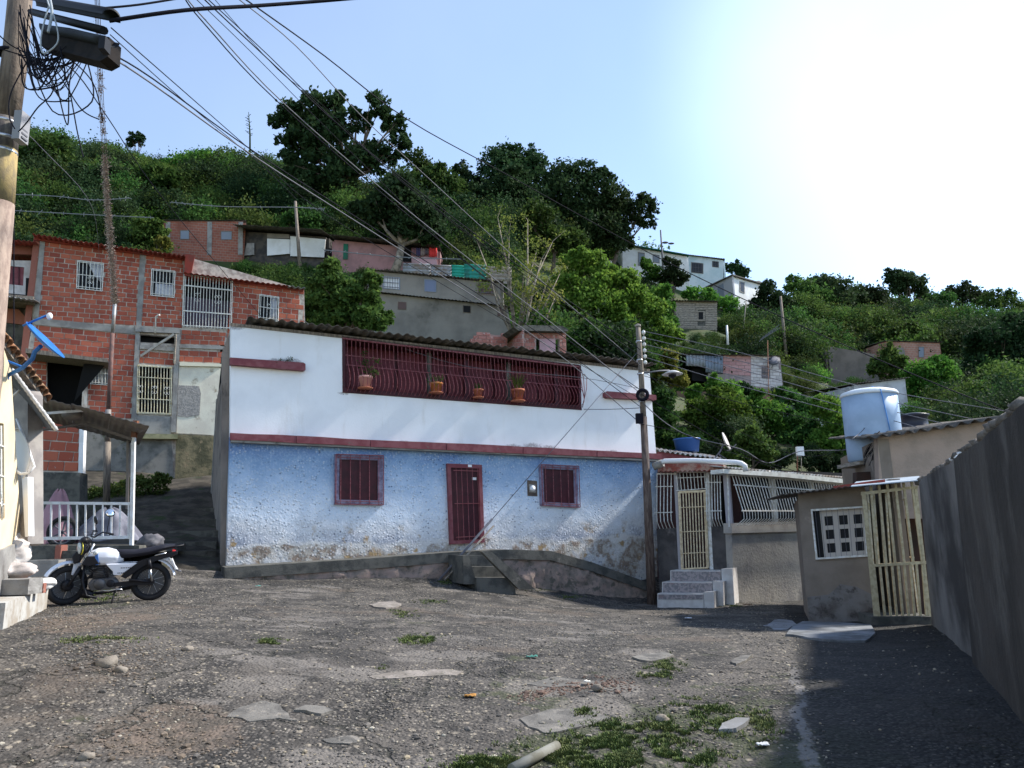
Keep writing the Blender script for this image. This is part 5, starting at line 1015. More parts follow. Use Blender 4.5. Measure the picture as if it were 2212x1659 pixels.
slab('window', gp_, [(1533, 628), (1541, 625), (1541, 640), (1533, 643)], 0, .05, M['black'], t); slab('door', gp_, [(1550, 618), (1562, 612), (1564, 640), (1551, 640)], 0, .05, shut, t)
# 8 plank shack
SP = Plane(*(P(1460, 680, 61).xy), *(P(1549, 680, 61.5).xy)); t = thing('plank_shack', 'grey weathered plank shack with a small window on the grassy slope', 'shack', P(1505, 714, 61.3))
slab('backing', SP, [(1461, 651), (1549, 652), (1549, 730), (1461, 730)], -.15, -.02, M['cement_dk'], t)
for i in range(13):
    y = 650+i*4.9
    for xa, xb in (((1460, 1511), (1524, 1549)) if 665 < y < 700 else ((1460, 1502), (1503, 1549)) if i % 2 else ((1460, 1549),)):
        xa2, xb2 = xa, (1507 if (xb == 1511) else xb); slab('plank', SP, [(xa2+random.uniform(-1, 1), y+random.uniform(-.6, .6)), (xb2+random.uniform(-1, 1), y+random.uniform(-.6, .6)), (xb2, y+4.2), (xa2, y+4.2)], -.02, .02+random.uniform(0, .03), M['wood'], t)
f = slab('window', SP, [(1507, 672), (1523, 672), (1523, 693), (1507, 693)], -.02, .05, M['wood'], t); slab('pane', SP, [(1509, 674), (1519, 674), (1519, 690), (1509, 690)], .05, .056, M['black'], f)
corr('roof_sheet', SP.hit(1455, 648, .4), SP.hit(1554, 650, .4), -SP.n*4+Vector((0, 0, .5)), M['roof_gr'], t, amp=.03, wave=.25)
for e_ in (1461, 1547): vwall('side_wall', SP.hit(e_, 700), SP.hit(e_, 700)-SP.n*3.5, SP.hit(e_, 725).z, SP.hit(e_, 652).z, .1, M['pole'], t)
# 9 pink and white block house
KP = Plane(*(P(1480, 800, 46).xy), *(P(1690, 800, 46.5).xy)); t = thing('pink_white_block_house', 'block house, left part pink and right part white, tin sheets beside it', 'house', P(1600, 838, 46.3))
pnk = brick_mat('pink_painted_block', (.48, .26, .26), (.54, .32, .32), (.42, .21, .21), (.5, .4, .4), .6); wht = brick_mat('white_painted_block', (.56, .52, .52), (.64, .60, .60), (.48, .45, .45), (.3, .25, .25), .66)
jm = mat('pink_joint', (.36, .28, .28), (.24, .2, .2), 3)
slab('mortar_wall', KP, [(1562, 766), (1684, 770), (1692, 836), (1692, 870), (1566, 860), (1562, 812)], -.2, -.02, jm, t)
place_bricks(t, [lay(t, Quad(KP, [(1562, 767), (1622, 769), (1622, 812), (1562, 808)]), 6, .42, pnk)], pnk)
place_bricks(t, [lay(t, Quad(KP, [(1622, 769), (1684, 771), (1691, 840), (1622, 834)]), 10, .42, wht, holes=[[(1645, 792), (1662, 793), (1664, 818), (1645, 817)]])], wht)
f = slab('window', KP, [(1645, 792), (1662, 793), (1664, 818), (1645, 817)], -.1, -.05, M['black'], t); grille(f, Quad(KP, [(1645, 792), (1662, 793), (1664, 818), (1645, 817)]), 5, .014, M['wire_g'], off=.04)
for x0_, x1_, yt, yb, m_ in ((1482, 1525, 766, 790, mat('light_tin', (.36, .40, .46), (.28, .3, .34), 2, rough=.5)), (1524, 1562, 768, 804, mat('blue_grey_tin', (.24, .29, .38), (.2, .24, .3), 2, rough=.5))):
    q_ = Quad(KP, [(x0_, yt), (x1_, yt+2), (x1_, yb+2), (x0_, yb)], .1); MB().grid(lambda u, v: q_(u, v, .04*math.sin(u*36)), 30, 2, KP.n*-.02).build('tin_sheet', m_, t, fix=False)
slab('dark_opening', KP, [(1495, 788), (1530, 790), (1530, 825), (1495, 822)], -.6, -.5, M['black'], t)
slab('base', KP, [(1530, 806), (1566, 808), (1566, 850), (1530, 850)], -.3, 0, gpl, t)
corr('roof_sheet', KP.hit(1478, 763, .3), KP.hit(1690, 768, .3), -KP.n*4+Vector((0, 0, .3)), M['roof_gr'], t, amp=.02, wave=.2)
vwall('side_wall', KP.hit(1688, 800), KP.hit(1688, 800)-KP.n*4, KP.hit(1688, 860).z, KP.hit(1688, 772).z, .15, jm, t)
ds2 = thing('small_dish', 'small dark satellite dish on the corner of the white block house', 'satellite dish', KP.hit(1670, 790, .3)); MB().lathe(KP.hit(1672, 782, .4), [(0, 0), (.25, .05), (.38, .12), (0, .08)], 18, Z=(-.3, -.8, .5)).build('dish', M['wire_g'], ds2); MB().tube([KP.hit(1672, 784, .4), KP.hit(1666, 796, .0)], .02, 5).build('arm', M['wire_g'], ds2)
# 10 more on the right slope
hhouse('retaining_house', 'bare block retaining house among bushes on the right slope', 'house', [(1788, 748), (1890, 765), (1900, 815), (1795, 822)], 60, 60, 4, mat('bare_block_wall', (.20, .165, .14), (.14, .12, .10), .7, bump=.5, c3=(.07, .08, .04), s3=.6), roof=False)
t, pl = hhouse('ruined_brick_house', 'roofless looking brick house with an arched opening on the right slope', 'house', [(1912, 738), (2030, 741), (2032, 790), (1915, 792)], 63, 64, 4, far_brick('far_red_brick', (.42, .22, .16), (.34, .17, .12), (.4, .33, .28)), M['roof_gr'], over=.2,
   wins=[(1985, 750, 1996, 771, 'window', shut)])
slab('arched_opening', pl, [(1934, 757), (1939, 751), (1945, 749), (1952, 752), (1955, 760), (1955, 775), (1934, 775)], 0, .04, gpl, t); slab('side_wall', Plane(*(P(1870, 760, 67).xy), *(P(1912, 740, 63).xy)), [(1866, 757), (1912, 739), (1912, 800), (1868, 800)], -.2, 0, fbk, t)
hhouse('low_white_house', 'low white walled house with sagging roof behind the blue tank', 'house', [(1845, 832), (1955, 818), (1960, 870), (1845, 880)], 40, 41, 4, mat('greyish_white_wall', (.52, .53, .56), (.36, .36, .38), 1), M['roof_gr'], over=.25)
hhouse('grey_shed', 'low grey shed half sunk in the bushes right of the pole', 'shed', [(1690, 866), (1780, 872), (1800, 905), (1690, 900)], 36, 37, 3, mat('blue_grey_wall', (.22, .24, .26), (.15, .16, .17), 1), M['roof_gr'], over=.3)
hhouse('hidden_brick_house', 'reddish brick wall piece showing between the left hillside trees', 'house', [(232, 418), (288, 418), (286, 442), (232, 444)], 62, 62, 2, fbk, roof=False)
hhouse('hidden_brick_house', 'small brick house corner among trees just right of the big pole', 'house', [(90, 430), (165, 420), (165, 468), (90, 470)], 58, 58, 2, fbk, roof=False)
hhouse('ruined_terrace_wall', 'crumbled brown terrace wall under the pink and white block house', 'wall', [(1462, 845), (1700, 850), (1700, 880), (1462, 880)], 43, 43, 1, mat('crumbled_brick', (.22, .13, .09), (.12, .09, .06), 1.5, bump=1, bsc=5), roof=False)
tk2 = MB().lathe(P(1390, 612, 78), [(.5, 0), (.5, .2), (.8, .5), (.8, 1.6), (.5, 1.8), (.01, 1.85)], 14).build('far_white_tank', M['plastic_w'], None, label='white tank among the trees below the green trimmed house', cat='water tank') if False else None

# ------------------------------------------------------------------ poles
pole = thing('street_pole', 'slim rusty brown street pole in front of the right end of the blue house', 'utility pole', P(1408, 1292, 18.7))
pb = GP(1407, 1291); pb = P(1407, 1291, 18.6); MB().tube([pb-Vector((0, 0, .4)), P(1399, 1080, 18.6), P(1390, 900, 18.6)], [.115, .10, .085], 12).build('lower_shaft', mat('rusty_brown_pole', (.075, .05, .042), (.16, .12, .10), 6, st=(4, 4, .6), rough=.7), pole)
MB().tube([P(1390, 905, 18.6), P(1384, 790, 18.6), P(1378, 704, 18.6)], [.075, .068, .062], 12).build('upper_shaft', M['pole'], pole)
MB().lathe(P(1378, 705, 18.6), [(.075, -.02), (.075, .04), (.02, .07)], 12).build('cap', M['wood'], pole)
rk = MB().tube([P(1390, 712, 18.5), P(1394, 790, 18.5)], .012, 5).build('insulator_rack', M['wire_g'], pole)
for i in range(6): MB().lathe(P(1390+i*.8, 718+i*13, 18.45), [(.02, -.05), (.045, -.03), (.045, .03), (.02, .05)], 10).build('insulator', M['bars_w'], rk)
for y in (738, 778, 808, 868, 915): MB().lathe(P(1380+(y-738)*.045, y, 18.6), [(.08, -.02), (.085, 0), (.08, .02)], 12).build('band', M['steel'], pole)
torus(P(1388, 853, 18.4), (.3, 1, 0), .125, .045, 24, 6).build('cable_coil', M['wire'], pole)
MB().box(P(1381, 904, 18.4), .17, .14, .25).build('junction_box', M['wire'], pole)
lm = thing('street_lamp', 'street lamp on a thin arm reaching right from the brown pole', 'street lamp', P(1386, 805, 18.6))
MB().tube([P(1388, 806, 18.6), P(1425, 801, 18.8), P(1446, 800, 19)], .02, 6).build('arm', M['wire_g'], lm); MB().lathe(P(1452, 805, 19.0), [(.02, .06), (.12, .04), (.27, -.04), (.26, -.05), (.0, -.02)], 20).build('shade', mat('lamp_shade_metal', (.5, .5, .5), rough=.4), lm); MB().lathe(P(1452, 806, 19.0)-Vector((0, 0, .1)), [(.01, -.05), (.09, 0), (.11, .05), (.01, .06)], 14).build('bulb', M['glass'], lm)
gy = thing('guy_wire', 'steel guy wire slanting from the brown pole to the ground by the steps', 'guy wire', P(950, 1253, 16))
ga, gb = P(1376, 762, 18.6), GP(948, 1254); gm1 = ga.lerp(gb, .76)
MB().tube([ga, gm1], .009, 5).build('cable', M['wire_g'], gy); MB().tube([gm1, gb], .028, 7).build('guard_pipe', M['wire_g'], gy); MB().tube([gm1+Vector((.03, 0, -.15)), gb+Vector((.12, 0, 0))], .022, 6).build('guard_pipe', M['wood'], gy)
def tree_pole(label, x0_, y0_, x1_, y1_, D, r, m=None):
    return MB().tube([P(x0_, y0_, D), P(x1_, y1_, D)], [r, r*.7], 8).build('utility_pole', m or M['pole'], None, label=label, cat='utility pole')
tree_pole('thin wooden pole in front of the white panel shack on the hill', 648, 580, 638, 435, 47, .13)
tree_pole('tall thin pole with insulators standing before the green trimmed house', 1434, 605, 1427, 497, 76, .12, M['wire_g'])
tree_pole('dark wooden pole standing among trees on the right slope', 1698, 770, 1686, 640, 56, .13)
tree_pole('short white post standing on the grassy slope above the tin shack', 1572, 745, 1570, 703, 50, .09, M['plastic_w'])
tree_pole('thin pale bamboo stick leaning on the grass slope', 1606, 710, 1612, 648, 56, .05, M['wood'])
sl2 = thing('hill_lamp', 'far street lamp arm with two heads on the ridge pole', 'street lamp', P(1427, 525, 76))
MB().tube([P(1428, 524, 76), P(1440, 524, 76), P(1452, 526, 76)], .03, 5).build('arm', M['wire_g'], sl2); MB().blob(P(1437, 524, 76), .35, .2, .12, 2, 0).build('lamp_head', M['wire_g'], sl2); MB().blob(P(1450, 526, 76), .35, .2, .1, 2, 0).build('lamp_head', M['wire_g'], sl2)
an = thing('tv_antenna', 'tall television antenna rising over the grassy slope on the right', 'antenna', P(1660, 870, 42)); MB().tube([P(1663, 1000, 42), P(1658, 735, 42)], .025, 5).build('mast', M['rust'], an)
for i in range(7): MB().tube([P(1640+i*5.5, 738-i*4, 42), P(1650+i*5.5, 728-i*4-3, 42)], .018, 4).build('element', M['wire_g'], an)
MB().tube([P(1642, 735, 42), P(1685, 708, 42)], .022, 4).build('boom', M['wire_g'], an)

# big near pole with its load of cables
bp = thing('big_utility_pole', 'thick weathered utility pole at the left edge with yellow paint band and metal straps', 'utility pole', (-5.75, 8.0, 0))
p0, p1, p2, p3, p4 = P(54, -120, 8.0), P(32, 130, 8.0), P(14, 260, 8.0), P(2, 420, 8.0), P(-40, 900, 8.0)
ptm = mat('pole_grey_wood', (.20, .155, .12), (.11, .085, .07), 3, st=(7, 7, .7), bump=.6, bsc=20); pty = mat('pole_yellow_paint', (.36, .27, .12), (.22, .17, .10), 4, st=(3, 3, 1), bump=.4); ptp = mat('pole_pale_paint', (.33, .25, .20), (.22, .16, .13), 4, st=(3, 3, 1), bump=.4)
MB().tube([p0, p1, p2], [.125, .135, .14], 20).build('upper_shaft', ptm, bp); MB().tube([p2, P(8, 325, 8)], [.14, .142], 20).build('strap_zone', mat('pole_dark_zone', (.16, .14, .12), (.08, .07, .07), 5, st=(4, 4, 1)), bp)
MB().tube([P(8, 325, 8), P(0, 440, 8)], [.143, .147], 20).build('yellow_band', pty, bp); MB().tube([P(0, 440, 8), p4, P(-90, 1500, 8.0)], [.147, .16, .17], 20).build('lower_shaft', ptp, bp)
for x, y in ((12, 268), (9.5, 302), (7, 330), (25, 118)): MB().lathe(P(x, y, 8.0), [(.146, -.02), (.15, 0), (.146, .02)], 20).build('strap', M['steel'] if y > 200 else M['wire'], bp)
mtb = thing('meter_box', 'small grey box strapped to the right side of the big pole', 'electrical box', P(45, 275, 7.8)); MB().box(P(46, 276, 7.9), .09, .16, .36).build('case', mat('grey_box', (.28, .28, .30)), mtb)
for i in range(6): MB().box(P(52, 255+i*9, 7.9), .02, .1, .02).build('fin', M['wire_g'], mtb)
# splice closures
cs = thing('splice_closure', 'long black half round cable closure hung beside the pole, upper one', 'cable box', P(160, 40, 7.0))
def half(c0, c1, r, m, parent, nm, up=1, a0=0, a1=math.pi, th=.02):
    ax = (c1-c0).normalized(); s_ = ax.cross(Vector((0, 0, 1))).normalized(); u_ = s_.cross(ax)
    def fn(u, v):
        a = lerp(a0, a1, v); return c0.lerp(c1, u) + s_*(math.cos(a)*r) + u_*(math.sin(a)*r*up)
    return MB().grid(fn, 6, 14, Vector((0, 0, th))).build(nm, m, parent, fix=False)
cblk = mat('black_closure_plastic', (.010, .011, .015), rough=.6, spec=.2); cbrn = mat('dusty_black_plastic', (.022, .018, .017), (.012, .011, .011), 6, rough=.85, spec=.1)
half(P(60, 6, 7.6), P(240, 42, 6.2), .085, cblk, cs, 'shell', 1, .1, math.pi-.1)
MB().tube([P(70, 26, 7.6), P(225, 66, 6.3)], .04, 8).build('core', cblk, cs)
cs2 = thing('splice_closure', 'dusty black box closure hanging just below the round one by the pole', 'cable box', P(170, 90, 6.7))
MB().prism([P(88, 52, 7.2), P(150, 60, 6.7), P(236, 80, 6.2), P(233, 122, 6.2), P(215, 132, 6.25), P(90, 100, 7.2)], [v+Vector((.03, .16, 0)) for v in (P(88, 52, 7.2), P(150, 60, 6.7), P(236, 80, 6.2), P(233, 122, 6.2), P(215, 132, 6.25), P(90, 100, 7.2))]).build('case', cbrn, cs2)
half(P(100, 58, 7.1), P(243, 86, 6.15), .07, cblk, cs2, 'shell', -1, .2, math.pi-.2)
MB().box(P(226, 98, 6.1), .06, .1, .13).build('end_cap', cblk, cs2)
def curve(pts, D, n=10):                                        # smooth cable through picture points
    q_ = [P(x, y, D if not isinstance(D, (list, tuple)) else D[i]) for i, (x, y) in enumerate(pts)]; out = []
    for i in range(len(q_)-1):
        a, b_, c, d = q_[max(i-1, 0)], q_[i], q_[i+1], q_[min(i+2, len(q_)-1)]
        for k in range(n): t_ = k/n; out.append(.5*((2*b_)+(c-a)*t_+(2*a-5*b_+4*c-d)*t_**2+(3*b_-a-3*c+d)*t_**3))
    return out+[q_[-1]]
def wire(label, pts, D, r=.012, m=None, name='overhead_cable', group=None):
    return MB().tube(curve(pts, D, 5 if len(pts) > 2 else 8), r, 5).build(name, m or M['wire'], None, fix=False, label=label, cat='cable', group=group)
loops = thing('cable_loops', 'messy bundle of drooping black cable loops between the pole and the closures', 'cables', P(60, 120, 7.5))
rs = random.Random(3)
for i in range(34):
    x0_, y0_ = rs.uniform(38, 70), rs.uniform(10, 130); x1_, y1_ = rs.uniform(80, 195), rs.uniform(95, 135); dd = rs.uniform(6.6, 7.6)
    mx, my = (x0_+x1_)/2+rs.uniform(-20, 20), max(y0_, y1_)+rs.uniform(10, 110)*rs.random()+12
    if i % 4 == 0: pts = [(x0_, y0_), (x0_+rs.uniform(5, 30), y0_+rs.uniform(40, 80)), (mx, my), (x1_+10, my-20), (x1_, y1_)]
    else: pts = [(x0_, y0_), (mx, my), (x1_, y1_)]
    MB().tube(curve(pts, dd, 6), rs.choice((.004, .006, .008)), 5).build('loop', M['wire'], loops, fix=False)
for pts in ([(-10, 68), (20, 95), (60, 118), (100, 150), (130, 212), (155, 218)], [(0, 105), (45, 118), (95, 128), (130, 125)], [(80, 95), (140, 120), (200, 178), (222, 262)], [(95, 110), (130, 165), (175, 235), (214, 258)], [(40, 285), (60, 262), (82, 232), (110, 205), (122, 170)], [(118, 125), (145, 175), (168, 290), (180, 340)], [(112, 120), (126, 200), (146, 270), (150, 180), (165, 120)], [(62, 20), (58, 120), (84, 210), (150, 218)], [(32, 278), (20, 250), (24, 200), (60, 130)]):
    MB().tube(curve(pts, 7.2, 8), .007, 5).build('loop', M['wire'], loops, fix=False)
cw = thing('coiled_white_wire', 'loop of pale fibre cable hung over the black closure', 'cable', P(110, 60, 6.6))
MB().tube(curve([(105, 15), (95, 50), (88, 90), (95, 115), (125, 90), (118, 40), (105, 10), (100, -10)], 6.6), .008, 5).build('loop', mat('pale_fibre', (.40, .44, .48)), cw, fix=False)
MB().tube(curve([(108, 0), (112, 30), (104, 70)], 6.55), .014, 5).build('knot', mat('pale_fibre2', (.32, .36, .40)), cw, fix=False)

# rusty post and the hanging bundle overgrown with air plants
rp = thing('rusty_post', 'thin rusty pipe post in front of the brick house carrying overgrown cables', 'post', P(232, 1085, 20.2))
MB().tube([P(230, 1090, 20.2), P(232, 955, 20.2)], .09, 10).build('base_pipe', M['pole'], rp); MB().tube([P(232, 958, 20.2), P(234, 885, 20.2)], .075, 10).build('sleeve', M['zinc'], rp); MB().tube([P(234, 890, 20.2), P(243, 720, 20.2)], .058, 10).build('upper_pipe', mat('mauve_rust', (.17, .09, .075), (.10, .065, .06), 7, rough=.8, c3=(.3, .25, .23), s3=5, lo3=.6, hi3=.68), rp); MB().tube([P(243, 724, 20.2), P(248, 655, 20.2)], .05, 8).build('top_pipe', M['zinc'], rp)
ov_ = thing('overgrown_cables', 'hanging cable strands crusted with dry grey air plants beside the pole', 'cables', P(215, 40, 6.5))
ax_pts = [(208, -40), (211, 40), (214, 130), (220, 250), (226, 340), (231, 430), (238, 520), (244, 600), (248, 655)]; Ds = [6.4, 6.9, 7.7, 9.2, 10.8, 12.8, 15.2, 18, 20.1]
ap = mat('dry_air_plant', (.24, .17, .14), (.36, .30, .25), 20, isl=.4)
for k, dx in enumerate((-3, -1, 1.5, 4)): MB().tube(curve([(x+dx*(1.4 if i < 5 else .7), y) for i, (x, y) in enumerate(ax_pts)], Ds, 6), .004, 4).build('strand', mat('brown_strand%d' % k, (.14, .10, .09)), ov_, fix=False)
cc = curve(ax_pts, Ds, 60); tuft = MB(); n_ = len(cc)
for i in range(7000):
    t_ = rs.random(); idx = int(t_*(n_-1)); yy = ax_pts[0][1]+0
    px_, py_ = proj(cc[idx]); dens = 1 if py_ > 345 else (.75 if noise.noise(Vector((py_*.045, 0, 1))) > .05 and py_ > 130 else .05)
    if rs.random() > dens: continue
    D_ = cc[idx].y; c = cc[idx]+Vector((rs.gauss(0, 1), rs.gauss(0, .5), rs.gauss(0, .5)))*(4.2*D_/1600)
    d_ = Vector((rs.uniform(-1, 1), rs.uniform(-1, 1), rs.uniform(-1, 1))).normalized()*(rs.uniform(2, 7)*D_/1600); s_ = d_.cross(Vector((.3, 1, .2))).normalized()*(1.1*D_/1600)
    tuft.poly([c-s_, c+s_, c+d_])
tuft.build('air_plant_growth', ap, ov_, fix=False, kind='stuff')

# ------------------------------------------------------------------ overhead wires
G = 'long service cables crossing the sky'
wl = [
 ('thick black cable running from the closures across the top of the picture', [(236, 45), (400, 22), (560, 12), (720, 0), (900, -16)], [6.2, 6.5, 7, 7.5, 8], .02),
 ('bluish black cable leaving the top closure to the upper right', [(216, 18), (300, 10), (400, -6)], [6.3, 6.5, 6.8], .011),
 ('twin cable bundle sweeping from the closure down to the brown pole strap, upper strand', [(232, 112), (330, 170), (560, 335), (850, 520), (1180, 730), (1385, 880)], [6.3, 7.5, 10, 13, 16.5, 18.5], .009),
 ('twin cable bundle sweeping from the closure down to the brown pole strap, lower strand', [(228, 116), (330, 182), (560, 345), (850, 530), (1180, 745), (1383, 914)], [6.3, 7.5, 10, 13, 16.5, 18.5], .010),
 ('thin wire above the twin bundle starting at the round closure', [(240, 60), (400, 200), (560, 340), (700, 460), (1000, 640), (1380, 860)], [6.2, 8, 10.5, 12.5, 15.5, 18.5], .006),
 ('thinnest wire starting right of the round closure and fading over the hill', [(238, 75), (400, 220), (560, 352), (640, 430)], [6.2, 8, 10.5, 12], .005),
 ('cable from the top edge to the pole top, first from the left', [(395, -10), (440, 50), (600, 220), (900, 480), (1200, 715), (1383, 842)], [9, 9.6, 11.5, 14, 17, 18.5], .010),
 ('cable from the top edge to the pole top, second from the left', [(398, -10), (448, 48), (620, 230), (900, 470), (1220, 720), (1384, 850)], [9, 9.6, 11.5, 14, 17, 18.5], .010),
 ('thin cable third from the left among those dropping from the top edge', [(415, -10), (540, 110), (780, 350), (1060, 610), (1384, 800)], [9, 10.5, 13, 16, 18.5], .006),
 ('cable fourth from the left among those dropping from the top edge', [(432, -10), (560, 110), (800, 330), (1100, 560), (1383, 755)], [9, 10.5, 13, 16, 18.5], .010),
 ('cable fifth from the left, close beside the fourth at the top edge', [(440, -10), (580, 120), (820, 350), (1100, 570), (1384, 770)], [9, 10.5, 13, 16, 18.5], .008),
 ('fine wire sixth from the left dropping past the big tree crown', [(456, -10), (600, 150), (700, 230), (900, 420), (1383, 790)], [9, 11, 12.5, 14.5, 18.5], .005),
 ('cable crossing the big tree crown from the top edge to the pole', [(505, -10), (640, 100), (780, 250), (920, 380), (1150, 590), (1384, 790)], [9.5, 11, 12.7, 14.3, 16.8, 18.5], .009),
 ('long cable passing right of the big tree down to the far right roofs', [(518, -10), (700, 120), (880, 258), (1100, 380), (1400, 545), (1700, 690), (2000, 820), (2170, 888)], [11, 14, 17, 20, 22, 20, 17, 15.2], .014),
 ('dark cable from the pole strap to the right behind the blue tank', [(1386, 852), (1500, 920), (1620, 985), (1760, 1030)], [18.5, 19, 19.5, 20], .009),
 ('dark cable from the junction box down to the barred house roof', [(1386, 916), (1470, 935), (1600, 985), (1730, 1030)], [18.5, 18.8, 19.2, 20], .008),
 ('sagging grey cable from the pole past the white canister to the tank roof', [(1388, 870), (1440, 915), (1500, 945), (1600, 970), (1660, 1000), (1728, 975), (1840, 970), (1900, 932)], [18.5, 18.8, 19, 19.5, 20, 20, 17.5, 14.6], .012),
 ('thin dark wire running above the white canister to the tank', [(1388, 800), (1500, 880), (1680, 970), (1760, 985), (1840, 965)], [18.5, 19, 20, 19, 17], .006),
 ('short cable from the gallery corner to the brown pole', [(1256, 884), (1320, 884), (1384, 881)], [19.8, 19.3, 18.6], .008),
 ('thin cable from the roof edge looping along the white wall to the gallery', [(655, 692), (690, 715), (740, 735), (780, 722), (1000, 790), (1250, 815), (1384, 840)], [16.6, 16.9, 17.2, 17.4, 18.2, 18.6, 18.6], .007),
 ('dark cable from the big pole slanting over the brick house', [(60, 130), (150, 145), (230, 250), (330, 400), (460, 560), (570, 690)], [7.5, 8, 10, 14, 20, 26], .008),
 ('thin vertical wire left of the brick house windows', [(30, 460), (30, 560), (30, 760)], [10, 10, 10], .007),
 ('wire dropping from the pole down to the alley roof', [(44, 285), (90, 320), (200, 450), (215, 560)], [8, 9, 16, 24], .005),
]
for i, (la, pts, D_, r_) in enumerate(wl):
    pts = pts if len(pts) == len(D_) else pts[:len(D_)]
    wire(la, pts, D_, r_, M['wire_g'] if any(k in la for k in ('grey', 'lower strand', 'second', 'cable crossing', 'roof edge', 'dropping from the pole')) else M['wire'])
for k, (ya, yb) in enumerate(((725, 1080), (745, 1100), (762, 1122), (778, 1150), (792, 1172))):
    ye = (888, 905, 918, 930, 950)[k]; xe = (2170, 2100, 2050, 2005, 1840)[k]
    wire(('topmost', 'second', 'third', 'fourth', 'lowest')[k]+' of the pale parallel wires from the pole insulators to the right roofs', [(1394, 716+k*14), (1600, 762+k*18), (1850, 832+k*18), (xe, ye)], [18.5, 17.5, 16.3, 15], .009, M['wire_g'], group=None)
wire('dark cable from the pole sagging to the right between the pale wires', [(1392, 812), (1560, 860), (1750, 905), (1870, 925)], [18.5, 18, 17.5, 17], .007)
barb = mat('dull_barbed_wire', (.20, .21, .22))
for k, (pts, la) in enumerate((([(30, 420), (120, 424), (200, 432), (280, 428)], 'dusty barbed wire strand over the left trees, upper'), ([(30, 455), (160, 462), (280, 468), (330, 470)], 'dusty barbed wire strand over the left trees, lower'), ([(370, 437), (480, 446), (640, 448), (700, 452)], 'barbed wire strand above the hill brick house'), ([(700, 540), (860, 555), (1000, 560)], 'barbed wire strand in front of the pink shack'))):
    w_ = MB(); cv = curve(pts, 40, 12); w_.tube(cv, .03, 4)
    for p in cv[::2]: d_ = Vector((rs.uniform(-1, 1), 0, rs.uniform(-1, 1)))*.14; w_.tube([p-d_, p+d_], .02, 3)
    w_.build('barbed_wire', barb, None, fix=False, label=la, cat='barbed wire')
# ------------------------------------------------------------------ vegetation
rg_ = np.random.default_rng(11)
def leaf_mat(nm, cols, trans=.35, var=.25):
    b = NB(nm); oi = b.n('ObjectInfo').outputs['Random']; gi = b.n('NewGeometry').outputs['Random Per Island']; co = b.co('World')
    f = b.math('ADD', b.math('MULTIPLY', gi, .34), b.math('MULTIPLY', b.noise(co, .8, 3, .5), .66)); cr = b.n('ValToRGB'); b.l(f, cr.inputs[0]); e = cr.color_ramp.elements
    e[0].position = .2; e[0].color = (*cols[0], 1); e[1].position = .85; e[1].color = (*cols[2], 1); x = e.new(.5); x.color = (*cols[1], 1)
    hs = b.n('HueSaturation'); b.l(cr.outputs[0], hs.inputs['Color']); b.l(b.ramp(oi, 0, 1, 1-var, 1+var*1.5), hs.inputs['Value']); b.l(b.ramp(b.math('FRACT', b.math('MULTIPLY', oi, 7.31)), 0, 1, .475, .52), hs.inputs['Hue'])
    b.out(hs.outputs[0], .75, None, 0, .08); tr = b.n('BsdfTranslucent'); hs2 = b.n('HueSaturation'); hs2.inputs['Value'].default_value = 1.3; hs2.inputs['Hue'].default_value = .49; b.l(hs.outputs[0], hs2.inputs['Color']); b.l(hs2.outputs[0], tr.inputs[0])
    mx = b.n('MixShader'); mx.inputs[0].default_value = trans; b.l(b.b.outputs[0], mx.inputs[1]); b.l(tr.outputs[0], mx.inputs[2]); b.l(mx.outputs[0], b.t.nodes['Material Output'].inputs[0]); return b.m
LM = {'dark': leaf_mat('dark_leaves', ((.012, .026, .011), (.022, .046, .018), (.045, .075, .03)), .25),
      'mid': leaf_mat('green_leaves', ((.017, .042, .012), (.038, .086, .02), (.085, .145, .034)), .35),
      'bright': leaf_mat('bright_leaves', ((.03, .08, .013), (.062, .14, .022), (.13, .21, .038)), .4),
      'yellow': leaf_mat('yellowish_leaves', ((.06, .085, .018), (.11, .13, .028), (.19, .19, .045)), .4),
      'olive': leaf_mat('olive_leaves', ((.022, .04, .012), (.042, .072, .018), (.09, .12, .032)), .3)}
BARK = mat('tree_bark', (.14, .11, .085), (.07, .055, .045), 4, st=(3, 3, .6), bump=.5); BARKP = mat('pale_bark', (.28, .24, .19), (.12, .10, .08), 3, bump=.4)
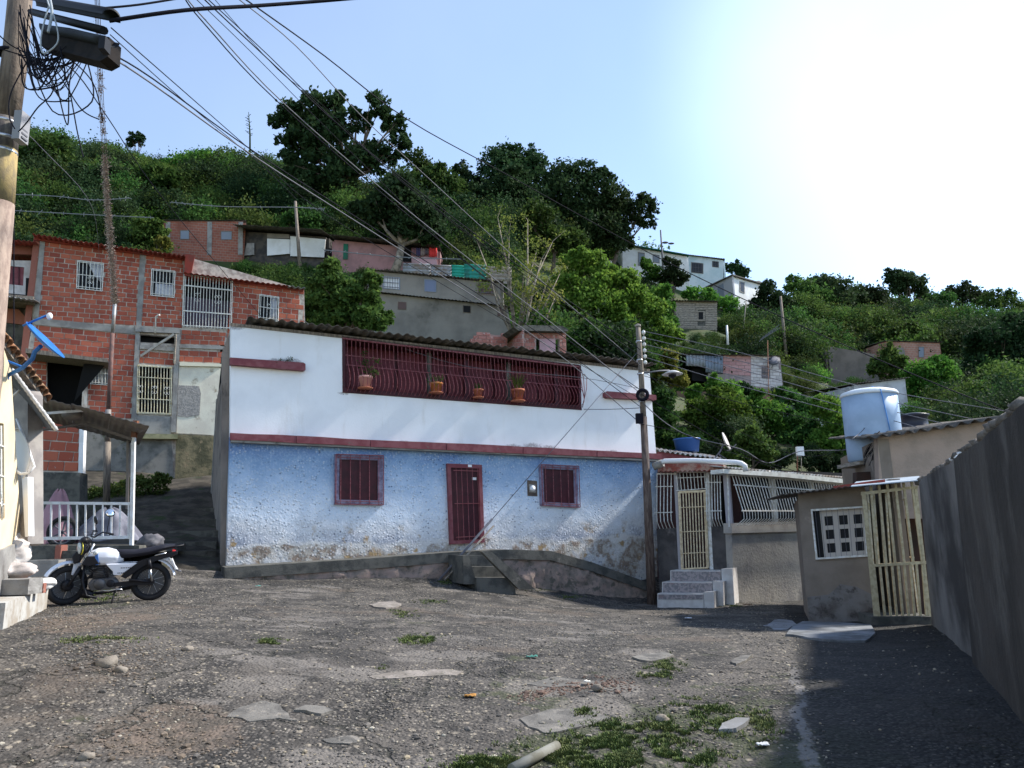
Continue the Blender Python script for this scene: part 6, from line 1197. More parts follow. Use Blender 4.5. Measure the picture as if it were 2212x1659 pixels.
def leaves(lobes, n, size, clump=.2, k=26, up=.25, asp=1.7, inner=.12):
    """lobes: (centre, radius); diamond leaves gathered in clumps over each lobe"""
    w_ = np.array([l[1]**2 for l in lobes]); w_ = w_/w_.sum(); C = []
    for (c, r_), ww in zip(lobes, w_):
        m_ = max(20, int(n*ww)); kk = max(6, int(k*(r_/max(l[1] for l in lobes))**1)+4); d = rg_.normal(size=(kk, 3)); d[:, 2] += up; d /= np.linalg.norm(d, axis=1)[:, None]
        cc = d*r_*rg_.uniform(.62, 1.0, kk)[:, None]*np.array([1, 1, .85]); cr = r_*clump*rg_.uniform(.7, 1.5, kk); idx = rg_.integers(0, kk, m_)
        p = cc[idx]+rg_.normal(size=(m_, 3))*cr[idx][:, None]*np.array([1, 1, .7]); ni = int(m_*inner)
        q = rg_.normal(size=(ni, 3)); q /= np.linalg.norm(q, axis=1)[:, None]; p[:ni] = q*r_*rg_.uniform(.2, .8, ni)[:, None]
        C.append(p+np.array(c)[None])
    p = np.concatenate(C); m_ = len(p); s = size*rg_.uniform(.6, 1.3, m_)[:, None]
    a = rg_.normal(size=(m_, 3)); a[:, 2] -= .35; a /= np.linalg.norm(a, axis=1)[:, None]; nrm = rg_.normal(size=(m_, 3))*.7+np.array([0, 0, .8]); b = np.cross(a, nrm); b /= (np.linalg.norm(b, axis=1)[:, None]+1e-6)
    V = np.stack([p-a*s*.5, p+b*s*.5/asp, p+a*s*.5, p-b*s*.5/asp], 1).reshape(-1, 3); F = np.arange(m_*4).reshape(-1, 4); return V, F
def limb_tubes(mb, base, lobes, r0, rs_=None, sag=.0):
    base = Vector(base); cen = sum((Vector(c) for c, _ in lobes), Vector())/len(lobes); fork = base.lerp(cen, .5); fork.x += .05*(cen-base).length
    mb.tube([base-Vector((0, 0, .5)), base.lerp(fork, .5)+Vector((.06*r0*8, 0, 0)), fork], [r0*1.15, r0*.9, r0*.75], 8)
    for c, r_ in (sorted(lobes, key=lambda l: -l[1])[:max(4, len(lobes)//4)]):
        c = Vector(c); md = fork.lerp(c, .5)+Vector((noise.noise(c)*r_*.4, 0, -r_*.1)); mb.tube([fork, md, c+Vector((0, 0, r_*.3))], [r0*.55, r0*.35, r0*.08], 6)
        for _ in range(3): e_ = c+Vector((random.uniform(-1, 1), random.uniform(-1, 1), random.uniform(-.2, 1)))*r_*.8; mb.tube([md, (md+e_)/2+Vector((0, 0, r_*.1)), e_], [r0*.2, r0*.12, r0*.03], 4)
def tree(label, lobes_px, D, n, size, kind='dark', base=None, r0=.2, cat='tree', name='tree', clump=.2, k=26, group=None, bark=None, spread=.45, inner=.12):
    lobes = []
    for x, y, r_ in lobes_px:
        dd = D+random.uniform(-1, 1)*r_*D/1600*spread; c0_ = P(x, y, dd); q_ = r_*D/1600; lobes.append((tuple(c0_), q_*.92))
        for _ in range(4): a_ = random.uniform(0, 6.28); d_ = Vector((math.cos(a_), random.uniform(-.5, .5), math.sin(a_))).normalized()*q_*random.uniform(.75, 1.02); lobes.append((tuple(c0_+d_), q_*random.uniform(.28, .45)))
    bx, by = base if base else (sum(l[0] for l in lobes_px)/len(lobes_px), max(l[1]+l[2] for l in lobes_px)+10)
    g = P(bx, by, D); g = Vector((g.x, g.y, min(g.z, max(gz(g.x, g.y), g.z-6))))
    t = thing(name, label, cat, g, group); mb = MB(); limb_tubes(mb, g, lobes, r0); mb.build('trunk', bark or BARK, t, fix=False)
    V, F = leaves(lobes, n, size, clump, k, inner=inner); V = V-np.array(g)[None]; link('crown', np_mesh('crown', V, F, LM[kind], smooth=False), t); return t
tree('tallest dark tree on the hill with a two headed crown crossed by wires', [(665, 250, 60), (718, 232, 36), (625, 262, 40), (640, 318, 42), (705, 300, 58), (770, 262, 30), (812, 232, 34), (852, 272, 30), (862, 312, 26), (800, 318, 30), (770, 350, 45), (835, 345, 32), (700, 360, 50), (650, 372, 40), (740, 390, 40)], 60, 26000, .42, 'dark', (738, 480), .38, k=20, clump=.17, inner=.05)
tree('dark low tree filling in under the left head of the tallest tree', [(640, 400, 40), (690, 420, 50), (655, 450, 35), (735, 440, 30)], 63, 9000, .4, 'dark', (680, 500), .25)
tree('leaning tree with pale twisted trunk in front of the pink shack', [(850, 430, 55), (905, 455, 50), (800, 460, 40), (930, 500, 30), (870, 490, 35)], 49, 12000, .34, 'dark', (846, 578), .32, bark=BARKP)
tree('small pale leaved tree behind the tallest tree on its right', [(900, 345, 26), (925, 375, 30)], 72, 3000, .34, 'olive', (905, 430), .14, clump=.25)
tree('olive tree on the ridge right of the tallest tree', [(880, 400, 45), (940, 400, 45), (985, 415, 35)], 68, 11000, .36, 'olive', (930, 460), .2)
tree('dark tree with pointed top in the middle of the skyline', [(998, 370, 24), (1010, 405, 40), (975, 440, 45), (1030, 450, 45)], 74, 9000, .38, 'dark', (1005, 500), .22)
tree('broad dark tree on the skyline left of the ridge houses', [(1060, 350, 34), (1100, 340, 36), (1145, 350, 36), (1085, 390, 55), (1150, 395, 50), (1120, 440, 60)], 73, 18000, .38, 'dark', (1110, 520), .3)
tree('rounded dark tree next to the broad skyline tree on its right', [(1215, 385, 45), (1265, 375, 36), (1230, 430, 60), (1290, 410, 45), (1250, 480, 55), (1195, 470, 45)], 72, 17000, .38, 'dark', (1235, 545), .28)
tree('dark tree overhanging the green trimmed white house', [(1330, 420, 34), (1345, 460, 42), (1385, 450, 32), (1400, 478, 20), (1300, 470, 40), (1330, 500, 36), (1350, 520, 22)], 74, 12000, .36, 'dark', (1310, 560), .26, clump=.17, inner=.04)
tree('shadowy tree below the skyline trees in the middle', [(1060, 490, 50), (1120, 500, 55), (1180, 510, 50), (1010, 500, 45)], 66, 14000, .38, 'dark', (1100, 570), .26)
tree('mid green tree showing between the shadowy trees and the white wall', [(1165, 465, 40), (1210, 520, 35), (1240, 520, 30)], 62, 6000, .34, 'mid', (1190, 570), .2)
# yellowish open tree
def sparse(label, base, tips, D, nl):
    g = P(*base, D); t = thing('tree', label, 'tree', g); mb = MB(); lob = []
    for (x, y) in tips:
        e_ = P(x, y, D+random.uniform(-1, 1)); md = g.lerp(e_, .5)+Vector((random.uniform(-.3, .3), 0, -.3)); mb.tube([g-Vector((0, 0, .6)), md, e_], [.09, .06, .012], 5)
        for s_ in np.linspace(.35, 1, 8):
            c = md.lerp(e_, s_*2-1) if s_ > .5 else g.lerp(md, s_*2); d_ = Vector((random.uniform(-1, 1), random.uniform(-.6, .6), random.uniform(.1, 1)))*.8; mb.tube([c, c+d_], [.02, .006], 3)
            if s_ > .45: lob.append((tuple(c+d_*.8), .30))
    mb.build('trunk', BARKP, t, fix=False); V, F = leaves(lob, nl, .14, .45, 8); link('crown', np_mesh('crown', V-np.array(g)[None], F, LM['yellow'], smooth=False), t)
sparse('thin yellowish tree with bare twigs behind the ruined brick wall', (1115, 715), [(1030, 520), (1075, 470), (1100, 500), (1140, 475), (1160, 540), (1195, 520), (1130, 600), (1060, 600), (1185, 600)], 36.5, 2300)
sparse('second thin yellowish tree leaning right over the outhouse', (1130, 735), [(1170, 560), (1210, 590), (1200, 640), (1150, 640)], 35, 900)
tree('large bright green tree in front of the white ridge houses', [(1235, 575, 34), (1275, 560, 30), (1290, 600, 45), (1345, 605, 36), (1225, 630, 45), (1290, 650, 60), (1365, 650, 48), (1410, 680, 36), (1250, 690, 50), (1340, 700, 55), (1440, 720, 34), (1400, 735, 40), (1200, 670, 35)], 41, 40000, .22, 'bright', (1300, 780), .2, k=30, clump=.16, inner=.2)
tree('darker leafy tree behind the brick outhouse and the pole top', [(1270, 740, 45), (1330, 750, 48), (1390, 770, 40), (1240, 770, 35), (1350, 790, 40)], 33, 16000, .19, 'mid', (1310, 830), .15, k=30)
tree('big leaved green tree between the brick house and the grey plaster house', [(718, 575, 22), (705, 615, 36), (690, 660, 42), (745, 640, 42), (800, 600, 22), (790, 650, 36), (738, 690, 48), (800, 690, 36), (835, 690, 18), (690, 705, 30)], 32, 26000, .22, 'mid', (750, 780), .14, k=30, clump=.17, inner=.2)
tree('bushy green tree above the white panel shack', [(640, 470, 24), (668, 478, 26), (620, 480, 18)], 54, 5000, .26, 'mid', (650, 510), .1, 'tree')
tree('bright tree below the left skyline beside the hanging strands', [(395, 370, 40), (440, 360, 45), (480, 380, 36), (420, 405, 40)], 70, 12000, .34, 'bright', (430, 440), .18)
tree('broad olive green tree at the left behind the big pole', [(60, 340, 50), (110, 330, 45), (95, 390, 55), (150, 380, 40), (50, 400, 40)], 60, 15000, .32, 'mid', (100, 450), .2)
tree('dark rounded tree at the left above the brick house roof', [(190, 400, 45), (240, 390, 40), (215, 440, 40)], 57, 10000, .32, 'dark', (215, 480), .2)
tree('mid green tree near the hidden brick wall on the left slope', [(300, 400, 45), (345, 390, 40), (330, 440, 40)], 60, 10000, .32, 'mid', (325, 490), .2)
tree('bushy bright shrub at the left corner of the hill brick house', [(320, 500, 34), (345, 530, 24), (295, 520, 22)], 48, 6000, .24, 'mid', (325, 560), .08, 'shrub', 'shrub')
tree('yellowish shrub touching the hill brick house wall', [(352, 525, 16), (338, 545, 14)], 46, 1600, .2, 'yellow', (348, 560), .05, 'shrub', 'shrub')
tree('small dark tree standing on the left skyline', [(292, 298, 14), (304, 304, 13), (284, 308, 12)], 108, 1500, .4, 'dark', (295, 330), .12, 'tree')
tree('round dark tree growing before the green trimmed house', [(1450, 575, 20), (1462, 600, 22), (1440, 600, 18)], 72, 5000, .3, 'dark', (1450, 635), .1)
tree('small bright tree left of the round dark tree under the ridge', [(1405, 590, 22), (1395, 570, 14)], 73, 3000, .3, 'bright', (1405, 625), .1)
tree('dark tree behind the white cube house on the skyline', [(1590, 580, 16), (1605, 590, 16), (1575, 575, 12)], 90, 2600, .34, 'dark', (1590, 610), .12)
tree('bright bush hanging below the white cube house', [(1500, 640, 26), (1540, 645, 22), (1575, 660, 24)], 72, 5000, .28, 'bright', (1540, 670), .08, 'shrub', 'shrub')
tree('bright feathery tree in front of the plank shack left side', [(1425, 640, 26), (1435, 670, 24), (1415, 700, 26), (1445, 700, 22)], 52, 7000, .24, 'bright', (1430, 740), .1)
tree('dark branching tree right of the gabled white house', [(1665, 640, 30), (1640, 665, 24), (1690, 665, 30), (1650, 700, 30)], 74, 8000, .34, 'dark', (1670, 730), .18)
tree('leafy tree behind the dark wooden pole on the right slope', [(1730, 625, 34), (1765, 650, 36), (1720, 670, 36), (1700, 720, 30)], 84, 9000, .38, 'mid', (1740, 720), .2)
tree('rounded dark tree left of centre on the right skyline', [(1800, 625, 38), (1830, 660, 40), (1790, 690, 36)], 86, 9000, .4, 'dark', (1810, 730), .2)
tree('rounded dark tree right of centre on the right skyline', [(1875, 645, 38), (1910, 675, 36), (1870, 700, 40)], 88, 9000, .4, 'dark', (1880, 740), .2)
tree('tallest tree of the right skyline with a mushroom shaped crown', [(1925, 598, 18), (1950, 605, 26), (1975, 615, 26), (1990, 628, 14), (1940, 620, 20)], 100, 6000, .42, 'dark', (1955, 690), .25, inner=.03)
tree('small hazy tree at the far right of the skyline', [(2085, 622, 18), (2108, 630, 18), (2062, 634, 18), (2040, 645, 22), (2090, 650, 26), (2130, 648, 20)], 148, 5000, .6, 'dark', (2085, 655), .2)
tree('dark tall tree above the roofs at the right edge', [(2150, 740, 50), (2210, 720, 45), (2190, 790, 60), (2120, 800, 45), (2230, 840, 55), (2150, 850, 50), (2100, 850, 30)], 50, 24000, .28, 'dark', (2160, 910), .25, k=30)
tree('sunlit bush beside the ruined brick house', [(1990, 805, 34), (2035, 800, 30), (2050, 840, 34), (1995, 840, 34)], 47, 10000, .22, 'bright', (2010, 880), .1, 'shrub', 'shrub')
tree('feathery green bush before the ruined brick house corner', [(1925, 770, 26), (1900, 795, 24), (1940, 800, 26)], 54, 6000, .24, 'mid', (1920, 830), .1, 'shrub', 'shrub')
tree('spreading tree over the bare block retaining house', [(1950, 720, 34), (1910, 730, 26), (1985, 735, 26)], 68, 7000, .3, 'mid', (1950, 770), .15)
for la, lob, D, n_l, kd in (('green bush right beside the white wall edge of the blue house', [(1435, 900, 30), (1450, 950, 36), (1430, 860, 24)], 27.5, 9000, 'mid'),
    ('yellow green bush behind the barred house, left one', [(1510, 900, 40), (1560, 880, 44), (1590, 920, 40), (1530, 940, 36)], 30, 14000, 'bright'),
    ('yellow green bush behind the satellite dish', [(1625, 880, 36), (1660, 900, 40), (1610, 930, 36)], 31, 12000, 'bright'),
    ('low dense bush just right of the satellite dish', [(1620, 960, 32), (1650, 975, 28), (1590, 985, 26)], 26, 8000, 'mid'),
    ('dark green bush above the white canister', [(1720, 920, 36), (1760, 950, 34), (1700, 960, 30)], 31, 9000, 'mid'),
    ('bright bush left of the blue tank', [(1790, 880, 30), (1810, 920, 34), (1780, 960, 30), (1820, 970, 26)], 30, 11000, 'bright'),
    ('leafy bush below the pink and white block house', [(1700, 860, 24), (1740, 880, 26), (1670, 880, 22)], 36, 6000, 'mid'),
    ('weedy bush before the tin sheets', [(1545, 830, 20), (1580, 840, 22), (1500, 850, 20)], 40, 4000, 'bright'),
    ('dark drooping bush at the foot of the block house window', [(1600, 840, 18), (1625, 850, 18)], 43, 2500, 'dark'),
    ('bush growing behind the blue tub', [(1450, 1000, 30), (1500, 960, 22)], 28, 5000, 'mid'),
    ('green bush at the left of the far antenna mast', [(1430, 800, 26), (1460, 820, 22), (1440, 770, 22)], 34, 6000, 'yellow')):
    tree(la, lob, D, n_l, .15 if D < 34 else .2, kd, None, .05, 'shrub', 'shrub', k=28, inner=.25)
def spiky(label, x, y, D, r_, nb, m_, cat='plant', name='spiky_plant', parent=None):
    c = P(x, y, D); mb = MB()
    for i in range(nb):
        a = random.uniform(0, 6.28); el = random.uniform(.2, 1.4); d_ = Vector((math.cos(a)*math.cos(el), math.sin(a)*math.cos(el), math.sin(el))); L_ = r_*random.uniform(.7, 1.1); s_ = d_.cross(Vector((0, 0, 1))).normalized()*r_*.06
        m2 = c+d_*L_*.55; e_ = c+d_*L_-Vector((0, 0, L_*.15)); mb.poly([c-s_*.6, c+s_*.6, m2+s_, e_, m2-s_])
    return mb.build(name, m_, parent, fix=False, label=label, cat=cat)
spiky('spiky variegated plant on the slope under the block house', 1650, 890, 34, .9, 26, LM['yellow']); spiky('smaller pale spiky plant left of the grey shed', 1672, 862, 36, .7, 22, LM['bright'])
ag = MB().tube([P(540, 345, 100), P(540, 290, 100), P(537, 242, 100)], [.16, .12, .04], 6)
for i in range(16): y = 250+i*3.2; c = P(538, y, 100); ag.tube([c, c+Vector((random.choice((-1, 1))*random.uniform(.2, .6), 0, .25))], .05, 3)
ag.build('agave_stalk', LM['olive'], None, label='thin tall agave flower stalk on the left skyline', cat='plant')

# undergrowth and far wood over the whole slope
prot = bpy.data.collections.new('undergrowth_kinds')
def proto(nm, lobes, n, size, kind, trunk=True):
    V, F = leaves(lobes, n, size, .24, 18, inner=.2); me = np_mesh(nm, V, F, LM[kind], smooth=False); o = bpy.data.objects.new(nm, me); prot.objects.link(o)
L1 = [((0, 0, .75), .6), ((.45, .1, .55), .42), ((-.4, -.1, .5), .42), ((.05, -.35, .5), .4)]
L2 = [((0, 0, 1.0), .55), ((.35, 0, .75), .42), ((-.35, .1, .7), .45), ((0, .1, .4), .5)]
L3 = [((0, 0, .3), .5), ((.5, .1, .25), .38), ((-.5, 0, .22), .4), ((.1, .5, .25), .35), ((0, -.5, .22), .36)]
proto('a_bush', L1, 3000, .085, 'dark'); proto('b_bush', L2, 3000, .085, 'mid'); proto('c_bush', L1, 3000, .08, 'olive'); proto('d_bush', L3, 2600, .08, 'bright'); proto('e_bush', L2, 3000, .085, 'dark'); proto('f_bush', L3, 2600, .08, 'mid')
clear = [(350, 470, 530, 556, 51), (526, 495, 706, 556, 52), (718, 512, 948, 572, 50), (870, 565, 1105, 606, 45), (800, 585, 1104, 735, 41), (1138, 560, 1322, 590, 77), (1345, 530, 1487, 585, 82), (1486, 550, 1566, 620, 82), (1520, 592, 1650, 650, 78),
         (1458, 646, 1552, 706, 62), (1478, 762, 1694, 830, 46), (1788, 740, 1900, 805, 60), (1866, 736, 2034, 785, 63), (1845, 815, 1960, 850, 41), (1690, 864, 1800, 890, 37), (1010, 700, 1228, 775, 32), (60, 480, 660, 1030, 31), (1462, 842, 1700, 862, 43), (1700, 640, 1690, 770, 55)]
SKX = [-600, 0, 60, 150, 250, 350, 420, 500, 560, 640, 900, 1000, 1060, 1200, 1300, 1400, 1440, 1500, 1560, 1650, 1700, 1750, 1830, 1900, 2000, 2060, 2120, 2212, 2800]
SKY = [230, 248, 252, 272, 300, 328, 312, 306, 318, 330, 385, 395, 400, 400, 430, 520, 640, 650, 665, 625, 612, 600, 603, 622, 622, 640, 640, 650, 690]
def scatter(name, n, dmin, dmax, smin, smax, label_kind, slope=None, seed=1, pick=None, dens=1.):
    rr = np.random.default_rng(seed); pts = []; sc = []; pk = []
    while len(pts) < n:
        m_ = 4000; Y = dmin+(dmax-dmin)*rr.random(m_)**.62; X = (rr.random(m_)*2-1)*Y*.78; Z = hz(X, Y)
        for x, y, z in zip(X, Y, Z):
            s_ = rr.uniform(smin, smax)*(.62+.5*min(1, y/90)); px_, pt = proj(Vector((x, y, z+1.5*s_))); _, pbm = proj(Vector((x, y, z))); hw = s_*.75*1600/y; bad = False
            if pt < float(np.interp(px_, SKX, SKY)) + 4: bad = True
            for a, b_, c, d, dd in clear:
                if y < dd+2 and px_+hw > a and px_-hw < c and pt < d and pbm > b_: bad = True; break
            if y < 24 or bad: continue
            if y < 30 and -13.5 < x < 6: continue
            if 'grass' in label_kind and rr.random() < .3: continue
            pts.append((x, y, z-.15*s_)); sc.append(s_)
            r_ = noise.noise(Vector((x*.05, y*.05, seed))); pk.append(int(abs(r_)*37+rr.integers(0, 3)) % 6)
            if len(pts) >= n: break
    me = bpy.data.meshes.new(name); me.from_pydata(pts, [], []); 
    for an_, tp, vals in (('scl', 'FLOAT', sc), ('rot', 'FLOAT', list(rr.random(len(pts))*6.28)), ('pick', 'INT', pk)):
        a = me.attributes.new(an_, tp, 'POINT'); a.data.foreach_set('value', vals)
    me.materials.append(LM['mid']); o = link(name, me, kind='stuff')
    ng = bpy.data.node_groups.new(name, 'GeometryNodeTree'); ng.interface.new_socket('Geometry', in_out='INPUT', socket_type='NodeSocketGeometry'); ng.interface.new_socket('Geometry', in_out='OUTPUT', socket_type='NodeSocketGeometry')
    N = ng.nodes; gi, go = N.new('NodeGroupInput'), N.new('NodeGroupOutput'); ip = N.new('GeometryNodeInstanceOnPoints'); ci = N.new('GeometryNodeCollectionInfo'); ci.inputs['Collection'].default_value = prot; ci.inputs['Separate Children'].default_value = True; ci.inputs['Reset Children'].default_value = True
    def attr(nm, ty): a = N.new('GeometryNodeInputNamedAttribute'); a.data_type = ty; a.inputs[0].default_value = nm; return a.outputs[0]
    cx = N.new('ShaderNodeCombineXYZ'); L = ng.links; L.new(attr('rot', 'FLOAT'), cx.inputs[2])
    L.new(gi.outputs[0], ip.inputs['Points']); L.new(ci.outputs[0], ip.inputs['Instance']); ip.inputs['Pick Instance'].default_value = True
    L.new(attr('pick', 'INT'), ip.inputs['Instance Index']); L.new(attr('scl', 'FLOAT'), ip.inputs['Scale']); L.new(cx.outputs[0], ip.inputs['Rotation']); L.new(ip.outputs[0], go.inputs[0])
    md = o.modifiers.new('scatter', 'NODES'); md.node_group = ng; return o
scatter('far_wood', 3200, 66, 215, 3.4, 6.4, 'wood', seed=5)
scatter('hillside_bushes', 1500, 27, 78, 1.4, 3.3, 'bush', seed=6)
scatter('undergrowth', 4200, 26, 80, .5, 1.1, 'grass', seed=8)

tree('weedy growth on the bank behind the porch railing', [(250, 1070, 30), (300, 1060, 30), (340, 1050, 26), (210, 1080, 24)], 21.5, 5000, .10, 'olive', (290, 1110), .03, 'weeds', 'weed_growth', k=30)

for la, lob, kd in (('dark bush behind the roofs left of the white canister', [(1660, 995, 22), (1690, 990, 24), (1640, 1003, 16)], 'dark'), ('dark bush behind the roofs right of the white canister', [(1745, 1000, 22), (1775, 998, 26), (1810, 1000, 22)], 'dark'), ('dark bush between the blue tub and the dish', [(1520, 985, 20), (1545, 975, 22), (1500, 990, 16)], 'dark'), ('bush peeking over the roof beside the tank stand', [(1830, 1010, 20), (1845, 1000, 18)], 'mid')):
    tree(la, lob, 26.5, 3500, .13, kd, None, .05, 'shrub', 'shrub', k=24, inner=.3)

for la, lob, D, n_l in (('dark tree mass under the broad skyline trees, middle one', [(1070, 440, 55), (1150, 455, 60), (1030, 430, 40), (1110, 410, 45)], 70, 14000),
    ('dark tree filling between the rounded tree and the overhanging tree', [(1290, 450, 50), (1260, 500, 50), (1320, 520, 40), (1300, 490, 45)], 73, 12000),
    ('dark tree below the pointed skyline tree', [(960, 480, 45), (1000, 470, 50), (940, 440, 36)], 66, 10000)):
    tree(la, lob, D, n_l, .38, 'dark', None, .22)
for la, lob, D, kd in (('mid green tree on the right skyline left of the mushroom tree', [(1850, 640, 26), (1890, 655, 28)], 105, 'mid'), ('tree on the right skyline just right of the mushroom tree', [(2000, 650, 26), (2030, 655, 28), (1985, 680, 30)], 112, 'mid'), ('far tree between the hazy tree and the right edge', [(2140, 660, 28), (2180, 660, 30), (2215, 670, 30)], 130, 'mid'), ('dark tree behind the leafy tree of the right slope', [(1765, 620, 26), (1790, 640, 26)], 98, 'dark'), ('mid green tree under the mushroom tree', [(1940, 680, 36), (1980, 690, 36), (1910, 700, 30)], 95, 'mid'), ('broad tree left of the dark right edge tree', [(2040, 720, 40), (2080, 740, 40), (2030, 760, 36)], 80, 'mid')):
    tree(la, lob, D, 7500, .42, kd, None, .2)
# ------------------------------------------------------------------ motorcycle
RC = P(323, 1297, 12.0); FC = P(141, 1306, 11.55); RC.z = gz(RC.x, RC.y)+.0; FC.z = gz(FC.x, FC.y)
fw = (FC-RC).normalized(); upv = Vector((0, 0, 1)); lf = upv.cross(fw).normalized(); upv = (upv*math.cos(R(5))+lf*math.sin(R(5))).normalized(); upv = (upv-fw*upv.dot(fw)).normalized(); lf = upv.cross(fw).normalized()
bike = thing('motorcycle', 'white and black motorcycle on its side stand in front of the porch railing', 'motorcycle', RC)
def Bk(x, y, z): return RC+fw*x+lf*y+upv*z
paint = mat('white_bike_paint', (.74, .76, .82), rough=.25, spec=.5); bblk = mat('black_bike_plastic', (.014, .014, .018), rough=.45); bgr = mat('engine_grey', (.10, .10, .105), rough=.45, metal=.5); seatm = mat('seat_vinyl', (.016, .016, .024), rough=.55)
bl = mat('blue_stripe', (.05, .15, .42), rough=.3); rdl = mat('red_tail_lens', (.55, .02, .02), rough=.2, spec=.5); lens = mat('clear_lens', (.5, .52, .5), rough=.1, spec=.6); ylw = mat('amber_trim', (.75, .65, .08), rough=.4)
WB = (FC-RC).length; RW = .29
def wheel(c, fwd, nm, rim_w=.06, drum=True):
    ax = upv.cross(fwd).normalized(); w_ = torus(c, ax, RW-.045, .047, 44, 10).build(nm, M['rubber'], bike, fix=False)
    def ring(r0_, r1_, y0_, y1_): return MB().lathe(c-ax*y1_, [(r0_, 0), (r1_, 0), (r1_, y0_+y1_), (r0_, y0_+y1_), (r0_, 0)], 40, Z=ax)
    MB().lathe(c-ax*.024, [(.212, 0), (.226, .004), (.226, .044), (.212, .048), (.206, .03), (.206, .018)], 44, Z=ax).build('rim', bgr, w_); MB().lathe(c-ax*.05, [(.01, 0), (.055, 0), (.06, .02), (.06, .08), (.03, .1), (.01, .1)], 20, Z=ax).build('hub', bgr, w_)
    u_ = upv; f_ = ax.cross(u_).normalized()
    for k in range(18):
        a = k/18*2*math.pi; a2 = a+(.35 if k % 2 else -.35); MB().tube([c+(f_*math.cos(a)+u_*math.sin(a))*.05+ax*(.03 if k % 2 else -.03), c+(f_*math.cos(a2)+u_*math.sin(a2))*.21], .0028, 3).build('spoke', M['steel'], w_, fix=False)
    return w_
rc = Bk(0, 0, RW); wheel(rc, fw, 'rear_wheel')
st = R(24); ffw = (fw*math.cos(st)+lf*math.sin(st)).normalized(); fc = Bk(WB, 0, RW); wheel(fc, ffw, 'front_wheel'); fax = upv.cross(ffw).normalized()
def shp(pts, y0_, y1_, nm, m, bev=.012, parent=None, X=None):     # side-view outline, extruded across the bike with softened edges
    f = [Bk(x, y1_, z) for x, z in pts]; b_ = [Bk(x, y0_, z) for x, z in pts]; mb = MB().prism(f, b_); o = mb.build(nm, m, parent or bike)
    md = o.modifiers.new('soft', 'BEVEL'); md.width = bev; md.segments = 3; md.limit_method = 'ANGLE'; md.angle_limit = R(35); return o
def loft(secs, nm, m, parent=None):                              # secs: (x, z_low, z_high, half width, y0)
    mb = MB(); n = 16
    def fn(u, v):
        k = u*(len(secs)-1); i = min(int(k), len(secs)-2); t_ = k-i; s_ = [lerp(a, b_, t_) for a, b_ in zip(secs[i], secs[i+1])]; a = v*2*math.pi; zc = (s_[1]+s_[2])/2; h = (s_[2]-s_[1])/2
        c_, sn = math.cos(a), math.sin(a); return Bk(s_[0], s_[4]+s_[3]*math.copysign(abs(c_)**.75, c_), zc+h*math.copysign(abs(sn)**.75, sn))
    mb.grid(fn, (len(secs)-1)*5, n); b = len(mb.v)
    e0 = [fn(0, v/16) for v in range(16)]; e1 = [fn(1, v/16) for v in range(16)]; mb.poly(e0); mb.poly(list(reversed(e1))); return mb.build(nm, m, parent or bike)
loft([(.40, .62, .75, .06, 0), (.48, .58, .79, .11, 0), (.62, .565, .835, .135, 0), (.76, .57, .83, .13, 0), (.87, .58, .78, .10, 0), (.93, .62, .72, .05, 0)], 'fuel_tank', paint)
shp([(.70, .60), (.84, .57), (.96, .60), (.90, .72), (.78, .72)], -.14, .142, 'tank_shroud', bblk, .02); shp([(.72, .59), (.765, .585), (.79, .79), (.75, .80)], -.137, .139, 'tank_stripe', bl, .01)
loft([(-.32, .80, .86, .07, 0), (-.15, .76, .86, .12, 0), (.05, .70, .82, .13, 0), (.25, .68, .79, .125, 0), (.42, .66, .80, .10, 0), (.50, .68, .80, .07, 0)], 'seat', seatm)
shp([(.64, .60), (.20, .595), (.42, .42), (.52, .425), (.53, .48)], .09, .125, 'side_cover', paint, .015); shp([(.64, .60), (.20, .595), (.42, .42), (.52, .425)], -.125, -.09, 'side_cover', paint, .015)
shp([(.22, .60), (-.05, .70), (-.36, .76), (-.36, .70), (-.08, .62), (.12, .53), (.35, .36), (.42, .40)], .06, .10, 'tail_frame', bblk, .01)
for i, (x0_, z0_) in enumerate(((.36, .53), (.40, .455))):
    for k in range(6 if i == 0 else 4): MB().box(Bk(x0_+.055-k*.024, .1265, z0_), .015, .002, .014, X=fw, Y=lf, Z=upv).build('decal', bblk, bike)
MB().tube([Bk(-.04, .115, .70), Bk(-.20, .115, .735)], .010, 6).build('trim_bar', M['steel'], bike)
# engine
shp([(.48, .22), (.82, .20), (.86, .30), (.80, .38), (.50, .38), (.44, .30)], -.10, .10, 'crankcase', bgr, .03)
loft([(.62, .36, .38, .07, 0), (.66, .34, .56, .08, 0), (.74, .33, .56, .08, 0), (.80, .34, .50, .07, 0)], 'cylinder', bgr)
for k in range(6): shp([(.58+k*.006, .40+k*.026), (.84, .385+k*.026), (.84, .392+k*.026), (.58+k*.006, .408+k*.026)], -.095, .095, 'cooling_fin', bblk, .001)
MB().lathe(Bk(.70, .095, .30), [(.01, .03), (.07, .025), (.085, 0), (.085, -.02)], 24, Z=lf).build('engine_cover', bgr, bike); MB().lathe(Bk(.55, .095, .30), [(.01, .02), (.05, .018), (.06, 0), (.06, -.02)], 20, Z=lf).build('sprocket_cover', bblk, bike)
MB().tube([Bk(.80, -.04, .44), Bk(.92, -.03, .34), Bk(.90, -.06, .18), Bk(.74, -.12, .13), Bk(.45, -.16, .16)], .022, 8).build('exhaust_pipe', bblk, bike); MB().tube([Bk(.45, -.17, .17), Bk(.1, -.19, .24), Bk(-.25, -.20, .30)], [.035, .05, .045], 12).build('muffler', bblk, bike)
MB().tube([Bk(.92, .05, .60), Bk(.93, .08, .34), Bk(.86, .12, .14), Bk(.72, .12, .10)], .018, 8).build('down_tube', bblk, bike)
MB().blob(Bk(.86, .02, .15), .10, .07, .07, 3, .02).build('bash_guard', bblk, bike)
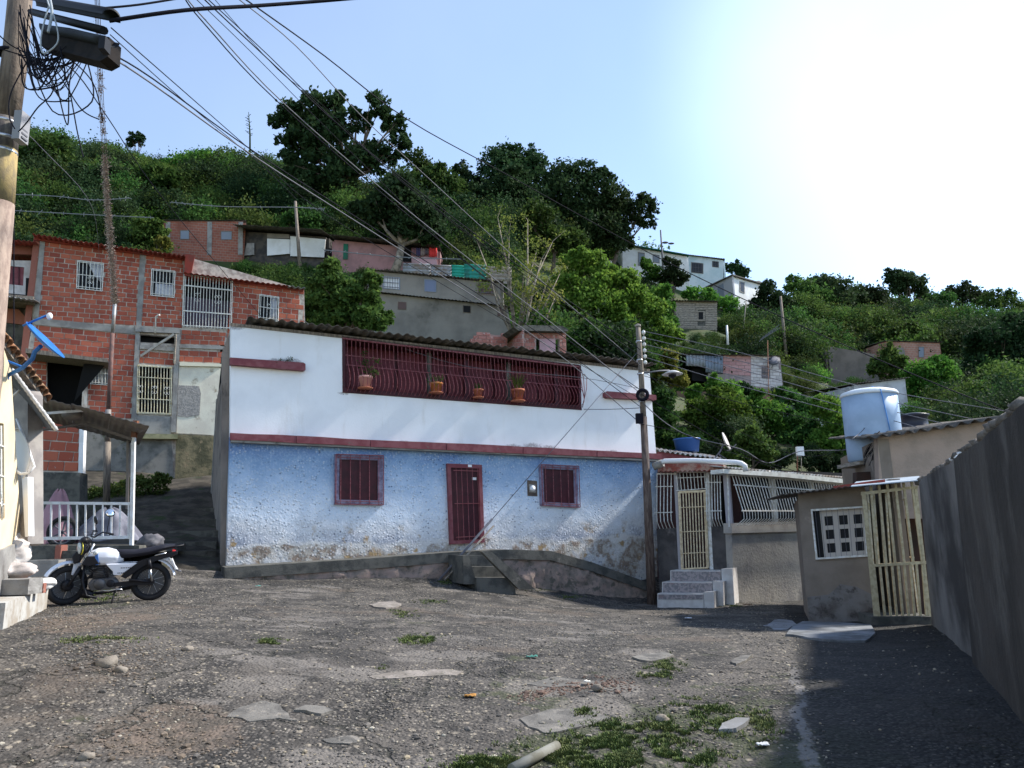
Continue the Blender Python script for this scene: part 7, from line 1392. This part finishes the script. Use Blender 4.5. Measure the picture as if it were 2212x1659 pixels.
MB().tube([Bk(.30, .13, .35), Bk(.0, .10, .30)], .022, 8).build('swing_arm', bblk, bike); shp([(.52, .31), (.06, .34), (.0, .36), (-.06, .33), (-.06, .28), (.0, .26), (.52, .25)], .085, .10, 'chain_guard', bblk, .006)
MB().tube([Bk(.04, .12, .64), Bk(.01, .12, .50)], .026, 10).build('shock_spring', bblk, bike); MB().tube([Bk(.01, .12, .50), Bk(-.02, .12, .31)], .014, 8).build('shock_rod', M['steel'], bike)
MB().tube([Bk(.66, .15, .21), Bk(.56, .17, .20), Bk(.45, .17, .22), Bk(.38, .18, .215)], .009, 6).build('gear_lever', M['steel'], bike); MB().tube([Bk(.46, .10, .20), Bk(.46, .24, .19)], .013, 8).build('foot_peg', bblk, bike)
MB().tube([Bk(.48, .08, .22), Bk(.515, .22, -.02)], .011, 6).build('side_stand', bblk, bike)
shp([(.26, .33), (.38, .335), (.38, .355), (.26, .35)], .13, .14, 'swing_arm_label', M['steel'], .002)
# rear end
def arc(c, r0_, r1_, a0, a1, hw, axx, ff):
    pts = []; n = 14
    def d(a): return ff*math.cos(a)+upv*math.sin(a)
    mb = MB(); mb.grid(lambda u, v: c+d(lerp(a0, a1, u))*(r0_+(.03*math.sin(v*math.pi)))+axx*lerp(-hw, hw, v), n, 6, upv*.006); return mb
arc(rc, .335, 0, R(100), R(165), .055, lf, fw).build('rear_fender', paint, bike, fix=False); arc(rc, .33, 0, R(35), R(105), .06, lf, fw).build('inner_fender', bblk, bike, fix=False)
shp([(-.24, .66), (-.29, .60), (-.385, .46), (-.35, .47), (-.22, .60), (-.12, .64)], -.05, .055, 'rear_panel', paint, .01)
shp([(-.27, .62), (-.29, .635), (-.36, .47), (-.34, .46)], -.08, .08, 'number_plate', M['plastic_w'], .003); MB().tube([Bk(-.34, 0, .46), Bk(-.43, .03, .43)], .012, 5).build('plate_bracket', M['wire_g'], bike)
shp([(-.28, .67), (-.33, .69), (-.34, .76), (-.28, .77)], -.05, .06, 'tail_light', rdl, .01)
MB().tube([Bk(-.16, .10, .80), Bk(-.30, .10, .83), Bk(-.44, .07, .845), Bk(-.44, -.07, .845), Bk(-.30, -.10, .83), Bk(-.16, -.1, .80)], .011, 8).build('rear_rack', bblk, bike)
MB().tube([Bk(-.25, .12, .64), Bk(-.28, .17, .63)], .018, 8).build('indicator', lens, bike)
# front end
top_ = Bk(WB-.30, 0, .90)
for s_ in (-1, 1):
    a_ = fc+fax*(.085*s_); b_ = top_+fax*(.085*s_); MB().tube([a_, a_.lerp(b_, .45)], .026, 10).build('fork_lower', bblk, bike); MB().tube([a_.lerp(b_, .44), b_], .018, 10).build('fork_tube', M['steel'] if s_ > 0 else bblk, bike)
arc(fc, .325, 0, R(28), R(132), .06, fax, ffw).build('front_fender', paint, bike, fix=False); MB().prism([fc+ffw*-.16+upv*.30+fax*.07, fc+ffw*-.06+upv*.34+fax*.07, fc+ffw*-.03+upv*.16+fax*.08, fc+ffw*-.08+upv*.14+fax*.08], [v-fax*.02 for v in (fc+ffw*-.16+upv*.30+fax*.07, fc+ffw*-.06+upv*.34+fax*.07, fc+ffw*-.03+upv*.16+fax*.08, fc+ffw*-.08+upv*.14+fax*.08)]).build('fender_stay', paint, bike)
MB().lathe(fc+fax*.04, [(.01, .03), (.07, .03), (.085, 0), (.085, -.03)], 24, Z=fax).build('brake_drum', bblk, bike)
hl = top_+ffw*.13+upv*-.06; MB().lathe(hl-ffw*.07, [(.02, -.01), (.07, 0), (.095, .06), (.10, .11), (.09, .115), (.01, .12)], 24, Z=ffw).build('headlight', bblk, bike); MB().lathe(hl+ffw*.045, [(.09, 0), (.08, .015), (.01, .025)], 24, Z=ffw).build('headlight_lens', lens, bike)
MB().blob(hl+upv*.11-ffw*.03, .07, .09, .06, 3, .02).build('instrument_cluster', bblk, bike); MB().lathe(hl+upv*.0-ffw*.0+ffw*.02, [(.101, 0), (.103, .006), (.101, .012)], 24, Z=ffw).build('headlight_rim', ylw, bike)
hb_ = top_+upv*.08
MB().tube([hb_+fax*.36-ffw*.16+upv*.07, hb_+fax*.20-ffw*.07+upv*.10, hb_+fax*.08+upv*.02, hb_-fax*.08+upv*.02, hb_-fax*.20-ffw*.07+upv*.10, hb_-fax*.36-ffw*.16+upv*.07], .011, 8).build('handlebar', bblk, bike)
for s_ in (-1, 1):
    g0 = hb_+fax*(.36*s_)-ffw*.16+upv*.07; MB().tube([g0, g0-fax*(.13*s_)+ffw*.04+upv*.012], .019, 10).build('grip', bblk, bike); MB().tube([g0-fax*(.13*s_)+ffw*.05, g0+fax*(.0*s_)+ffw*.06], .006, 5).build('lever', M['steel'], bike)
    m0 = g0-fax*(.14*s_)+ffw*.04+upv*.02; m1_ = m0+upv*(.26 if s_ > 0 else .12)+fax*(.08*s_); MB().tube([m0, m1_], .006, 6).build('mirror_stalk', bblk, bike)
    mz = ((CAM-m1_).normalized()+Vector((.25, 0, .75))).normalized() if s_ > 0 else (-ffw+Vector((0, 0, .2))).normalized(); mm = MB().lathe(m1_+upv*.04-mz*.012, [(.04, 0), (.068, .01), (.068, .018), (.01, .02)], 22, Z=mz).build('mirror', bblk, bike); MB().lathe(m1_+upv*.04+mz*.008, [(.063, 0), (.063, .003), (.01, .004)], 22, Z=mz).build('mirror_glass', mat('mirror_glass%d' % s_, (.85, .87, .9), rough=.05, metal=1), mm)
    i0 = top_+fax*(.10*s_)+upv*-.12+ffw*.02; MB().tube([i0, i0+fax*(.10*s_)], .008, 5).build('indicator_stem', bblk, bike); MB().blob(i0+fax*(.13*s_), .035, .03, .035, 2, 0).build('indicator', lens, bike)
shp([(.98, .64), (1.06, .60), (1.10, .72), (1.04, .80), (.97, .74)], -.07, .09, 'fork_cowl', bblk, .02)
for k, pts in enumerate(([hb_+fax*.2+upv*.08, hb_+ffw*.12+upv*.06+fax*.1, Bk(WB-.35, .05, .6)], [hb_-fax*.2+upv*.08, hb_+ffw*.14+upv*.1, Bk(WB-.3, .0, .62)], [hb_+fax*.15+upv*.1, Bk(.95, .12, .75), Bk(.80, .12, .50)])): MB().tube(pts, .006, 5).build('control_cable', bblk, bike)
# second motorcycle hidden: only the grille scooter under the sheet (already built as cover and wheel)

# ------------------------------------------------------------------ plants and pots in the gallery
def pot(label, px, py, h, w_, m, kind):
    c = MH.hit(px, py, .16); s_ = h; t = thing('flower_pot', label, 'flower pot', c)
    MB().lathe(c, [(w_*.36, 0), (w_*.5, h*.8), (w_*.56, h*.8), (w_*.56, h), (w_*.48, h), (w_*.46, h*.9), (.01, h*.88)], 20).build('pot', m, t); MB().lathe(c+Vector((0, 0, -.02)), [(.01, 0), (w_*.55, 0), (w_*.6, .025), (.01, .02)], 18).build('saucer', M['terracotta'], t)
    mb = MB(); tp = c+Vector((0, 0, h*.9))
    if kind == 'tall':
        V, F = leaves([(tuple(tp+Vector((0, 0, .35))), .10), (tuple(tp+Vector((.05, 0, .12))), .16), (tuple(tp+Vector((-.05, 0, .6))), .07), (tuple(tp+Vector((.26, 0, .40))), .07), (tuple(tp+Vector((.2, 0, .08))), .1)], 240, .055, .4, 6)
        mb.tube([tp, tp+Vector((-.02, 0, .3)), tp+Vector((-.05, 0, .65))], .006, 4); mb.tube([tp, tp+Vector((.12, 0, .22)), tp+Vector((.26, 0, .42))], .005, 4); mb.build('stem', LM['olive'], t, fix=False); link('leaves', np_mesh('leaves', V-np.array(c)[None], F, LM['mid'], False), t)
    elif kind == 'aloe':
        for i in range(46):
            a = random.uniform(0, 6.28); tl = random.uniform(.05, .75); L_ = random.uniform(.25, .5)*(1 if h > .25 else .4); d_ = Vector((math.cos(a)*tl, math.sin(a)*tl*.6, 1)).normalized(); mb.tube([tp+Vector((math.cos(a), math.sin(a), 0))*w_*.2, tp+d_*L_*.6, tp+d_*L_+Vector((math.cos(a), 0, 0))*.05], [.014, .010, .002], 4)
        mb.build('leaves', LM['yellow'] if h > .25 else LM['olive'], t, fix=False)
    else:
        V, F = leaves([(tuple(tp+Vector((0, 0, .08))), .16)], 160, .05, .4, 6); link('leaves', np_mesh('leaves', V-np.array(c)[None], F, LM['olive'], False), t)
pot('pink flower pot with a tall leggy plant at the left of the maroon gallery', 789, 838, .28, .30, mat('pink_pot', (.58, .30, .26), rough=.6), 'tall')
pot('rusty orange flower pot with drooping plant, second from the left in the gallery', 942, 848, .24, .30, mat('orange_pot', (.46, .16, .04), (.30, .14, .06), 8), 'low')
pot('small terracotta pot with a short succulent in the gallery', 1033, 858, .20, .24, M['terracotta'], 'aloe')
pot('large terracotta pot with a spiky yellow green aloe in the gallery', 1119, 866, .30, .33, M['terracotta'], 'aloe')
V, F = leaves([(tuple(MH.hit(624, 779, .1)), .10), (tuple(MH.hit(605, 780, .08)), .06)], 260, .03, .4, 6); link('moss_tuft', np_mesh('moss_tuft', V, F, LM['olive'], False), None, 'dry grey weeds growing on the left maroon ledge', 'weeds')
# spiral bars bulging at the right end of the gallery
for o_ in (.0, .07, .15): MB().tube([MH.hit(1250+o_*80, 790+o_*120, .03), MH.hit(1254+o_*90, 815, .22), MH.hit(1258+o_*60, 840, .36), MH.hit(1262, 862, .34), MH.hit(1258, 880, .05)], .010, 5).build('bar', mb_bar, cage)

# ------------------------------------------------------------------ what lies in the yard
def patch(label, pts, m, th=.022, name='concrete_patch', group=None):
    g = [GP(x, y) for x, y in pts]; q = []
    for a, b_ in zip(g, g[1:]+g[:1]):
        for k in range(4): p = a.lerp(b_, k/4); j = noise.noise(p*6)*.05; q.append(p+Vector((j, j, 0)))
    q = [Vector((p.x, p.y, gz(p.x, p.y)+gdet(p.x, p.y)+th)) for p in q]; return MB().prism(q, [p-Vector((0, 0, .12)) for p in q]).build(name, m, None, label=label, cat='concrete patch', group=group)
pc = mat('worn_pale_patch', (.26, .23, .205), (.17, .15, .13), 4, bump=.6, bsc=30, c3=(.13, .12, .10), s3=6, lo3=.52, hi3=.62); pc2 = mat('grey_patch', (.17, .16, .145), (.10, .095, .088), 5, bump=.6, c3=(.23, .21, .185), s3=9, lo3=.55, hi3=.62)
patch('oval pale stone slab flush in the ground in front of the blue house', [(802, 1309), (815, 1303), (850, 1302), (867, 1306), (860, 1313), (828, 1316), (806, 1314)], pc)
patch('long pale cement smear in the middle of the yard', [(795, 1464), (850, 1453), (910, 1449), (960, 1447), (1005, 1451), (985, 1459), (930, 1464), (870, 1468), (820, 1471)], pc, .008)
patch('broken grey slab lying in the weeds at lower right', [(1545, 1588), (1563, 1572), (1590, 1560), (1620, 1561), (1612, 1572), (1590, 1584), (1575, 1588)], M['pale_slab'], .03, 'broken_slab')
patch('cracked slab piece half way to the tiled steps', [(1365, 1425), (1390, 1415), (1440, 1412), (1455, 1418), (1440, 1427), (1400, 1432)], pc2, .02)
patch('flat broken slab near the centre left of the yard', [(632, 1540), (660, 1530), (700, 1532), (716, 1540), (700, 1547), (668, 1545)], pc2, .022)
patch('narrow pale slab edge running diagonally at lower left', [(495, 1545), (520, 1528), (560, 1518), (590, 1522), (612, 1540), (640, 1562), (600, 1556), (545, 1560)], pc2, .008)
patch('pale slab piece at the dark asphalt edge', [(1650, 1352), (1680, 1338), (1712, 1342), (1722, 1350), (1700, 1362), (1672, 1362)], M['pale_slab'], .012)
patch('small light slab beside the dark asphalt strip', [(1580, 1430), (1600, 1420), (1625, 1419), (1610, 1430), (1590, 1437)], pc2, .02)
patch('grey slab broken along its lower edge at the picture bottom', [(250, 1605), (320, 1592), (372, 1585), (380, 1560), (360, 1548), (440, 1552), (470, 1580), (472, 1610), (450, 1640), (300, 1650)], mat('dirt_hollow', (.25, .19, .145), (.16, .13, .10), 7, bump=.8), .006, 'dirt_patch') if False else None
pp = thing('plastic_pipe', 'short grey plastic pipe half buried in the grass at the bottom edge', 'pipe', GP(1150, 1640)); a_, b_ = GP(1105, 1662, .03), GP(1203, 1611, .03); MB().tube([a_, b_], .035, 12).build('pipe', mat('old_pvc', (.20, .20, .18), (.13, .125, .10), 6), pp)
rock = mat('yard_stone', (.20, .175, .145), (.12, .105, .09), 6, bump=.5, isl=.3)
for i, (x, y, s_, la) in enumerate(((232, 1440, .10, 'brown stone on the dirt at lower left'), (340, 1276, .07, 'tan stone just behind the rear tyre'), (300, 1283, .04, 'small stone below the rear tyre'), (1032, 1251, .16, 'squarish stone left of the concrete steps'), (405, 1405, .05, 'small dark stone right of the dirt patch'), (260, 1452, .06, 'flat reddish stone beside the brown stone'), (1290, 1490, .05, 'yellow stone at the weed edge'), (1430, 1560, .06, 'pale stone in the lower right weeds'), (185, 1640, .05, 'dark stone in the lower left corner area'))):
    c = GP(x, y); MB().blob((c.x, c.y, c.z+s_*.3), s_, s_*.8, s_*.6, 2, .3, 1.8, i).build('stone', rock, None, label=la, cat='stone')
def litter(label, x, y, s_, col, nm='litter', cat='litter'):
    c = GP(x, y); mb = MB().grid(lambda u, v: c+Vector(((u-.5)*s_*2, (v-.5)*s_*1.4, .015+.05*s_*10*abs(noise.noise(Vector((u*3+x, v*3, 1)))))), 6, 6, Vector((0, 0, .004))); mb.build(nm, mat(nm+'_%d' % x, col, rough=.5), None, fix=False, label=label, cat=cat)
litter('scrap of green plastic in the middle right of the yard', 1149, 1422, .06, (.06, .2, .16)); litter('small mint scrap near the raised walk', 557, 1268, .05, (.12, .3, .25)); litter('white paper scrap on the shaded asphalt', 1487, 1337, .06, (.6, .62, .65)); litter('orange stick on the ground left of the red gravel', 1016, 1507, .05, (.4, .2, .05)); litter('white plastic scrap in the right weeds', 1648, 1613, .04, (.7, .7, .7)); litter('white scrap on the red gravel', 1268, 1476, .03, (.7, .68, .62))
litter('green plastic litter at the foot of the steps', 1082, 1262, .09, (.06, .25, .18)); litter('brown leaf litter by the far wall foot', 1615, 1308, .1, (.20, .12, .07))
rs = random.Random(21)
def pebbles(name, n, m_, pick, smin, smax, seed):
    r2 = np.random.default_rng(seed); bm = bmesh.new(); bmesh.ops.create_icosphere(bm, subdivisions=1, radius=1); bv = np.array([v.co[:] for v in bm.verts]); bf = np.array([[v.index for v in f.verts] for f in bm.faces]); bm.free(); V = []; F = []; k = 0
    P_ = []
    while len(P_) < n:
        x, y = pick(r2)
        if x is None: continue
        P_.append((x, y))
    P_ = np.array(P_); Z = hz(P_[:, 0], P_[:, 1])
    for (x, y), z in zip(P_, Z):
        s_ = r2.uniform(smin, smax)*(1+1.2*(r2.random() > .97)); q = bv*(1+.35*(r2.random((len(bv), 1))-.5))*np.array([s_*r2.uniform(.8, 1.4), s_*r2.uniform(.7, 1.1), s_*.6]); a = r2.random()*6.28; c_, s2 = math.cos(a), math.sin(a); q = np.c_[q[:, 0]*c_-q[:, 1]*s2, q[:, 0]*s2+q[:, 1]*c_, q[:, 2]]
        V.append(q+np.array([x, y, z+gdet(x, y)+s_*.15])); F.append(bf+k); k += len(bv)
    return link(name, np_mesh(name, np.concatenate(V), np.concatenate(F), m_, False), kind='stuff')
def yardpick(r2):
    y = 4+14*r2.random()**1.6; x = (r2.random()*2-1)*min(.72*y, 9.0)
    if x > .335*y+.3 and r2.random() > .12: return None, None
    if noise.noise(Vector((x*.7, y*.7, 2.2))) < r2.uniform(-.5, .3): return None, None
    return x, y
def pebble_mat():
    b = NB('pebble_mix'); g = b.n('NewGeometry').outputs['Random Per Island']; cr = b.n('ValToRGB'); b.l(g, cr.inputs[0]); e = cr.color_ramp.elements; e[0].color = (.06, .056, .052, 1); e[1].color = (.38, .35, .29, 1)
    for p, c in ((.5, (.12, .11, .10)), (.8, (.22, .20, .17)), (.93, (.30, .25, .17))): x = e.new(p); x.color = (*c, 1)
    return b.out(cr.outputs[0], .9)
pebbles('gravel', 24000, pebble_mat(), yardpick, .004, .014, 4)
def redpick(r2):
    t_ = r2.random(); x, y = lerp(1120, 1360, t_), lerp(1510, 1478, t_)+(14*math.sin(t_*3.1))*-1; g = GP(x+r2.normal()*10, y+r2.normal()*7); return g.x, g.y
pebbles('red_gravel', 420, mat('red_rubble', (.11, .07, .055), (.17, .12, .095), 30, isl=.3), redpick, .007, .018, 9)
def dirtpick(r2):
    c = ((250, 1420, 60, 26), (360, 1610, 95, 22), (130, 1330, 40, 18))[int(r2.integers(0, 3))]; g = GP(c[0]+r2.normal()*c[2], c[1]+r2.normal()*c[3]); return g.x, g.y
pebbles('tan_gravel', 900, mat('tan_rubble', (.16, .125, .095), (.11, .09, .07), 30, isl=.35), dirtpick, .006, .016, 12)
# grass and weeds
def weeds(name, spots, per, h, m_, seed):
    r2 = np.random.default_rng(seed); V = []; k = 0
    for (x, y, rx, ry, dn) in spots:
        for _ in range(int(per*dn)):
            g = GP(x+r2.normal()*rx*.6, y+r2.normal()*ry*.6)
            if noise.noise(Vector((g.x*5, g.y*5, 7)))+.6*noise.noise(Vector((g.x*16, g.y*16, 3))) < .02: continue
            c = np.array([g.x, g.y, gz(g.x, g.y)+gdet(g.x, g.y)]); hh = h*r2.uniform(.4, 1.3)
            for b_ in range(5):
                a = r2.random()*6.28; d = np.array([math.cos(a), math.sin(a), 0]); o = d*r2.uniform(0, .03); s_ = np.array([-d[1], d[0], 0])*.005; tip = c+o+d*hh*.6+np.array([0, 0, hh])
                V += [c+o-s_, c+o+s_, tip+s_*.4, tip-s_*.4]
    V = np.array(V); return link(name, np_mesh(name, V, np.arange(len(V)).reshape(-1, 4), m_, False), kind='stuff')
GM = mat('ground_weed_green', (.085, .12, .035), (.13, .15, .055), 3, isl=.35)
weeds('grass', [(1230, 1640, 130, 22, 7), (1330, 1600, 110, 24, 5), (1450, 1580, 70, 22, 2.5), (1420, 1640, 110, 16, 5), (1060, 1645, 70, 12, 3), (1440, 1440, 26, 16, 1.2), (1415, 1460, 30, 10, .8), (1500, 1530, 50, 20, 1.5), (1270, 1540, 30, 8, .7), (1320, 1570, 60, 10, 1), (910, 1382, 36, 7, 2.2), (585, 1386, 20, 4, .9), (870, 1325, 24, 6, .6), (930, 1300, 28, 4, .5), (1080, 1258, 20, 5, .8), (960, 1258, 14, 5, .6), (1535, 1308, 20, 3, 1.3), (1588, 1308, 12, 3, .5), (210, 1383, 70, 6, 1.2), (1160, 1272, 30, 4, .8), (1230, 1290, 20, 4, .5), (200, 1285, 60, 10, 2.2), (820, 1440, 20, 5, .1), (1560, 1560, 60, 24, 1.6), (1640, 1570, 30, 30, 1), (1175, 1680, 160, 16, 5)], 430, .019, GM, 5)


patch('pale bluish concrete slab on the ground before the cream house', [(1716, 1352), (1735, 1346), (1880, 1352), (1893, 1370), (1870, 1388), (1790, 1386), (1745, 1380), (1700, 1374)], mat('worn_blue_grey_slab', (.20, .21, .225), (.11, .115, .12), 2.5, bump=.4, c3=(.28, .28, .29), s3=1.5), .03, 'doorway_slab')
patch('thin crescent of broken cement below the long smear', [(1140, 1475), (1200, 1462), (1290, 1470), (1260, 1478), (1190, 1480)], pc2, .006)
patch('wide cracked cement sheet before the red gravel', [(1120, 1560), (1190, 1535), (1280, 1540), (1320, 1556), (1250, 1580), (1170, 1590)], pc2, .01)
patch('small cement scab near the left dirt hollow', [(700, 1600), (760, 1590), (790, 1600), (750, 1612)], pc2, .008)
